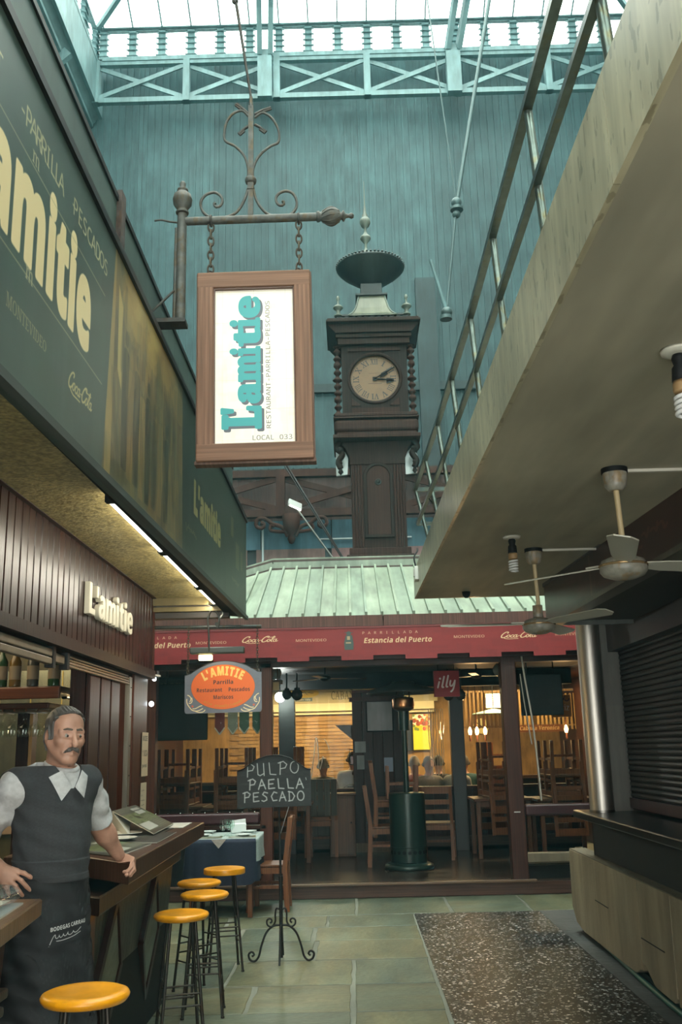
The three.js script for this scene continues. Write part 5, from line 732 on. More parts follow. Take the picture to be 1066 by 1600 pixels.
  // wall dial, green parasol lamp, candle bulbs
  const dial = thing('wall_dial', 'round pale dial on the wall right of the candle bulbs', 'clock', [2.38, 1.95, -18.2]); obj('face', xf(new THREE.CylinderGeometry(0.14, 0.14, 0.04, 32), [0, 0, 0], [Math.PI / 2, 0, 0]), mat({ color: rgb(0.85, 0.72, 0.3), roughness: 0.4 }), dial); obj('hand', [bar([-0.08, 0.06, 0.025], [0.03, -0.03, 0.025], 0.012)], M.black, dial); obj('bracket', box(0.04, 0.3, 0.2, 0, 0, -0.15), M.darkWood, dial);
  const um = thing('pendant_shade', 'wide flat green lamp shade hanging over the bar at right', 'lamp', [2.45, 2.14, -17.0]); obj('shade', lathe([[0, 0.08], [0.05, 0.07], [0.36, 0.0], [0.37, -0.02], [0.35, -0.015], [0, 0.05]], 28), mat({ color: rgb(0.30, 0.42, 0.33), roughness: 0.4 }), um); obj('cord', cyl(0.008, 0.6, 0, 0.36, 0, 6), M.black, um);
  const flame = mat({ color: 0xffffff, emissive: rgb(1, 0.62, 0.22), emissiveIntensity: 8 });
  for (const [x, z, s] of [[1.86, -15.6, 'first of the three warm candle bulbs in a row seen over the upturned chairs'], [1.97, -15.6, 'middle of the three warm candle bulbs seen over the upturned chairs'], [2.10, -15.6, 'third of the three warm candle bulbs seen over the upturned chairs'], [3.38, -15.6, 'single warm candle bulb beside the steel column']]) { const t = thing('candle_bulb', s, 'lamp', [x, 1.83, z]); obj('bulb_glass', lathe([[0, -0.07], [0.022, -0.06], [0.032, -0.01], [0.018, 0.04], [0, 0.07]], 14), flame, t); obj('stem', [cyl(0.016, 0.10, 0, -0.11, 0, 10), cyl(0.007, 0.9, 0, 0.5, 0, 6)], M.darkWood, t); }
  { const l = new THREE.PointLight(rgb(1, 0.6, 0.25), 2.2); l.name = 'candle_light'; l.position.set(1.97, 1.83, -15.5); l.castShadow = true; l.shadow.radius = 4; scene.add(l); }
  { const l = new THREE.PointLight(rgb(1, 0.6, 0.25), 1.6); l.name = 'candle_light'; l.position.set(3.38, 1.83, -15.5); l.castShadow = true; l.shadow.radius = 4; scene.add(l); }
  const vt = canvasTex(512, 64, (x, w, h) => { x.fillStyle = '#7a4416'; x.fillRect(0, 0, w, h); x.font = 'italic bold 100px serif'; fitText(x, 'Cabaña Veronica', 40, 46, 430, 34, 'bold #px serif', '#e0b878', 0.25); });
  tag(mesh('name_board', hexa([[2.75, 1.80, -16.6], [3.55, 1.80, -16.6], [3.55, 1.92, -16.6], [2.75, 1.92, -16.6]], [0, 0, -0.04]), [mat({ color: 0xffffff, map: vt, roughness: 0.5 }), M.darkWood]), 'narrow brown board with slanting cream script seen through the right bay', 'signboard');
  const ot = canvasTex(128, 128, (x, w, h) => { x.fillStyle = '#c98b2c'; x.fillRect(0, 0, w, h); fitText(x, 'natiz', 10, 90, 105, 34, '#px sans-serif', '#fff0d0'); x.strokeStyle = '#4a2c10'; x.lineWidth = 6; for (let i = 0; i < 3; i++) { x.beginPath(); x.arc(25 + i * 38, 20, 16, 0, 4); x.stroke(); } });
  tag(mesh('hanging_sign', hexa([[3.12, 2.0, -15.3], [3.42, 2.0, -15.3], [3.42, 2.34, -15.3], [3.12, 2.34, -15.3]], [0, 0, -0.02]), [mat({ color: 0xffffff, map: ot, roughness: 0.5 }), M.darkWood]), 'small amber sign with white lettering hanging right beside the steel column', 'sign');
  obj('counter_front', [box2(-3.0, 0.15, -17.0, 3.8, 1.05, -16.8)], M.darkWood, bw); obj('counter_top', [box2(-3.0, 1.05, -17.1, 3.8, 1.1, -16.7)], wood(rgb(0.2, 0.1, 0.05), 0.3), bw, true);
  // lights of the bar: ceiling panels as diffusing lamps with their light
  for (const [x, z, w, k] of [[-0.9, -17.4, 2.2, 1], [1.0, -17.4, 1.2, 1], [2.8, -16.6, 1.6, 0.9]]) { const t = thing('ceiling_lamp', ['broad warm ceiling lamp over the left half of the grill bar, hidden above the lintel', 'warm ceiling lamp over the middle of the grill bar, hidden above the lintel', 'warm ceiling lamp over the slatted screen, hidden above the lintel'][x < 0 ? 0 : x < 2 ? 1 : 2], 'lamp', [x, 2.68, z]); obj('diffuser', rbox(w, 0.03, 0.5, 0, 0, 0, 0.01), mat({ color: 0xffffff, emissive: rgb(1, 0.8, 0.45), emissiveIntensity: 1.2 }), t); areaLight('grill_bar_light', w, 0.5, [x, 2.655, z], [x, 0, z - 0.0001], rgb(1, 0.74, 0.36), 30 * k); }
  // white spot lamp by the left inner post, dim globes
  const hot = mat({ color: 0xffffff, emissive: rgb(0.95, 1, 0.95), emissiveIntensity: 14 });
  { const t = thing('spot_lamp', 'bright white spot lamp by the left inner post, next to dark globes', 'lamp', [-1.06, 2.36, -14.4]); obj('lamp_glass', ball(0.075, 0, 0, 0, 14, 10), hot, t); obj('arm', [cyl(0.012, 0.3, 0, 0.2, 0, 8)], M.black, t); const l = new THREE.PointLight(rgb(0.95, 1, 0.92), 4); l.name = 'spot_lamp_light'; l.position.set(-1.06, 2.36, -14.4); l.castShadow = true; l.shadow.radius = 4; scene.add(l); }
  const gl = mat({ color: rgb(0.16, 0.17, 0.15), roughness: 0.25 }), gd = mat({ color: rgb(0.05, 0.055, 0.05), roughness: 0.25 });
  for (const [x, y, z, r, m, s] of [[-0.98, 2.57, -12.5, 0.085, gl, 'dim glass globe lamp under the ceiling beside the left post'], [1.91, 2.54, -12.5, 0.085, gl, 'dim glass globe lamp under the ceiling beside the right dark post'], [-0.95, 2.39, -14.3, 0.075, gd, 'dark globe next to the bright white spot lamp, closer to the left'], [-0.80, 2.385, -14.3, 0.085, gd, 'larger dark globe right of the bright white spot lamp'], [1.42, 2.32, -14.3, 0.075, gd, 'dark globe at the top of the right inner post'], [1.60, 2.32, -14.3, 0.075, gd, 'dark globe on the far side of the right inner post']]) { const t = thing('globe_lamp', s, 'lamp', [x, y, z]); obj('globe', ball(r, 0, 0, 0, 20, 14), m, t); obj('stem', [cyl(0.012, 2.72 - y - r * 0.8, 0, (2.72 - y + r * 0.8) / 2, 0, 8), cyl(r * 0.5, 0.03, 0, r, 0, 16)], M.black, t); }
  // square red hanging sign with white letters
  const il = canvasTex(256, 256, (x, w, h) => { x.fillStyle = '#8a1216'; x.fillRect(0, 0, w, h); x.strokeStyle = '#d9c9c2'; x.lineWidth = 17; x.lineCap = 'round'; x.lineJoin = 'round'; x.beginPath(); x.moveTo(52, 110); x.lineTo(36, 165); x.moveTo(104, 58); x.lineTo(80, 150); x.quadraticCurveTo(78, 168, 92, 162); x.moveTo(146, 50); x.lineTo(122, 146); x.quadraticCurveTo(120, 164, 134, 158); x.moveTo(168, 100); x.quadraticCurveTo(150, 160, 178, 150); x.quadraticCurveTo(198, 138, 212, 98); x.moveTo(212, 98); x.quadraticCurveTo(200, 190, 168, 206); x.stroke(); x.fillStyle = '#d9c9c2'; x.beginPath(); x.arc(62, 78, 11, 0, 7); x.fill(); });
  const ily = thing('hanging_sign', 'square red sign with white slanting letters hanging beside the heater', 'sign', [1.19, 2.36, -12.2], 0.12); mesh('lettered_panel', hexa([[-0.16, -0.16, 0.03], [0.16, -0.16, 0.03], [0.16, 0.16, 0.03], [-0.16, 0.16, 0.03]], [0, 0, -0.05]), [mat({ color: 0xffffff, map: il, roughness: 0.35 }), mat({ color: rgb(0.22, 0.01, 0.012), roughness: 0.4 })], ily); obj('hanger', [cyl(0.006, 0.2, -0.1, 0.25, 0, 6), cyl(0.006, 0.2, 0.1, 0.25, 0, 6)], M.black, ily);
  // ceiling fan blades just seen in the dark
  for (const [x, z, s] of [[-0.35, -13.0, 'dark ceiling fan in the veranda left of the heater'], [1.7, -13.2, 'dark ceiling fan in the veranda near the right dark post']]) { const t = thing('ceiling_fan', s, 'ceiling fan', [x, 2.52, z]); obj('motor', lathe([[0, 0.05], [0.07, 0.03], [0.08, 0], [0.05, -0.03], [0, -0.04]], 20), M.black, t); obj('down_rod', cyl(0.012, 0.2, 0, 0.12, 0, 8), M.black, t); for (let k = 0; k < 3; k++) { const b = obj('blade', box(0.5, 0.008, 0.1, 0.32, 0, 0), mat({ color: rgb(0.06, 0.06, 0.055), roughness: 0.35 }), t); b.rotation.y = k * 2.094 + 0.3; } }

  // ---- furniture of the veranda
  // patio heater
  const h = thing('patio_heater', 'tall dark green mushroom-shaped gas patio heater standing on the raised floor', 'heater', [0.66, FL, -12.55]);
  const green = mat({ color: rgb(0.016, 0.032, 0.025), roughness: 0.3, metalness: 0.3 });
  obj('base', lathe([[0, 0], [0.30, 0], [0.31, 0.02], [0.30, 0.05], [0.24, 0.075], [0, 0.075]], 40), green, h);
  obj('tank_housing', lathe([[0, 0.07], [0.22, 0.07], [0.225, 0.09], [0.225, 0.885], [0.215, 0.9], [0.04, 0.905], [0, 0.905]], 48), green, h);
  for (let k = 0; k < 9; k++) { const a = -1.2 + k * 0.3; obj('air_hole', xf(new THREE.CylinderGeometry(0.022, 0.022, 0.012, 12), [Math.sin(a) * 0.222, 0.2, Math.cos(a) * 0.222], [Math.PI / 2, 0, -a]), M.black, h); }
  obj('housing_band', [torus(0.225, 0.006, [0, 0.26, 0], [Math.PI / 2, 0, 0], 6, 40)], green, h);
  obj('pole', cyl(0.035, 0.85, 0, 1.30, 0, 20), green, h);
  obj('burner_sleeve', cyl(0.07, 0.26, 0, 1.79, 0, 24), green, h);
  obj('burner_head', [lathe([[0, 1.9], [0.08, 1.9], [0.13, 1.93], [0.14, 1.96], [0.14, 2.05], [0.12, 2.07], [0, 2.07]], 32)], mat({ color: rgb(0.45, 0.22, 0.10), metalness: 1, roughness: 0.28 }), h);
  obj('reflector', lathe([[0.0, 2.285], [0.13, 2.275], [0.16, 2.24], [0.42, 2.17], [0.47, 2.13], [0.465, 2.122], [0.40, 2.155], [0.15, 2.21], [0, 2.22]], 48), mat({ color: rgb(0.30, 0.30, 0.27), metalness: 0.8, roughness: 0.34 }), h);
  obj('reflector_stay', [cyl(0.01, 0.16, 0.08, 2.13, 0, 8), cyl(0.01, 0.16, -0.08, 2.13, 0, 8), cyl(0.01, 0.16, 0, 2.13, 0.08, 8)], M.blackIron, h);
  // chairs by the heater
  chair('oak chair standing left of the heater, lowest of the small stack', [0.40, FL, -12.95], [0, Math.PI / 2, 0], null, 1.06);
  chair('upper chair tilted on the seat of the oak chair left of the heater', [0.47, FL + 0.36, -12.98], [0, Math.PI / 2, 0.06], null, 1.0);
  chair('chair turned over on top of the small stack left of the heater', [0.62, FL + 1.22, -13.05], [0, -Math.PI / 2, Math.PI], null, 0.95);
  chair('oak chair standing right of the heater, seen from behind', [1.12, FL, -13.55], [0, Math.PI - 0.15, 0], null, 1.02);
  // wooden cabinet and covered chair left of the pillar
  const cb = thing('serving_cabinet', 'upright brown wooden serving cabinet left of the middle pillar', 'cabinet', [-0.17, FL, -14.2]); obj('carcass', rbox(0.36, 0.82, 0.34, 0, 0.41, 0, 0.008), wood(rgb(0.17, 0.075, 0.036), 0.45), cb); obj('top', rbox(0.40, 0.025, 0.38, 0, 0.832, 0, 0.006), wood(rgb(0.22, 0.10, 0.05), 0.35), cb, true); obj('door', rbox(0.31, 0.74, 0.012, 0, 0.41, 0.176, 0.004), wood(rgb(0.21, 0.088, 0.04), 0.4), cb); obj('knob', ball(0.012, 0.12, 0.45, 0.19, 10, 8), M.blackIron, cb);
  const cv = chair('tall chair with a grey slatted back beside the serving cabinet', [-0.47, FL, -14.25], [0, Math.PI, 0], null, 1.1); for (let k = 0; k < 5; k++) obj('grey_slat', [bar([-0.17 + k * 0.085, 0.5, -0.225], [-0.17 + k * 0.085, 0.95, -0.29], 0.075, 0.015)], greyB[k % 2], cv);
  // tables with upturned chairs
  const dt = wood(rgb(0.20, 0.075, 0.03), 0.4);
  const tg = { t: merge([rbox(0.78, 0.035, 0.78, 0, 0.745, 0, 0.008), box(0.68, 0.07, 0.02, 0, 0.69, 0.33), box(0.68, 0.07, 0.02, 0, 0.69, -0.33)]), l: merge([rbox(0.055, 0.73, 0.055, 0, 0.365, 0, 0.006)]) };
  const table = (label, x, z) => { const t = thing('dining_table', label, 'table', [x, FL, z]); mesh('table_top', tg.t, dt, t); for (const sx of [-1, 1]) for (const sz of [-1, 1]) mesh('leg', tg.l, dt, t).position.set(sx * 0.33, 0, sz * 0.33); };
  const G = 'chairs upturned on the veranda tables';
  const spots = [[1.98, -13.7, 'dark table with upturned chairs right of the heater, nearest the right dark post'], [2.35, -16.1, 'dark table with upturned chairs far behind the right inner post'], [2.75, -13.3, 'dark table with upturned chairs behind the right window bay'], [-1.55, -13.0, 'dark table with upturned chairs behind the orange sign bay'], [-2.35, -13.4, 'dark table with upturned chairs deep in the left bay'], [-0.95, -13.75, 'dark table with upturned chairs behind the chalkboard']];
  spots.forEach(([x, z, lab], i) => { table(lab, x, z); const names = ['post', 'inner post', 'right bay', 'orange sign', 'left bay', 'chalkboard']; const y = FL + 0.765 + 0.46;
    const where = ['right dark post', 'far inner post', 'right bay', 'orange sign', 'deep left bay', 'chalkboard'][i], ry = 0.12 - i * 0.05;
    for (const [f, zz] of [['front', 1], ['rear', -1]]) for (const [u, dy] of [['lower', 0], ['upper', 0.27]]) chair(u + ' of two chairs upturned together on the ' + f + ' half of the table, ' + where, [x + 0.05 * dy, y + dy, z + zz * 0.22], [0, ry + (zz > 0 ? Math.PI : 0), Math.PI], null, 1.0); });
  // pennants hung in the left bay
  const pm = [['small red pennant hanging behind the orange sign, nearest the black panel', rgb(0.24, 0.05, 0.045), -1.62], ['dull white pennant hanging second behind the orange sign', rgb(0.30, 0.33, 0.25), -1.46], ['green square pennant with a pale edge behind the orange sign', rgb(0.10, 0.20, 0.14), -1.32], ['green pointed pennant with a pale edge below the orange sign', rgb(0.09, 0.22, 0.15), -1.16], ['pale narrow pennant below the right end of the orange sign', rgb(0.34, 0.36, 0.28), -1.02]];
  for (const [s, c, x] of pm) { const t = thing('pennant', s, 'pennant', [x, 1.92, -12.0]); obj('cloth', [xf(prism([[-0.06, 0.16], [0.06, 0.16], [0.06, -0.03], [0, -0.11], [-0.06, -0.03]], 0.006))], mat({ color: c, roughness: 0.8, map: T.weave }), t); obj('fringe', [bar([-0.06, -0.035, 0.004], [0, -0.115, 0.004], 0.014), bar([0.06, -0.035, 0.004], [0, -0.115, 0.004], 0.014), cyl(0.004, 0.65, 0, 0.48, 0, 5)], mat({ color: rgb(0.45, 0.45, 0.36), roughness: 0.8 }), t); }
  { const t = thing('picture_lamp', 'lit warm strip lamp just above the orange sign under the banner', 'lamp', [-1.2, 2.36, -11.9]); obj('housing', [rbox(0.72, 0.05, 0.06, 0, 0.05, 0, 0.01), cyl(0.008, 0.3, -0.3, 0.21, 0, 6), cyl(0.008, 0.3, 0.3, 0.21, 0, 6)], wood(rgb(0.2, 0.12, 0.06), 0.4), t); obj('lamp_glass', rbox(0.22, 0.09, 0.03, -0.20, 0, 0.03, 0.01), mat({ color: 0xffffff, emissive: rgb(1, 0.75, 0.32), emissiveIntensity: 5 }), t); obj('board', rbox(0.40, 0.10, 0.02, 0.12, 0, 0.03, 0.005), mat({ color: rgb(0.5, 0.34, 0.14), roughness: 0.5 }), t); areaLight('picture_lamp_light', 0.3, 0.05, [-1.4, 2.34, -11.84], [-1.4, 1.2, -11.6], rgb(1, 0.75, 0.35), 4); }
  // gilt letters on a dark beam in the left bay, read in mirror order through the glass
  const ml = canvasTex(256, 64, (x, w, h) => { x.fillStyle = '#120f0c'; x.fillRect(0, 0, w, h); fitText(x, 'uenoui', 6, 48, 240, 34, 'bold #px serif', '#5b4a36'); });
  tag(mesh('beam_lettering', hexa([[-2.3, 2.32, -11.62], [-1.75, 2.32, -11.62], [-1.75, 2.46, -11.62], [-2.3, 2.46, -11.62]], [0, 0, -0.02]), [mat({ color: 0xffffff, map: ml, roughness: 0.5 }), M.black]), 'dark board with faint brown raised letters above the black panel', 'signboard');
}
// ---------- hanging signs, bracket, lettering, clock tower ----------
const font = await new FontLoader().loadAsync('fonts/droid/droid_sans_bold.typeface.json');
{
  // raised cream letters on the boarded fascia
  const t = thing('raised_lettering', 'raised cream letters of the stall name fixed on the dark boarded fascia', 'lettering', [-1.698, 2.485, -6.1], Math.PI / 2);
  const cm = mat({ color: rgb(0.66, 0.62, 0.48), roughness: 0.45 }); let x = 0; const H = 0.2, SX = 1.28 / 1.09;
  for (const ch of "L'amitie") { const g = new TextGeometry(ch, { font, size: H, depth: 0.03, curveSegments: 6, bevelEnabled: true, bevelSize: 0.004, bevelThickness: 0.004, bevelSegments: 1 }); g.computeBoundingBox(); const w = g.boundingBox.max.x - g.boundingBox.min.x; g.translate(-g.boundingBox.min.x, 0, 0); const m = obj('letter', g, cm, t); m.position.x = x; m.scale.x = SX; x += (w + (ch === "'" ? 0.012 : 0.026)) * SX; }
}
{
  // the hanging framed sign
  const Z0 = -4.75, woodF = wood(rgb(0.33, 0.165, 0.10), 0.6), woodE = wood(rgb(0.24, 0.13, 0.09), 0.5);
  const tex = canvasTex(1024, 1830, (x, w, h) => {
    x.fillStyle = '#faf0e0'; x.fillRect(0, 0, w, h); const R = rng(2); for (let i = 0; i < 300; i++) { x.fillStyle = i % 2 ? 'rgba(240,214,170,.10)' : 'rgba(255,244,222,.10)'; x.fillRect(R() * w, R() * h, 20 + R() * 120, 20 + R() * 160); }
    x.strokeStyle = 'rgba(150,140,120,.45)'; x.lineWidth = 2.5; for (const u of [0.11, 0.495, 0.885]) { x.beginPath(); x.moveTo(u * w, 0); x.lineTo(u * w, h); x.stroke(); } for (const v of [0.035, 0.225, 0.41, 0.595, 0.78, 0.97]) { x.beginPath(); x.moveTo(0, v * h); x.lineTo(w, v * h); x.stroke(); }
    const turn = (X, Y, fn) => { x.save(); x.translate(X, Y); x.rotate(-Math.PI / 2); fn(); x.restore(); };
    // large name with a thick grey shadow, reading upwards: letter, start and end along the height, cap or x height across
    const glyphs = [['L', 0.10, 0.235, 0.43], ["'", 0.185, 0.235, 0.0], ['a', 0.255, 0.385, 0.235], ['m', 0.395, 0.56, 0.235], ['i', 0.562, 0.615, 0.235], ['t', 0.625, 0.735, 0.235], ['i', 0.742, 0.80, 0.235], ['e', 0.805, 0.945, 0.225]];
    const name = (dx, dy, col) => { for (const [c, a, b, hh] of glyphs) turn(0.555 * w + dx, (1 - a) * h + dy, () => { x.font = 'bold 100px serif'; x.fillStyle = x.strokeStyle = col; x.lineJoin = 'round'; x.lineWidth = 9; const m = x.measureText(c).width, sx = (b - a) * h / m * 1.04, sy = c === "'" ? 4.6 : hh * w / (c === 'L' ? 71 : 53); if (c === "'") x.translate(0, -0.13 * w); x.scale(sx, sy); x.fillText(c, 0, 0); x.strokeText(c, 0, 0); }); };
    name(30, 30, '#5b5d66'); name(0, 0, '#3a9c9e');
     
    turn(0.69 * w, 0.905 * h, () => fitText(x, 'RESTAURANT-PARRILLA-PESCADOS', 0, 0, 0.82 * h, 0.055 * w, '#px monospace', '#4c4b45'));
    fitText(x, 'LOCAL 033', 0.46 * w, 0.972 * h, 0.49 * w, 0.030 * h, '#px monospace', '#4c4b45');
  });
  const t = thing('hanging_sign', 'large framed hanging sign with upright blue lettering on cream tiles', 'sign', [-0.465, 3.05, Z0]); t.rotation.z = 0.006;
  const W = 0.605, Hh = 1.065;
  obj('stile', [rbox(0.088, Hh, 0.075, -W / 2 + 0.044, Hh / 2, 0, 0.007, 1)], woodF, t); obj('stile', [rbox(0.088, Hh, 0.075, W / 2 - 0.044, Hh / 2, 0, 0.007, 1)], woodF, t);
  obj('rail', [rbox(W + 0.004, 0.092, 0.077, 0, Hh - 0.046, 0, 0.007, 1)], woodF, t, true); obj('rail', [rbox(W + 0.004, 0.095, 0.077, 0, 0.0475, 0, 0.007, 1)], woodF, t, true);
  obj('edge_strip', [box2(-W / 2 - 0.012, -0.012, -0.045, W / 2 + 0.012, 0.006, 0.02), box2(-W / 2 - 0.008, 0, -0.05, -W / 2 + 0.0, Hh, 0.01), box2(W / 2, 0, -0.05, W / 2 + 0.008, Hh, 0.01)], woodE, t);
  obj('inner_bead', [box2(-W / 2 + 0.086, 0.09, 0.008, -W / 2 + 0.094, Hh - 0.09, 0.03), box2(W / 2 - 0.094, 0.09, 0.008, W / 2 - 0.086, Hh - 0.09, 0.03), box2(-W / 2 + 0.09, Hh - 0.1, 0.008, W / 2 - 0.09, Hh - 0.09, 0.03)], mat({ color: rgb(0.09, 0.035, 0.02), roughness: 0.5 }), t);
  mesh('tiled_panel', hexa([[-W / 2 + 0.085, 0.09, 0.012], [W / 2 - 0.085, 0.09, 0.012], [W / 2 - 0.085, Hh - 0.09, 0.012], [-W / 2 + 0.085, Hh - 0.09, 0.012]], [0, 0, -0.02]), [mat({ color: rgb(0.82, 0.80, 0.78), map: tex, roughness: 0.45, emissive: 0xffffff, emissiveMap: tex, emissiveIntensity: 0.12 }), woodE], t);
  obj('eye_bolt', [torus(0.014, 0.005, [-0.24, Hh + 0.012, 0], [0, 0, 0], 6, 16), torus(0.014, 0.005, [0.24, Hh + 0.012, 0], [0, 0, 0], 6, 16)], M.blackIron, t);
  // bracket of pipe and scrolled flat iron
  const iron = mat({ color: rgb(0.135, 0.13, 0.115), roughness: 0.62, metalness: 0.25, map: T.rust, bumpMap: T.stoneBump, bumpScale: 0.003 }), ironD = mat({ color: rgb(0.075, 0.065, 0.055), roughness: 0.6, metalness: 0.3, map: T.rust });
  const b = thing('sign_bracket', 'weathered iron pipe bracket with scrolls and ball finials carrying the framed sign', 'bracket', [0, 0, Z0]);
  obj('upright', [rod([-0.868, 3.845, 0], [-0.868, 4.49, 0], 0.026, 0.026, 18), rod([-0.903, 3.85, -0.01], [-0.899, 4.41, -0.01], 0.011, 0.011, 10)], iron, b);
  obj('arm', [rod([-0.85, 4.445, 0], [-0.10, 4.452, 0], 0.0225, 0.0225, 18)], iron, b);
  obj('finial', lathe([[0, 0.0], [0.034, 0.002], [0.036, 0.012], [0.028, 0.02], [0.03, 0.03], [0.05, 0.06], [0.0525, 0.085], [0.054, 0.09], [0.052, 0.095], [0.047, 0.118], [0.024, 0.14], [0.03, 0.147], [0.03, 0.153], [0.014, 0.162], [0.016, 0.178], [0.017, 0.19], [0.01, 0.202], [0, 0.204]], 26, [-0.868, 4.49, 0]), iron, b);
  const fin = lathe([[0, 0], [0.03, 0], [0.031, 0.014], [0.024, 0.02], [0.029, 0.032], [0.047, 0.06], [0.051, 0.08], [0.046, 0.105], [0.028, 0.128], [0.018, 0.135], [0.03, 0.145], [0.03, 0.151], [0.013, 0.16], [0.01, 0.178], [0.017, 0.19], [0.012, 0.203], [0, 0.206]], 26, [-0.125, 4.452, 0], [0, 0, -Math.PI / 2]); obj('arm_finial', [fin, ...Array.from({ length: 10 }, (_, k) => { const a = k / 10 * 6.283; return tube([[-0.095, 4.452 + 0.03 * Math.sin(a), 0.03 * Math.cos(a)], [-0.045, 4.452 + 0.0515 * Math.sin(a + 0.3), 0.0515 * Math.cos(a + 0.3)], [0.0, 4.452 + 0.03 * Math.sin(a + 0.6), 0.03 * Math.cos(a + 0.6)]], 0.004, 10, 5); })], iron, b);
  obj('foot_plate', [box2(-1.054, 3.825, -0.05, -0.835, 3.848, 0.05)], ironD, b);
  obj('side_stay', [rod([-1.05, 3.86, 0.03], [-0.905, 4.03, 0.0], 0.007, 0.007, 8)], ironD, b);
  obj('wire', tube([[-1.02, 4.455, 0.0], [-0.98, 4.452, 0.01], [-0.94, 4.447, 0], [-0.895, 4.44, 0]], 0.006, 14, 6), ironD, b);
  const strip = (pts, w = 0.008) => tube(pts.map(([x, y]) => [x, y, 0]), w, 56, 6);
  obj('scroll', strip([[-0.503,4.642],[-0.524,4.569],[-0.572,4.49],[-0.643,4.462],[-0.715,4.468],[-0.757,4.509],[-0.766,4.563],[-0.74,4.605],[-0.692,4.62],[-0.656,4.597],[-0.646,4.566],[-0.658,4.536],[-0.68,4.529],[-0.694,4.547],[-0.684,4.556]]), iron, b);
  obj('scroll', strip([[-0.476,4.642],[-0.452,4.553],[-0.392,4.475],[-0.333,4.462],[-0.273,4.468],[-0.239,4.507],[-0.236,4.56],[-0.259,4.604],[-0.301,4.616],[-0.338,4.597],[-0.35,4.564],[-0.332,4.53],[-0.308,4.531],[-0.304,4.547],[-0.314,4.555]]), iron, b);
  obj('heart_scroll', strip([[-0.503,4.7],[-0.503,4.755],[-0.524,4.841],[-0.573,4.905],[-0.634,4.948],[-0.637,5.011],[-0.622,5.073],[-0.586,5.122],[-0.537,5.137],[-0.5,5.1]], 0.0075), iron, b);
  obj('heart_scroll', strip([[-0.476,4.7],[-0.476,4.754],[-0.445,4.838],[-0.378,4.902],[-0.335,4.925],[-0.329,4.987],[-0.353,5.058],[-0.389,5.104],[-0.426,5.119],[-0.466,5.09]], 0.0075), iron, b);
  for (const [p, q] of [[[-0.503,5.116],[-0.574,5.181]],[[-0.466,5.11],[-0.373,5.15]],[[-0.5,5.037],[-0.555,4.983]],[[-0.466,5.045],[-0.404,4.992]]]) obj('leaf_spike', [tube([[p[0], p[1], 0], [(p[0] + q[0]) / 2, (p[1] + q[1]) / 2 + 0.006, 0], [q[0], q[1], 0]], 0.008, 10, 6), bar([(p[0] + q[0]) / 2, (p[1] + q[1]) / 2, 0], [q[0], q[1], 0], 0.022, 0.01, V(0, 0, 1))], ironD, b);
  obj('stem', [bar([-0.49, 4.45, 0], [-0.487, 5.165, 0], 0.028, 0.022), rod([-0.487, 5.15, 0], [-0.487, 5.225, 0], 0.013, 0.010, 10)], iron, b);
  obj('collar', [lathe([[0.018, -0.02], [0.03, -0.016], [0.033, 0], [0.03, 0.012], [0.018, 0.018]], 18, [-0.489, 4.69, 0]), box(0.034, 0.04, 0.03, -0.489, 4.65, 0)], iron, b);
  tag(obj('hanger_rod', [rod([-0.487, 5.22, Z0], [-0.585, 5.95, Z0], 0.007, 0.009, 8), rod([-0.585, 5.95, Z0], [-0.60, 14, Z0 - 0.5], 0.006, 0.006, 6), lathe([[0.008, -0.04], [0.018, -0.03], [0.018, 0.03], [0.008, 0.04]], 12, [-0.58, 5.9, Z0])], ironD), 'dark hanger rod rising from the top of the scrolled bracket', 'rod');
  // chains, link by link
  const link = merge([torus(0.0155, 0.0052, [0, 0, 0], [0, 0, 0], 6, 18, [1, 1.65, 1])]);
  for (const [x, lab] of [[-0.708, 'short iron chain holding the left corner of the framed sign'], [-0.225, 'short iron chain holding the right corner of the framed sign']]) { const c = thing('chain', lab, 'chain', [x, 0, Z0]); for (let k = 0; k < 7; k++) { const l = mesh('link', link, k % 2 ? iron : ironD, c); l.position.y = 4.405 - k * 0.0425; l.rotation.y = k % 2 ? Math.PI / 2 : 0.25; } obj('top_ring', torus(0.029, 0.006, [0, 4.443, 0], [0, Math.PI / 2, 0], 6, 20), ironD, c); }
}
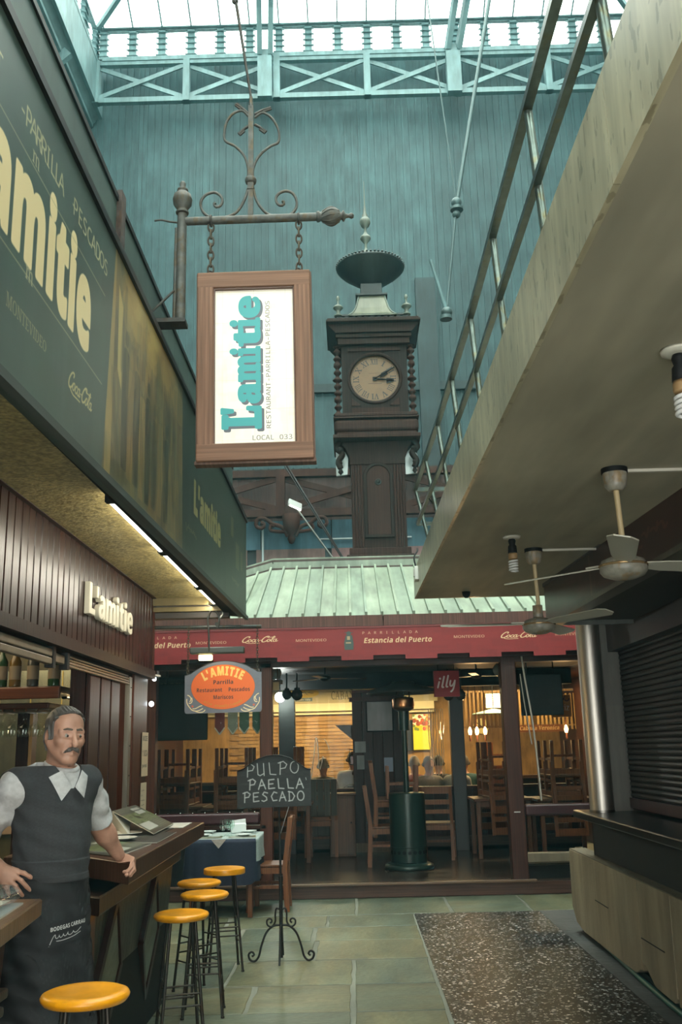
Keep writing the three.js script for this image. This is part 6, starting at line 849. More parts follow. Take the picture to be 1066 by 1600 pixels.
{
  // orange oval sign under its pipe
  const Z1 = -8.3, cx = -1.09, w = 0.655, y0 = 1.925, y1 = 2.16;
  const tx = canvasTex(1024, 650, (x, W, H) => {
    x.fillStyle = '#6f737c'; x.fillRect(0, 0, W, H); const R = rng(6); for (let i = 0; i < 120; i++) { x.fillStyle = 'rgba(90,95,105,.12)'; x.fillRect(R() * W, R() * H, 60, 30); }
    x.fillStyle = '#ec6a1c'; x.beginPath(); x.ellipse(510, 325, 425, 282, 0, 0, 7); x.fill(); x.strokeStyle = '#8b5a3a'; x.lineWidth = 4; x.stroke();
    const s = "L'AMITIE"; x.font = 'bold 100px sans-serif'; x.fillStyle = '#f6c766'; x.strokeStyle = '#f6c766'; x.lineWidth = 7; x.lineJoin = 'round'; x.textAlign = 'center'; const ws = [62, 42, 92, 104, 52, 76, 52, 76]; let acc = -ws.reduce((a, b) => a + b) / 2; for (let i = 0; i < s.length; i++) { const a = (acc + ws[i] / 2) / 470; acc += ws[i]; x.save(); x.translate(510 + Math.sin(a) * 455, 595 - Math.cos(a) * 420); x.rotate(a * 0.92); x.scale(1.12, 1.5); x.fillText(s[i], 0, 0); x.strokeText(s[i], 0, 0); x.restore(); } x.textAlign = 'left';
    const c = '#33241a'; fitText(x, 'Parrilla', 375, 290, 275, 52, 'bold #px sans-serif', c); fitText(x, 'Restaurant', 155, 385, 345, 50, 'bold #px sans-serif', c); fitText(x, 'Pescados', 580, 385, 290, 50, 'bold #px sans-serif', c); fitText(x, 'Mariscos', 378, 478, 270, 50, 'bold #px sans-serif', c);
    const s2 = 'aire acondicionado'; x.font = 'italic bold 46px serif'; x.fillStyle = '#d79022'; x.textAlign = 'center'; for (let i = 0; i < s2.length; i++) { const a = (i - 8.5) * 0.062; x.save(); x.translate(510 + Math.sin(a) * 490, 130 + Math.cos(a) * 450); x.rotate(-a); x.fillText(s2[i], 0, 0); x.restore(); } x.textAlign = 'left';
    x.strokeStyle = '#ecd6a4'; x.lineCap = 'round'; for (const f of [1, -1]) { x.save(); x.translate(f > 0 ? 0 : W, 0); x.scale(f, 1); x.lineWidth = 12; for (const q of [[[40, 420], [80, 430], [100, 470], [70, 500]], [[30, 470], [20, 530], [60, 560], [90, 600]], [[95, 455], [110, 500], [90, 530], [60, 520]], [[90, 600], [150, 640], [210, 610], [240, 590]], [[110, 590], [160, 600], [180, 560], [230, 555]], [[140, 620], [200, 650], [260, 640], [270, 610]]]) { x.beginPath(); x.moveTo(...q[0]); x.bezierCurveTo(...q[1], ...q[2], ...q[3]); x.stroke(); } x.fillStyle = '#d86a4a'; x.beginPath(); x.arc(105, 560, 14, 0, 7); x.fill(); x.restore(); }
  });
  const s = new THREE.Shape(); s.moveTo(-w / 2 + 0.02, 0); s.lineTo(w / 2 - 0.02, 0); s.quadraticCurveTo(w / 2, 0, w / 2, 0.03); s.lineTo(w / 2, 0.33); s.lineTo(w / 2 - 0.035, 0.335); s.quadraticCurveTo(0, 0.53, -w / 2 + 0.05, 0.33); s.lineTo(-w / 2, 0.315); s.lineTo(-w / 2, 0.03); s.quadraticCurveTo(-w / 2, 0, -w / 2 + 0.02, 0);
  const g = new THREE.ExtrudeGeometry(s, { depth: 0.022, bevelEnabled: false, curveSegments: 24 }), p = g.attributes.position, uv = g.attributes.uv; for (let k = 0; k < p.count; k++) uv.setXY(k, (p.getX(k) + w / 2) / w, p.getY(k) / 0.432);
  const t = thing('hanging_sign', 'orange oval on a grey arched board hanging from a pipe, with menu words', 'sign', [cx, y0 - 0.005, Z1]); t.rotation.z = 0.004;
  mesh('painted_board', g, [mat({ color: 0xffffff, map: tx, roughness: 0.42 }), mat({ color: rgb(0.16, 0.13, 0.11), roughness: 0.5 })], t);
  obj('edge_band', [tube([[-w / 2, 0.315, 0.012], [-w / 2 + 0.05, 0.333, 0.012], [-0.15, 0.405, 0.012], [0, 0.43, 0.012], [0.16, 0.405, 0.012], [w / 2 - 0.035, 0.337, 0.012], [w / 2, 0.33, 0.012]], 0.007, 40, 6)], M.blackIron, t);
  const iron = mat({ color: rgb(0.09, 0.10, 0.09), roughness: 0.5, metalness: 0.4, map: T.rust });
  const pb = thing('sign_pipe', 'dark horizontal pipe with hooks from the awning, carrying the orange sign', 'bracket', [0, 0, Z1]);
  obj('pipe', rod([-1.7, 2.657, 0], [-0.765, 2.645, 0], 0.0155, 0.0155, 14), iron, pb);
  obj('hook', tube([[-1.12, 2.80, -0.02], [-1.10, 2.76, 0], [-1.13, 2.72, 0], [-1.135, 2.67, 0], [-1.15, 2.645, 0]], 0.009, 20, 8), mat({ color: rgb(0.5, 0.5, 0.45), roughness: 0.3, metalness: 0.8 }), pb);
  obj('cable_loop', tube([[-1.13, 2.66, 0.01], [-1.14, 2.76, 0.01], [-1.19, 2.8, 0.01], [-1.225, 2.74, 0.01], [-1.22, 2.6, 0.01], [-1.215, 2.44, 0.01]], 0.008, 40, 8), iron, pb);
  obj('small_collar', cyl(0.02, 0.05, -1.145, 2.665, 0, 12), iron, pb);
  const link = merge([torus(0.0085, 0.0028, [0, 0, 0], [0, 0, 0], 5, 12, [1, 1.7, 1])]);
  for (const [x, lab] of [[-1.395, 'thin chain at the left end of the orange oval sign'], [-0.80, 'thin chain at the right end of the orange oval sign']]) { const c = thing('chain', lab, 'chain', [x, 0, Z1 + 0.011]); for (let k = 0; k < 17; k++) { const l = mesh('link', link, iron, c); l.position.y = 2.64 - k * 0.0235; l.rotation.y = k % 2 ? Math.PI / 2 : 0.2; } }
  const lm = thing('sign_lamp', 'dark trough lamp with a warm glow hanging above the orange oval sign', 'lamp', [-1.15, 2.42, Z1 - 0.03]);
  obj('trough', rbox(0.47, 0.055, 0.09, 0.0, 0.03, 0, 0.012, 2), mat({ color: rgb(0.055, 0.065, 0.055), roughness: 0.4 }), lm);
  obj('lamp_glass', rbox(0.12, 0.05, 0.03, -0.1, -0.03, 0.01, 0.01), mat({ color: 0xffffff, emissive: rgb(1, 0.78, 0.32), emissiveIntensity: 7 }), lm);
  areaLight('sign_lamp_light', 0.34, 0.05, [-1.12, 2.40, Z1 + 0.10], [-1.09, 2.1, Z1 + 0.02], rgb(1, 0.85, 0.55), 5);
}
{
  // chalkboard on its wrought stand
  const Z2 = -8.1, cx = -0.645, w = 0.60;
  const tx = canvasTex(768, 520, (x, W, H) => { x.fillStyle = '#2a2c2c'; x.fillRect(0, 0, W, H); const R = rng(14); for (let i = 0; i < 200; i++) { x.fillStyle = 'rgba(120,125,125,.035)'; x.fillRect(R() * W, R() * H, 30 + R() * 120, 6 + R() * 20); }
    x.lineCap = 'round'; x.lineJoin = 'round'; const S = (pts, ox, oy, sx, sy, lw) => { for (let k = 0; k < 3; k++) { x.strokeStyle = ['rgba(190,195,192,.55)', 'rgba(150,156,154,.6)', 'rgba(215,218,214,.35)'][k]; x.lineWidth = lw * [1, 0.7, 0.4][k]; for (const p of pts) { x.beginPath(); p.forEach(([a, b], i) => { const X = ox + a * sx + (R() - 0.5) * 4, Y = oy + b * sy + (R() - 0.5) * 4; i ? x.lineTo(X, Y) : x.moveTo(X, Y); }); x.stroke(); } } };
    const O = Array.from({ length: 15 }, (_, k) => [0.5 + 0.48 * Math.sin(k / 14 * 6.283), 0.5 - 0.5 * Math.cos(k / 14 * 6.283)]);
    const L = { P: [[[0.1, 1.05], [0.15, 0]], [[-0.1, 0.08], [0.5, -0.05], [0.9, 0.2], [0.7, 0.5], [0.15, 0.55]]], U: [[[0, 0], [0.05, 0.9], [0.3, 1], [0.75, 0.85]], [[0.72, 0], [0.8, 1]]], L: [[[0.1, 0], [0.2, 0.95], [0.9, 1]]], O: [O], A: [[[0, 1], [0.45, 0], [0.95, 1]], [[0.2, 0.65], [0.8, 0.6]]], E: [[[0.85, 0.02], [0.1, 0.08], [0.1, 0.98], [0.9, 0.92]], [[0.12, 0.5], [0.7, 0.47]]], S: [[[0.85, 0.1], [0.4, 0], [0.15, 0.25], [0.7, 0.55], [0.75, 0.85], [0.3, 1], [0.05, 0.9]]], C: [[[0.9, 0.12], [0.5, 0], [0.1, 0.45], [0.35, 0.95], [0.9, 0.9]]], D: [[[0.15, 0], [0.15, 1]], [[0, 0.02], [0.6, 0.1], [0.9, 0.5], [0.6, 0.95], [0.05, 1]]] };
    const row = (s, ox, oy, cw, chh, lw, slope = 0) => [...s].forEach((c, i) => S(L[c], ox + i * cw, oy + i * slope, cw * 0.78, chh, lw));
    row('PULPO', 100, 88, 114, 118, 12, -4); row('PAELLA', 125, 240, 98, 96, 15, 1); row('PESCADO', 70, 366, 92, 92, 14, 1);
    S([[[0, 0], [0.4, 1]]], 716, 240, 12, 22, 7); });
  const s = new THREE.Shape(); s.moveTo(-w / 2, 0); s.lineTo(w / 2, 0); s.lineTo(w / 2, 0.285); s.lineTo(w / 2 - 0.035, 0.29); s.quadraticCurveTo(0.02, 0.52, -w / 2 + 0.04, 0.30); s.lineTo(-w / 2, 0.29); s.lineTo(-w / 2, 0);
  const g = new THREE.ExtrudeGeometry(s, { depth: 0.016, bevelEnabled: false, curveSegments: 24 }), p = g.attributes.position, uv = g.attributes.uv; for (let k = 0; k < p.count; k++) uv.setXY(k, (p.getX(k) + w / 2) / w, p.getY(k) / 0.41);
  const t = thing('menu_stand', 'black chalkboard with chalked dish names on a slim wrought-iron stand with scrolled feet', 'menu board', [cx, 0, Z2]);
  const board = mesh('chalkboard', g, [mat({ color: 0xffffff, map: tx, roughness: 0.75 }), M.black], t); board.position.set(0, 1.155, 0.005); board.rotation.z = 0.016; board.rotation.x = -0.04;
  obj('rim', [tube([[-w / 2, 1.445, 0.014], [-w / 2 + 0.04, 1.455, 0.014], [-0.13, 1.535, 0.014], [0.0, 1.563, 0.014], [0.13, 1.535, 0.014], [w / 2 - 0.035, 1.45, 0.014], [w / 2, 1.446, 0.014]], 0.005, 40, 6)], M.blackIron, t);
  const I = M.blackIron, q = (a) => a.map(([x, y]) => [x, y, 0]);
  obj('pole', [rod([0.045, 0.03, 0], [0.045, 0.62, 0], 0.014, 0.014, 12), rod([0.045, 0.6, 0], [0.033, 1.30, 0], 0.009, 0.009, 10), cyl(0.018, 0.03, 0.045, 0.13, 0, 12), cyl(0.018, 0.04, 0.045, 0.61, 0, 12)], I, t);
  for (const sx of [-1, 1]) { const f = (a) => a.map(([x, y]) => [0.045 + sx * x, y, 0]);
    obj('foot_scroll', tube(f([[0.0, 0.268], [0.06, 0.262], [0.115, 0.215], [0.155, 0.12], [0.18, 0.035], [0.21, 0.008], [0.245, 0.02], [0.255, 0.06], [0.228, 0.075], [0.212, 0.052], [0.23, 0.043]]), 0.0085, 48, 8), I, t);
    obj('upper_scroll', tube(f([[0.012, 0.385], [0.035, 0.39], [0.045, 0.35], [0.047, 0.29], [0.075, 0.255], [0.108, 0.27], [0.11, 0.305], [0.085, 0.315], [0.072, 0.295], [0.087, 0.283]]), 0.007, 40, 8), I, t); }
  for (const sz of [-1, 1]) obj('cross_foot', tube([[0.045, 0.268, 0], [0.045, 0.25, sz * 0.07], [0.045, 0.12, sz * 0.14], [0.045, 0.012, sz * 0.2]], 0.0085, 24, 8), I, t);
  obj('stay_wire', [rod([0.04, 0.93, 0.0], [0.12, 1.17, 0.0], 0.0025, 0.0025, 5)], mat({ color: rgb(0.4, 0.4, 0.38), metalness: 0.7, roughness: 0.4 }), t);
}
{
  // clock tower
  const dull = (c) => new THREE.MeshPhysicalMaterial({ color: c, map: T.wood, roughness: 0.7, specularIntensity: 0.35, bumpMap: T.woodBump, bumpScale: 0.001 }), W1 = dull(rgb(0.052, 0.029, 0.021)), W2 = dull(rgb(0.072, 0.036, 0.026)), W3 = dull(rgb(0.038, 0.026, 0.020)), lead = mat({ color: rgb(0.20, 0.24, 0.19), roughness: 0.45, map: T.grime }), dkm = mat({ color: rgb(0.05, 0.065, 0.062), roughness: 0.45, metalness: 0.3, map: T.grime });
  const t = thing('clock_tower', 'tall dark wooden clock tower with a roman dial, turned side columns and a dish finial', 'clock', [0.475, 4.12, -14.05]); const Y = (y) => y - 4.12;
  obj('base', [rbox(0.98, 0.16, 0.9, 0, Y(4.24), 0, 0.015, 1), rbox(0.90, 0.10, 0.84, 0, Y(4.37), 0, 0.012, 1)], W2, t);
  obj('trunk', [box2(-0.40, Y(4.4), -0.36, 0.40, Y(5.72), 0.34)], W1, t);
  for (const s of [-1, 1]) { obj('pilaster', Array.from({ length: 4 }, (_, k) => rbox(0.032, 1.26, 0.03, s * (0.245 + k * 0.042), Y(5.06), 0.345, 0.01, 1)), W2, t); }
  const arch = (w, y0, y1, d, z) => { const s = new THREE.Shape(); s.moveTo(-w, y0); s.lineTo(w, y0); s.lineTo(w, y1 - w); s.absarc(0, y1 - w, w, 0, Math.PI, false); s.lineTo(-w, y0); return s; };
  const door = arch(0.175, Y(4.62), Y(5.68)), ring = arch(0.21, Y(4.585), Y(5.715)); ring.holes.push(arch(0.175, Y(4.62), Y(5.68)));
  obj('door', [prism(door, 0.02, 0.006, [0, 0, 0.335])], W2, t); obj('door_frame', [prism(ring, 0.035, 0.008, [0, 0, 0.335])], W3, t);
  obj('door_knob', [ball(0.03, 0.0, Y(5.42), 0.37, 12, 8), torus(0.04, 0.01, [0, Y(5.42), 0.365])], dkm, t);
  // flared neck between trunk and clock case
  obj('flared_neck', [xf(prism([[-0.40, 0], [0.40, 0], [0.42, 0.12], [0.47, 0.24], [0.56, 0.34], [-0.56, 0.34], [-0.47, 0.24], [-0.42, 0.12]], 0.66), [0, Y(5.72), -0.33]), box2(-0.41, Y(5.70), -0.35, 0.41, Y(5.74), 0.36)], W1, t);
  for (const s of [-1, 1]) { const cs = obj('corbel', [tube([[s * 0.55, Y(6.05), 0.36], [s * 0.60, Y(5.95), 0.37], [s * 0.52, Y(5.86), 0.37], [s * 0.58, Y(5.74), 0.37], [s * 0.55, Y(5.64), 0.37]], 0.045, 24, 8), ball(0.05, s * 0.55, Y(5.92), 0.38, 10, 8), ball(0.035, s * 0.555, Y(5.72), 0.38, 10, 8), lathe([[0, 0], [0.04, 0.05], [0.02, 0.1]], 10, [s * 0.55, Y(5.53), 0.37])], W3, t);
    obj('side_scroll', [xf(prism([[0, 0], [0.17, 0.02], [0.19, 0.3], [0.12, 0.42], [0, 0.44]], 0.06), [s < 0 ? -0.62 : 0.43, Y(5.60), 0.05])], mat({ color: rgb(0.42, 0.47, 0.46), roughness: 0.25, metalness: 0.2 }), t); }
  obj('lower_cornice', [rbox(1.30, 0.06, 0.98, 0, Y(6.10), 0.02, 0.01), rbox(1.20, 0.05, 0.9, 0, Y(6.15), 0.02, 0.015), rbox(1.26, 0.20, 0.94, 0, Y(6.27), 0.02, 0.06, 4), rbox(1.28, 0.03, 0.96, 0, Y(6.395), 0.02, 0.01), rbox(1.24, 0.05, 0.92, 0, Y(6.445), 0.02, 0.01)], W2, t);
  const face = new THREE.Shape([[-0.5, Y(6.46)], [0.5, Y(6.46)], [0.5, Y(7.6)], [-0.5, Y(7.6)]].map((p) => new THREE.Vector2(...p))); const hole = new THREE.Path(); hole.absarc(0, Y(7.06), 0.40, 0, Math.PI * 2, true); face.holes.push(hole);
  obj('case', [prism(face, 0.06, 0, [0, 0, 0.30]), box2(-0.5, Y(6.46), -0.36, 0.5, Y(7.6), 0.285)], W3, t);
  obj('case_panel', [box2(-0.36, Y(6.50), 0.345, 0.36, Y(6.58), 0.375), box2(-0.40, Y(7.5), 0.345, 0.40, Y(7.55), 0.38), prism([[-0.36, Y(6.62)], [-0.22, Y(6.62)], [-0.36, Y(6.74)]], 0.02, 0.004, [0, 0, 0.35]), prism([[0.36, Y(6.62)], [0.22, Y(6.62)], [0.36, Y(6.74)]], 0.02, 0.004, [0, 0, 0.35])], W2, t);
  obj('dial_ring', [torus(0.395, 0.028, [0, Y(7.06), 0.355], [0, 0, 0], 10, 48)], W1, t);
  const dt = canvasTex(512, 512, (x, w, h) => { x.fillStyle = '#97805a'; x.fillRect(0, 0, w, h); const R = rng(19); for (let i = 0; i < 120; i++) { x.fillStyle = i % 2 ? 'rgba(160,120,80,.10)' : 'rgba(110,90,60,.08)'; x.beginPath(); x.arc(R() * w, R() * h, 10 + R() * 40, 0, 7); x.fill(); }
    const n = ['XII', 'I', 'II', 'III', 'IIII', 'V', 'VI', 'VII', 'VIII', 'IX', 'X', 'XI']; n.forEach((s, i) => { x.save(); x.translate(256, 256); x.rotate(i * Math.PI / 6); x.font = 'bold 84px serif'; x.textAlign = 'center'; x.fillStyle = '#37302a'; const m = x.measureText(s).width; x.scale(Math.min(1, 78 / m), 1.0); x.fillText(s, 0, -158); x.restore(); }); x.strokeStyle = '#4a4034'; x.lineWidth = 3; x.beginPath(); x.arc(256, 256, 232, 0, 7); x.stroke(); for (let i = 0; i < 60; i++) { const a = i / 60 * 6.283; x.beginPath(); x.moveTo(256 + 232 * Math.cos(a), 256 + 232 * Math.sin(a)); x.lineTo(256 + 242 * Math.cos(a), 256 + 242 * Math.sin(a)); x.stroke(); } x.fillStyle = 'rgba(90,60,40,.6)'; x.fillRect(190, 300, 140, 8); x.fillRect(200, 190, 110, 5); });
  const dial = mesh('dial', new THREE.CircleGeometry(0.385, 48), mat({ color: rgb(0.5, 0.41, 0.33), map: dt, roughness: 0.5 }), t); dial.position.set(0, Y(7.06), 0.32);
  const hm = M.black; obj('hour_hand', [bar([0, Y(7.06), 0.335], [0.27, Y(7.035), 0.335], 0.012, 0.03, V(0, 0, 1)), box(0.06, 0.06, 0.01, 0.0, Y(7.06), 0.335), prism([[0.18, -0.05], [0.28, -0.02], [0.30, 0], [0.28, 0.03], [0.18, 0.04]], 0.008, 0, [0, Y(7.03), 0.33])], hm, t); obj('minute_hand', [bar([0, Y(7.06), 0.345], [0.30, Y(7.235), 0.345], 0.01, 0.026, V(0, 0, 1)), prism([[0.08, 0.015], [0.2, 0.075], [0.19, 0.14], [0.1, 0.09]], 0.006, 0, [0, Y(7.055), 0.34])], hm, t);
  // turned side columns
  const prof = []; for (let k = 0; k <= 60; k++) { const y = k / 60 * 1.12; prof.push([0.042 + 0.018 * Math.sin(k * 1.05) + (k % 15 < 2 ? 0.018 : 0), y]); } prof.unshift([0, 0]); prof.push([0, 1.12]);
  for (const s of [-1, 1]) obj('turned_column', lathe(prof, 14, [s * 0.565, Y(6.47), 0.33]), W2, t);
  obj('upper_cornice', [rbox(1.10, 0.10, 0.88, 0, Y(7.64), 0.0, 0.01), rbox(1.16, 0.06, 0.92, 0, Y(7.72), 0.01, 0.01), xf(prism([[-0.58, 0], [0.58, 0], [0.66, 0.09], [0.70, 0.14], [-0.70, 0.14], [-0.66, 0.09]], 0.98), [0, Y(7.76), -0.48]), rbox(1.44, 0.04, 1.1, 0, Y(7.93), 0.02, 0.008), rbox(1.40, 0.03, 1.06, 0, Y(7.965), 0.02, 0.008)], W1, t);
  obj('cresting', [box2(-0.56, Y(7.97), 0.30, 0.56, Y(8.02), 0.36), ...Array.from({ length: 22 }, (_, k) => box(0.03, 0.10, 0.02, -0.525 + k * 0.05, Y(8.07), 0.33, 0, 0, k % 2 ? 0.5 : -0.5)), box2(-0.56, Y(8.10), 0.305, 0.56, Y(8.13), 0.355), box2(-0.56, Y(7.97), -0.4, -0.52, Y(8.12), 0.35), box2(0.52, Y(7.97), -0.4, 0.56, Y(8.12), 0.35)], dkm, t);
  for (const s of [-1, 1]) obj('corner_finial', lathe([[0, 0], [0.06, 0], [0.065, 0.02], [0.03, 0.035], [0.03, 0.09], [0.045, 0.11], [0.078, 0.14], [0.075, 0.16], [0.05, 0.185], [0.018, 0.20], [0.015, 0.27], [0.026, 0.285], [0.028, 0.31], [0.016, 0.345], [0, 0.355]], 18, [s * 0.53, Y(8.10), 0.33]), lead, t);
  // swept pagoda roof on a square plan
  const sw = [[0.37, 8.10], [0.30, 8.18], [0.255, 8.28], [0.225, 8.40], [0.205, 8.50]], rg = []; for (let k = 0; k < sw.length - 1; k++) { const [a, y] = sw[k], [b, z] = sw[k + 1]; rg.push(xf(new THREE.CylinderGeometry(b * Math.SQRT2, a * Math.SQRT2, z - y, 4, 1, true).toNonIndexed(), [0, Y((y + z) / 2), 0], [0, Math.PI / 4, 0])); } rg.forEach((g) => g.computeVertexNormals()); obj('swept_roof', rg, mat({ color: rgb(0.27, 0.29, 0.20), roughness: 0.42, map: T.grime, side: THREE.DoubleSide }), t);
  for (const s of [1, -1]) obj('roof_hip', tube(sw.map(([a, y]) => [s * a, Y(y), a]), 0.015, 12, 6), lead, t);
  obj('neck', [rbox(0.50, 0.035, 0.50, 0, Y(8.515), 0, 0.008), rbox(0.34, 0.22, 0.34, 0, Y(8.63), 0, 0.01)], dkm, t);
  obj('dish', lathe([[0, 8.70], [0.12, 8.70], [0.15, 8.76], [0.30, 8.86], [0.46, 8.98], [0.53, 9.05], [0.545, 9.07], [0.54, 9.095], [0.50, 9.11], [0.25, 9.20], [0.10, 9.25], [0, 9.27]].map(([a, y]) => [a, Y(y)]), 56), dkm, t);
  obj('dish_rim', Array.from({ length: 56 }, (_, k) => ball(0.018, 0.54 * Math.cos(k / 56 * 6.283), Y(9.105), 0.54 * Math.sin(k / 56 * 6.283), 6, 5)), dkm, t);
  obj('spire', lathe([[0.10, 9.24], [0.12, 9.30], [0.085, 9.36], [0.035, 9.39], [0.022, 9.44], [0.022, 9.52], [0.05, 9.56], [0.085, 9.61], [0.08, 9.65], [0.035, 9.69], [0.022, 9.73], [0.022, 9.80], [0.06, 9.83], [0.088, 9.90], [0.08, 9.96], [0.04, 10.0], [0.05, 10.03], [0.03, 10.06], [0.012, 10.25], [0.004, 10.66], [0, 10.66]].map(([a, y]) => [a, Y(y)]), 22, [-0.06, 0, 0]), lead, t);
  // guy wires and flood lamp on its pole
  tag(obj('guy_wire', [rod([0.02, 4.16, -13.9], [-1.02, 6.25, -15.2], 0.018, 0.018, 6), rod([0.0, 4.16, -13.85], [-1.08, 6.28, -15.2], 0.01, 0.01, 6), rod([0.93, 4.16, -13.9], [1.6, 5.1, -14.6], 0.015, 0.015, 6)], M.blackIron), 'dark guy wires stretched from the foot of the clock tower', 'wire');
  const fl = thing('flood_lamp', 'small bright flood lamp on a slanting pole left of the clock trunk', 'lamp', [-0.78, 5.17, -14.0]);
  obj('housing', rbox(0.22, 0.05, 0.16, 0, 0.02, -0.02, 0.012, 2, [0.75, 0, -0.5]), mat({ color: rgb(0.4, 0.42, 0.40), roughness: 0.4 }), fl); obj('lamp_glass', rbox(0.19, 0.012, 0.14, 0.008, -0.008, 0.012, 0.004, 1, [0.75, 0, -0.5]), mat({ color: 0xffffff, emissive: rgb(1, 1, 0.92), emissiveIntensity: 9 }), fl); obj('pole', rod([0.0, 0, -0.02], [0.68, -1.02, 0.1], 0.014, 0.014, 8), mat({ color: rgb(0.2, 0.21, 0.19), roughness: 0.4, metalness: 0.6 }), fl);
  areaLight('flood_lamp_light', 0.16, 0.12, [-0.76, 5.13, -13.93], [-0.3, 4.3, -13.0], rgb(1, 1, 0.92), 8);
}
// ---------- people: one smooth field per body, meshed by marching cubes ----------
const smin = (a, b, k) => { const h = Math.max(k - Math.abs(a - b), 0) / k; return Math.min(a, b) - h * h * k * 0.25; };
const smax = (a, b, k) => -smin(-a, -b, k);
function cone(p, a, b, ra, rb) { const bx = b[0] - a[0], by = b[1] - a[1], bz = b[2] - a[2], px = p[0] - a[0], py = p[1] - a[1], pz = p[2] - a[2]; const t = clamp((px * bx + py * by + pz * bz) / (bx * bx + by * by + bz * bz + 1e-12)); return Math.hypot(px - bx * t, py - by * t, pz - bz * t) - (ra + (rb - ra) * t); }
function ell(p, c, r) { const x = (p[0] - c[0]) / r[0], y = (p[1] - c[1]) / r[1], z = (p[2] - c[2]) / r[2], k = Math.hypot(x, y, z), g = Math.hypot(x / r[0], y / r[1], z / r[2]); return k < 1e-6 ? -Math.min(...r) : k * (k - 1) / g; }
const sph = (p, c, r) => Math.hypot(p[0] - c[0], p[1] - c[1], p[2] - c[2]) - r;
function field(sdf, c, half, n) { // the surface sdf = 0 inside a cube of half size half about c
  const mc = new MarchingCubes(n, M.black, false, false, 200000); mc.isolation = 0; const f = mc.field, h = n / 2, K = 5, cell = half / h, far = cell * (K * 0.87 + 1) * 1.25 + 0.012;
  const at = (x, y, z) => [c[0] + (x - h) * cell, c[1] + (y - h) * cell, c[2] + (z - h) * cell];
  for (let Z = 0; Z < n; Z += K) for (let Y = 0; Y < n; Y += K) for (let X = 0; X < n; X += K) { // blocks far from the surface are filled at one go
    const d = sdf(at(X + (K - 1) / 2, Y + (K - 1) / 2, Z + (K - 1) / 2)), skip = Math.abs(d) > far;
    for (let z = Z; z < Math.min(n, Z + K); z++) for (let y = Y; y < Math.min(n, Y + K); y++) for (let x = X; x < Math.min(n, X + K); x++) f[x + n * (y + n * z)] = skip ? -d : -sdf(at(x, y, z)); }
  mc.update(); const N = mc.count, pos = new Float32Array(N * 3), nor = new Float32Array(N * 3), e = cell * 0.5, seen = new Map();
  for (let i = 0; i < N; i++) { const q = [0, 1, 2].map((k) => c[k] + mc.positionArray[i * 3 + k] * half), key = q.map((v) => Math.round(v * 1e5)).join(); let g = seen.get(key);
    if (!g) { g = [0, 0, 0]; for (const s of [[1, -1, -1], [-1, -1, 1], [-1, 1, -1], [1, 1, 1]]) { const d = sdf([q[0] + s[0] * e, q[1] + s[1] * e, q[2] + s[2] * e]); for (let k = 0; k < 3; k++) g[k] += s[k] * d; } const l = Math.hypot(...g) || 1; g = g.map((v) => v / l); seen.set(key, g); }
    for (let k = 0; k < 3; k++) { pos[i * 3 + k] = q[k]; nor[i * 3 + k] = g[k]; } }
  const g = new THREE.BufferGeometry(); g.setAttribute('position', new THREE.BufferAttribute(pos, 3)); g.setAttribute('normal', new THREE.BufferAttribute(nor, 3)); return g;
}
function part(name, geos, m, parent) { const l = (Array.isArray(geos) ? geos : [geos]).map((g) => mapUV(g.index ? g.toNonIndexed() : g)); return mesh(name, l.length > 1 ? mergeGeometries(l) : l[0], m, parent); }
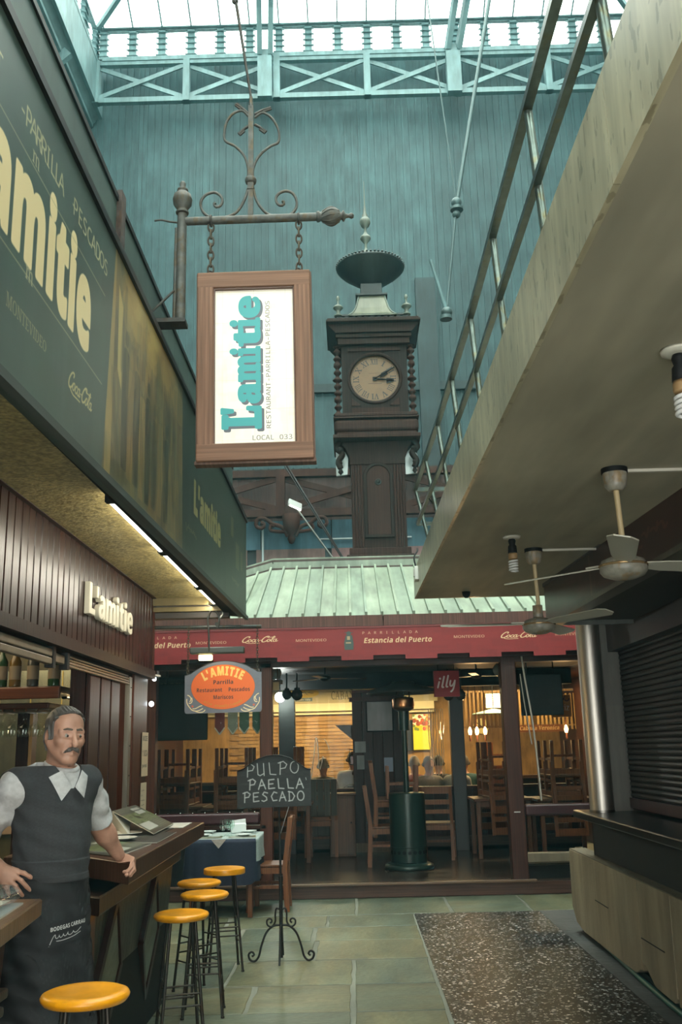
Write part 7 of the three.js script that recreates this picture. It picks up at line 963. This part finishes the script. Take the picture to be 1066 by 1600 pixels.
{
  const add = (a, b, s = 1) => [a[0] + b[0] * s, a[1] + b[1] * s, a[2] + b[2] * s], lerp3 = (a, b, t) => [0, 1, 2].map((k) => a[k] + (b[k] - a[k]) * t);
  const frame = (o, yaw, pitch = 0, roll = 0, s = 1) => { const m = new THREE.Matrix4().makeRotationFromEuler(new THREE.Euler(pitch, yaw, roll, 'YXZ')).scale(V(s, s, s)); m.setPosition(...o); const inv = m.clone().invert(), v = V(); return { m, to: (p) => { v.set(...p).applyMatrix4(inv); return [v.x, v.y, v.z]; }, out: (p) => { v.set(...p).applyMatrix4(m); return [v.x, v.y, v.z]; }, s }; };
  // joints, in metres in the hall
  const RS = [-1.372, 1.488, -4.05], LS = [-1.168, 1.484, -4.34], LE = [-1.148, 1.300, -4.50], LW = [-1.088, 1.152, -4.64], RE = [-1.56, 1.262, -4.16], RW = [-1.425, 1.178, -4.01];
  const yawB = 0.90, yawH = 0.70, chest = [-1.275, 1.39, -4.205], pel = [-1.305, 1.03, -4.225], neck = [-1.245, 1.515, -4.195];
  const B = frame(chest, yawB), Hd = frame([-1.212, 1.683, -4.145], yawH, 0.05, -0.04, 0.915);
  const legs = [[-0.074, 1], [0.074, -1]].map(([s]) => { const o = B.out([s, -0.42, 0]); return [o, [o[0] - 0.01, 0.50, o[2] + 0.01], [o[0] - 0.02, 0.09, o[2] - 0.03]]; });
  const torso = (p) => { const q = B.to(p); let d = ell(q, [0, 0.01, 0], [0.158, 0.17, 0.115]); d = smin(d, ell(q, [0, -0.16, 0.018], [0.140, 0.19, 0.124]), 0.06); d = smin(d, ell(q, [0, -0.36, 0.0], [0.150, 0.14, 0.120]), 0.06); d = smin(d, cone(p, RS, LS, 0.056, 0.056), 0.07); d = smin(d, cone(p, neck, [Hd.out([0, -0.06, -0.015])][0], 0.062, 0.057), 0.05); return d; };
  const armL = (p) => smin(smin(cone(p, LS, LE, 0.050, 0.043), cone(p, LE, lerp3(LE, LW, 0.35), 0.043, 0.044), 0.03), cone(p, lerp3(LE, LW, 0.3), LW, 0.044, 0.029), 0.03);
  const armR = (p) => smin(smin(cone(p, RS, RE, 0.052, 0.045), cone(p, RE, lerp3(RE, RW, 0.35), 0.046, 0.046), 0.03), cone(p, lerp3(RE, RW, 0.3), RW, 0.046, 0.029), 0.03);
  const leg = (p) => { let d = 9; for (const [a, b, c] of legs) d = Math.min(d, smin(cone(p, a, b, 0.080, 0.058), smin(cone(p, b, add(lerp3(b, c, 0.4), [0, 0, -0.01]), 0.058, 0.058), cone(p, lerp3(b, c, 0.4), c, 0.056, 0.042), 0.03), 0.04)); return d; };
  // head
  const head = (w) => { const p = Hd.to(w), a = [Math.abs(p[0]), p[1], p[2]];
    let d = ell(p, [0, 0.035, -0.018], [0.076, 0.088, 0.098]); d = smin(d, ell(p, [0, -0.03, 0.028], [0.062, 0.088, 0.062]), 0.03); d = smin(d, ell(p, [0, 0.05, 0.035], [0.062, 0.052, 0.052]), 0.02);
    d = smin(d, cone(a, [0.060, -0.045, 0.0], [0.022, -0.103, 0.058], 0.019, 0.018), 0.03); d = smin(d, sph(p, [0, -0.103, 0.066], 0.022), 0.03);
    d = smin(d, cone(a, [0.008, 0.022, 0.084], [0.050, 0.018, 0.067], 0.0115, 0.0115), 0.012); d = smin(d, sph(a, [0.045, -0.024, 0.061], 0.022), 0.025);
    d = smax(d, -sph(a, [0.031, -0.002, 0.096], 0.0145), 0.016);
    d = smin(d, cone(p, [0, 0.014, 0.088], [0, -0.032, 0.116], 0.0088, 0.0132), 0.012); d = smin(d, sph(p, [0, -0.037, 0.118], 0.0142), 0.008); d = smin(d, sph(a, [0.0125, -0.042, 0.102], 0.0085), 0.008);
    d = smin(d, cone(a, [0.014, -0.002, 0.083], [0.046, -0.004, 0.074], 0.0135, 0.0125), 0.006); d = smax(d, -cone(a, [0.020, -0.0015, 0.0985], [0.042, -0.0025, 0.090], 0.0042, 0.0034), 0.004);
    d = smin(d, cone(a, [0.020, -0.045, 0.088], [0.034, -0.072, 0.078], 0.007, 0.006), 0.02); d = smax(d, -cone(a, [0.019, -0.036, 0.106], [0.040, -0.070, 0.090], 0.003, 0.003), 0.012);
    d = smin(d, cone(a, [0, -0.067, 0.093], [0.022, -0.070, 0.081], 0.0075, 0.005), 0.008); d = smin(d, cone(a, [0, -0.081, 0.090], [0.018, -0.079, 0.080], 0.0085, 0.006), 0.008); d = smax(d, -cone(a, [0, -0.0745, 0.1005], [0.022, -0.0745, 0.088], 0.0022, 0.002), 0.003);
    // ears: rim, lobe, hollow
    let e = ell(a, [0.079, -0.008, -0.012], [0.011, 0.034, 0.021]); e = smax(e, -ell(a, [0.090, -0.004, -0.008], [0.009, 0.022, 0.012]), 0.006); d = smin(d, e, 0.010);
    d *= Hd.s; d = smin(d, cone(w, Hd.out([0, -0.05, -0.022]), neck, 0.057, 0.064), 0.035); return d; };
  const body = (p) => { let d = torso(p); d = smin(d, Math.min(armL(p), armR(p)), 0.03); d = smin(d, leg(p), 0.05); d = smin(d, head(p), 0.02); return d; };
  // hands: palm, four fingers of three bones, thumb
  const fingers = (chains, palm) => (p) => { let d = 9; for (const [a, b, ra, rb] of palm) d = smin(d, cone(p, a, b, ra, rb), 0.014); for (const c of chains) { let f = 9; for (let i = 0; i < c.length - 1; i++) f = smin(f, cone(p, c[i], c[i + 1], 0.0098 - i * 0.0008, 0.0090 - i * 0.0008), 0.004); d = smin(d, f, 0.006); } return d; };
  const LK = [[-1.028, 1.140, -4.615], [-1.022, 1.132, -4.632], [-1.022, 1.122, -4.650], [-1.028, 1.112, -4.666]], lf = LK.map((k, i) => { const dz = [0.0, 0, 0, 0][i], L = [0.9, 1, 0.95, 0.78][i]; return [k, add(k, [0.010, -0.040 * L, 0.018]), add(k, [-0.004, -0.060 * L, 0.026]), add(k, [-0.022, -0.064 * L, 0.018])]; });
  const handL = fingers([...lf, [[-1.072, 1.140, -4.60], [-1.056, 1.118, -4.578], [-1.040, 1.090, -4.566], [-1.030, 1.072, -4.572]]], LK.map((k, i) => [lerp3(LW, k, 0.12), k, 0.021, 0.0125]));
  const RK = [[-1.352, 1.158, -4.035], [-1.352, 1.140, -4.025], [-1.364, 1.120, -4.018], [-1.384, 1.106, -4.015]], RT = [[-1.286, 1.124, -4.062], [-1.296, 1.084, -4.046], [-1.324, 1.066, -4.04], [-1.376, 1.072, -4.035]];
  const rf = RK.map((k, i) => { const t = RT[i]; return [k, add(lerp3(k, t, 0.42), [0.004, 0.006, 0.012]), add(lerp3(k, t, 0.75), [0.002, 0.002, 0.008]), t]; });
  const handR = fingers([...rf, [[-1.42, 1.172, -4.04], [-1.40, 1.16, -4.075], [-1.375, 1.15, -4.10], [-1.35, 1.14, -4.115]]], RK.map((k) => [lerp3(RW, k, 0.1), k, 0.021, 0.0125]));
  const skin = mat({ color: rgb(0.62, 0.33, 0.225), roughness: 0.5, map: re(T.rough, 0.4, 0.4), bumpMap: T.stucco, bumpScale: 0.0006 });
  const man = thing('person', 'grey-haired man with a moustache in a grey knitted vest, white short-sleeved shirt and black apron, leaning on the bar counter', 'person', [0, 0, 0]);
  man.userData.label = 'grey-haired man with moustache, dark grey vest, white shirt and black apron, leaning on counter';
  const neckY = 1.56, full = (p) => smax(body(p), p[1] - neckY, 0.001), hg = field((p) => Math.max(head(p), (neckY - 0.006) - p[1]), [-1.212, 1.67, -4.14], 0.155, 104);
  // the fine hand grids take over past the wrists
  const wristCut = (W, K, p, off) => { const n = [K[0] - W[0], K[1] - W[1], K[2] - W[2]], l = Math.hypot(...n); return ((p[0] - W[0]) * n[0] + (p[1] - W[1]) * n[1] + (p[2] - W[2]) * n[2]) / l - off; };
  const arms = (p) => Math.min(armL(p), armR(p));
  const cutBody = (p) => { let d = full(p); if (p[1] < 1.22) { const a = wristCut(LE, LW, p, 0.245), nearL = sph(p, LW, 0.12); if (nearL < 0) d = Math.max(d, a); const b = wristCut(RE, RW, p, 0.205), nearR = sph(p, RW, 0.10); if (nearR < 0 && armR(p) < torso(p)) d = Math.max(d, b); } return d; };
  const geoBody = field(cutBody, [-1.32, 0.80, -4.25], 0.92, 150);
  const hl = field((p) => Math.max(smin(armL(p), handL(p), 0.02), -wristCut(LE, LW, p, 0.235)), [-1.05, 1.12, -4.62], 0.115, 84), hr = field((p) => Math.max(smin(armR(p), handR(p), 0.02), -wristCut(RE, RW, p, 0.195)), [-1.36, 1.125, -4.04], 0.125, 92);
  part('body', [geoBody, hg, hl, hr], skin, man);
  // features of the face
  const P = (q) => Hd.out(q);
  const eyeW = mat({ color: rgb(0.30, 0.26, 0.22), roughness: 0.2 }), iris = mat({ color: rgb(0.03, 0.02, 0.015), roughness: 0.15 }), hairM = mat({ color: rgb(0.16, 0.145, 0.13), roughness: 0.55, map: re(T.woodBump, 0.05, 0.3) }), browM = mat({ color: rgb(0.10, 0.075, 0.055), roughness: 0.8 }), stM = mat({ color: rgb(0.20, 0.17, 0.15), roughness: 0.8, map: re(T.woodBump, 0.02, 0.05) });
  for (const s of [-1, 1]) { const e = part('eye', ball(0.0108, ...P([s * 0.031, -0.002, 0.0805]), 16, 12), eyeW, man); part('iris', ball(0.0056, ...P([s * 0.0305 + 0.002, -0.002, 0.0893]), 12, 8), iris, e); }
  for (const s of [-1, 1]) part('eyebrow', field((w) => { const p = Hd.to(w); return Math.max(Math.min(cone(p, [s * 0.012, 0.026, 0.0945], [s * 0.032, 0.029, 0.088], 0.0045, 0.0052), cone(p, [s * 0.032, 0.029, 0.088], [s * 0.054, 0.021, 0.069], 0.0052, 0.0032))) * 0.9; }, P([s * 0.033, 0.025, 0.083]), 0.032, 28), browM, man);
  part('moustache', field((w) => { const p = Hd.to(w), a = [Math.abs(p[0]), p[1], p[2]]; const n = 0.0012 * Math.sin(p[0] * 900) * Math.sin(p[1] * 300); return smin(cone(a, [0.001, -0.056, 0.1035], [0.018, -0.062, 0.0985], 0.0072, 0.0085), cone(a, [0.018, -0.062, 0.0985], [0.034, -0.074, 0.084], 0.0085, 0.0038), 0.006) * 0.9 + n; }, P([0, -0.063, 0.095]), 0.042, 44), stM, man);
  // slicked-back hair with a receding front
  part('hair', field((w) => { const p = Hd.to(w), x = Math.abs(p[0]), y = p[1], z = p[2]; const lf = (a, b, t) => a + (b - a) * clamp(t);
    const shell = head(w) - 0.007 - 0.003 * ss(0.02, 0.09, y) - 0.0011 * Math.sin(p[0] * 420 + Math.sin(z * 40) * 2) * (y > 0 ? 1 : 0.4);
    const zf = y > 0.06 ? lf(0.027, 0.062, (y - 0.06) / 0.04) - (y > 0.08 ? 0.5 * Math.max(0, x - 0.03) : 0) : y > -0.02 ? 0.027 : lf(-0.034, 0.027, (y + 0.035) / 0.015);
    const ear = x < 0.055 ? -9 : (1 - Math.hypot((y + 0.010) / 0.040, (z + 0.010) / 0.024)) * 0.02;
    return Math.max(shell, (z - zf) * 0.8, -(y + 0.072), ear * 0.8); }, [-1.212, 1.69, -4.16], 0.135, 96), hairM, man);
  // clothes
  const knit = mat({ color: rgb(0.062, 0.064, 0.068), roughness: 0.92, map: re(T.weave, 0.05, 0.05), bumpMap: re(T.weave, 0.05, 0.05), bumpScale: 0.001 }), cotton = mat({ color: rgb(0.82, 0.81, 0.80), roughness: 0.8, map: T.weave }), blackC = mat({ color: rgb(0.011, 0.012, 0.014), roughness: 0.8, map: T.weave }), aprM = mat({ color: rgb(0.012, 0.0125, 0.014), roughness: 0.75, map: T.weave });
  const wr = (p, k = 1) => k * 0.0035 * Math.sin(p[0] * 46 + p[1] * 38 + Math.sin(p[2] * 31) * 2.1) + k * 0.002 * Math.sin(p[1] * 95 + p[0] * 28);
  const CL = lerp3(LS, LE, 0.90), CR = lerp3(RS, RE, 0.66);
  const sleeve = (S, E, c) => (p) => { const d = smin(cone(p, S, lerp3(S, E, 0.5), 0.058, 0.061), cone(p, lerp3(S, E, 0.4), lerp3(S, E, 1.2), 0.060, 0.067), 0.03) + wr(p); const n = [E[0] - S[0], E[1] - S[1], E[2] - S[2]], l = Math.hypot(...n), t = ((p[0] - S[0]) * n[0] + (p[1] - S[1]) * n[1] + (p[2] - S[2]) * n[2]) / l; const inner = cone(p, lerp3(S, E, 0.75), lerp3(S, E, 1.4), 0.053, 0.060); return Math.max(Math.max(d, t - c * l), -Math.max(inner, (c - 0.12) * l - t)); };
  const sL = sleeve(LS, LE, 0.93), sR = sleeve(RS, RE, 0.90);
  const vCut = (p) => { const q = B.to(p); const top = 0.19, bot = 0.075, y = q[1]; const w = y < bot ? -1 : 0.012 + (y - bot) * 0.62; return Math.max(Math.abs(q[0] - 0.01) - w, bot - y, -q[2] - 0.02) ; };
  const shirtBody = (p) => { const q = B.to(p); return Math.max(torso(p) - 0.010, q[1] - 0.155 - (q[2] < 0 ? 0.03 : 0), -0.26 - q[1]); };
  part('shirt', [field((p) => Math.max(smin(smin(shirtBody(p), sL(p), 0.03), sR(p), 0.03), -sph(p, add(neck, [0.012, 0.055, 0.02]), 0.062)), [-1.33, 1.36, -4.22], 0.30, 110)], cotton, man);
  const armhole = (p) => Math.min(Math.max(sph(p, add(LS, [0.035, -0.028, -0.045]), 0.082)), sph(p, add(RS, [-0.035, -0.028, 0.045]), 0.082));
  part('vest', [field((p) => { const q = B.to(p); const hem = Math.abs(q[1] + 0.272) < 0.014 ? 0.002 : 0; let d = torso(p) - 0.019 - hem + wr(p, 0.7) - (q[1] < -0.20 ? 0.004 : 0); d = smax(d, -(q[1] + 0.288 + 0.01 * q[0]), 0.006); d = smax(d, q[1] - 0.17, 0.004); d = smax(d, -armhole(p), 0.006); d = smax(d, -vCut(p), 0.004); d = smax(d, -sph(p, add(neck, [0.005, 0.05, 0.0]), 0.082), 0.004); return d; }, [-1.28, 1.31, -4.21], 0.27, 120)], knit, man);
  // shirt collar: stand and two pointed flaps
  const N0 = add(neck, [0.012, 0.03, 0.012]), ring = []; for (let k = 0; k <= 20; k++) { const a = yawB - 2.75 + k / 20 * 5.5; ring.push([N0[0] + Math.sin(a) * 0.064, N0[1] + 0.012 - 0.02 * Math.cos(a - yawB), N0[2] + Math.cos(a) * 0.066]); }
  part('collar', [tube(ring, 0.011, 40, 8)], cotton, man);
  // flaps lie on the vest and shirt: every point is dropped on to that surface
  const onChest = (x, y, off) => { let z = 0.22; for (let k = 0; k < 40; k++) { const d = torso(B.out([x, y, z])) - 0.024 - off; if (d < 0.0004) break; z -= d * 0.8; } return [x, y, z]; };
  const flap = (c) => { const g = new THREE.PlaneGeometry(1, 1, 6, 6), p = g.attributes.position; for (let k = 0; k < p.count; k++) { const u = p.getX(k) + 0.5, v = p.getY(k) + 0.5, L = (a, b, t) => a + (b - a) * t, x = L(L(c[0][0], c[1][0], u), L(c[3][0], c[2][0], u), v), y = L(L(c[0][1], c[1][1], u), L(c[3][1], c[2][1], u), v); p.setXYZ(k, ...B.out(onChest(x, y, 0.006 + 0.006 * Math.sin(u * 3.1) * Math.sin(v * 3.1)))); } g.computeVertexNormals(); return g; };
  cotton.side = THREE.DoubleSide;
  part('collar_flap', flap([[-0.100, 0.125], [-0.052, 0.030], [-0.004, 0.082], [-0.048, 0.150]]), cotton, man); part('collar_flap', flap([[0.012, 0.082], [0.062, 0.036], [0.092, 0.125], [0.052, 0.150]]), cotton, man);
  part('trousers', [field((p) => { const q = B.to(p); let d = leg(p) - 0.017; d = smin(d, ell(q, [0, -0.36, 0], [0.150, 0.14, 0.120]) - 0.012, 0.05) + wr(p, 1.2); return Math.max(d, q[1] + 0.265, 0.05 - p[1]); }, [-1.30, 0.60, -4.22], 0.62, 84)], blackC, man);
  for (const [a, b, c] of legs) part('shoe', [field((p) => { const f = B.m; const q = [p[0] - c[0], p[1], p[2] - c[2]], s = Math.sin(yawB), k = Math.cos(yawB), x = q[0] * k - q[2] * s, z = q[0] * s + q[2] * k; let d = smin(ell([x, q[1], z], [0, 0.045, 0.07], [0.048, 0.04, 0.13]), ell([x, q[1], z], [0, 0.06, -0.02], [0.042, 0.055, 0.06]), 0.03); return Math.max(d, 0.002 - q[1]); }, [c[0] + 0.05, 0.06, c[2] + 0.03], 0.2, 48)], mat({ color: rgb(0.015, 0.013, 0.012), roughness: 0.35 }), man);
  const apronF = (p) => { const q = B.to(p), y = q[1], t = clamp((-0.25 - y) / 0.7), ax = 0.168 + 0.06 * t, az = 0.138 + 0.05 * t, k = Math.hypot(q[0] / ax, q[2] / az), ang = Math.atan2(q[0], q[2]); const d = (k - 1) * Math.min(ax, az) - 0.012 * t * Math.sin(ang * 5 + y * 3) + wr(p, 0.8); return Math.max(Math.abs(d) - 0.004, -q[2] - 0.03, y + 0.268, -(y + 1.05)); };
  const apron = part('apron', [field(apronF, B.out([0, -0.65, 0.05]), 0.44, 110)], aprM, man);
  part('apron_band', [field((p) => { const q = B.to(p), k = Math.hypot(q[0] / 0.167, q[2] / 0.136); return Math.max(Math.abs((k - 1) * 0.14) - 0.006, Math.abs(q[1] + 0.285) - 0.018); }, B.out([0, -0.285, 0]), 0.22, 64)], blackC, man);
  const at = canvasTex(256, 128, (x, w, h) => { x.fillStyle = '#1b1c1e'; x.fillRect(0, 0, w, h); fitText(x, 'BODEGAS CARRAU', 22, 44, 226, 24, 'bold #px sans-serif', '#b9b9b6'); x.strokeStyle = '#b0b0ae'; x.lineWidth = 4; x.lineCap = 'round'; x.beginPath(); x.moveTo(20, 122); x.bezierCurveTo(30, 100, 44, 60, 52, 66); x.bezierCurveTo(50, 90, 66, 96, 74, 74); x.bezierCurveTo(80, 96, 92, 88, 98, 72); x.bezierCurveTo(104, 92, 118, 86, 124, 70); x.bezierCurveTo(126, 92, 150, 88, 160, 70); x.bezierCurveTo(166, 88, 190, 84, 214, 62); x.stroke(); x.beginPath(); x.moveTo(60, 102); x.bezierCurveTo(110, 112, 170, 96, 210, 86); x.stroke(); });
  // the print lies in the apron's own curve
  { const g = new THREE.PlaneGeometry(0.165, 0.085, 14, 4), p = g.attributes.position; for (let k = 0; k < p.count; k++) { const y = -0.47 + p.getY(k) + p.getX(k) * 0.10, t = clamp((-0.25 - y) / 0.7), ax = 0.168 + 0.06 * t, az = 0.138 + 0.05 * t, a0 = -0.02 + p.getX(k) / 0.165; const f = [Math.sin(a0) * ax, y, Math.cos(a0) * az]; const ang = Math.atan2(f[0], f[2]), w0 = B.out(f), off = 0.012 * t * Math.sin(ang * 5 + y * 3) - wr(w0, 0.8) + 0.0065; const o = B.out([f[0] + Math.sin(a0) * off, f[1], f[2] + Math.cos(a0) * off]); p.setXYZ(k, ...o); } g.computeVertexNormals(); mesh('apron_print', g, mat({ color: 0xffffff, map: at, roughness: 0.75 }), apron); }
  part('bracelet', [torus(0.033, 0.004, add(RW, [-0.012, 0.006, -0.01]), [0.3, 1.0, 0], 6, 24)], mat({ color: rgb(0.6, 0.45, 0.2), metalness: 1, roughness: 0.25 }), man);

  // diners seen small in the grill bar: seated, seen from behind or the side
  const diner = (label, x, z, yaw, shirt, hair, hairOff, y0 = 0.15, lean = 0.1) => {
    const t = thing('person', label, 'person', [x, y0, z], yaw, null), S = mat({ color: shirt, roughness: 0.8, map: T.weave });
    const sdf = (p) => { let d = ell(p, [0, 0.78, 0], [0.19, 0.24, 0.13]); d = smin(d, ell(p, [0, 0.58, 0], [0.18, 0.16, 0.14]), 0.08); d = smin(d, cone(p, [-0.17, 0.94, 0], [0.17, 0.94, 0], 0.06, 0.06), 0.06); d = smin(d, cone(p, [0, 0.95, 0.01], [0, 1.10, 0.03], 0.055, 0.052), 0.05); d = smin(d, ell(p, [0, 1.19, 0.035], [0.075, 0.115, 0.095]), 0.03); d = smin(d, cone(p, [0, 1.175, 0.12], [0, 1.155, 0.142], 0.01, 0.013), 0.015);
      for (const s of [-1, 1]) { d = smin(d, smin(cone(p, [s * 0.19, 0.92, 0], [s * 0.24, 0.66, 0.06], 0.05, 0.042), cone(p, [s * 0.24, 0.66, 0.06], [s * 0.12, 0.66, 0.30], 0.04, 0.03), 0.03), 0.03); d = smin(d, cone(p, [s * 0.09, 0.5, 0.02], [s * 0.12, 0.5, 0.42], 0.08, 0.06), 0.05); d = smin(d, cone(p, [s * 0.12, 0.48, 0.42], [s * 0.12, 0.06, 0.40], 0.055, 0.04), 0.04); d = smin(d, cone(p, [s * 0.12, 0.04, 0.38], [s * 0.12, 0.035, 0.54], 0.038, 0.03), 0.03); d = smin(d, sph(p, [s * 0.078, 1.18, 0.02], 0.02), 0.01); } return d; };
    part('body', field(sdf, [0, 0.66, 0.14], 0.72, 56), skin, t);
    part('shirt', field((p) => { let d = Math.max(sdf(p) - 0.012, p[1] - 1.02, 0.48 - p[1], p[2] - 0.16); return d; }, [0, 0.75, 0.03], 0.34, 40), S, t);
    part('trousers', field((p) => Math.max(sdf(p) - 0.012, p[1] - 0.60, 0.1 - p[1]), [0, 0.36, 0.18], 0.42, 40), M.black, t);
    part('hair', field((p) => Math.max(sdf(p) - 0.012, 1.15 - p[1] + Math.max(0, p[2] - 0.02) * 1.1, -p[1] + 1.10), [0, 1.22, 0.03], 0.16, 34), mat({ color: hair, roughness: 0.7 }), t);
    part('shoe', [xf(new THREE.SphereGeometry(1, 12, 8), [-0.12, 0.035, 0.46], [0, 0, 0], [0.05, 0.04, 0.12]), xf(new THREE.SphereGeometry(1, 12, 8), [0.12, 0.035, 0.46], [0, 0, 0], [0.05, 0.04, 0.12])], M.black, t);
    const st = obj('stool_seat', [cyl(0.17, 0.04, 0, 0.42, 0.02, 20), cyl(0.03, 0.42, 0, 0.21, 0.02, 12), cyl(0.16, 0.02, 0, 0.01, 0.02, 20)], M.darkWood, t); return t;
  };
  diner('seated diner in an orange-red top, leftmost seen between the pillar and the heater', 0.98, -16.15, 2.7, rgb(0.55, 0.13, 0.07), rgb(0.25, 0.22, 0.2));
  diner('seated grey-haired diner in a cream shirt just right of the heater pole', 1.16, -15.5, 0.4, rgb(0.45, 0.40, 0.32), rgb(0.32, 0.31, 0.29));
  diner('seated dark-haired diner in a black jacket facing the bar by the heater', 1.38, -16.15, 3.0, rgb(0.04, 0.04, 0.05), rgb(0.03, 0.025, 0.02));
  diner('seated white-haired diner in a pale shirt left of the right inner post', 1.60, -15.45, 2.4, rgb(0.55, 0.58, 0.52), rgb(0.45, 0.43, 0.4));
  diner('seated diner in a dark teal top beside the right inner post', 1.80, -16.1, -2.9, rgb(0.02, 0.10, 0.10), rgb(0.06, 0.05, 0.04));
  diner('seated grey-haired diner behind the chalkboard in the grill bar', -0.5, -16.1, 2.8, rgb(0.30, 0.26, 0.2), rgb(0.3, 0.27, 0.22));
  diner('broad seated diner in a white shirt left of the middle pillar', -0.02, -16.15, 2.9, rgb(0.62, 0.64, 0.58), rgb(0.08, 0.06, 0.05), 0, 0.24);
  diner('seated dark-haired diner in front of the white-shirted one by the pillar', 0.08, -15.45, 3.1, rgb(0.10, 0.12, 0.11), rgb(0.09, 0.07, 0.05), 0, 0.05);
}
renderer.render(scene, camera);
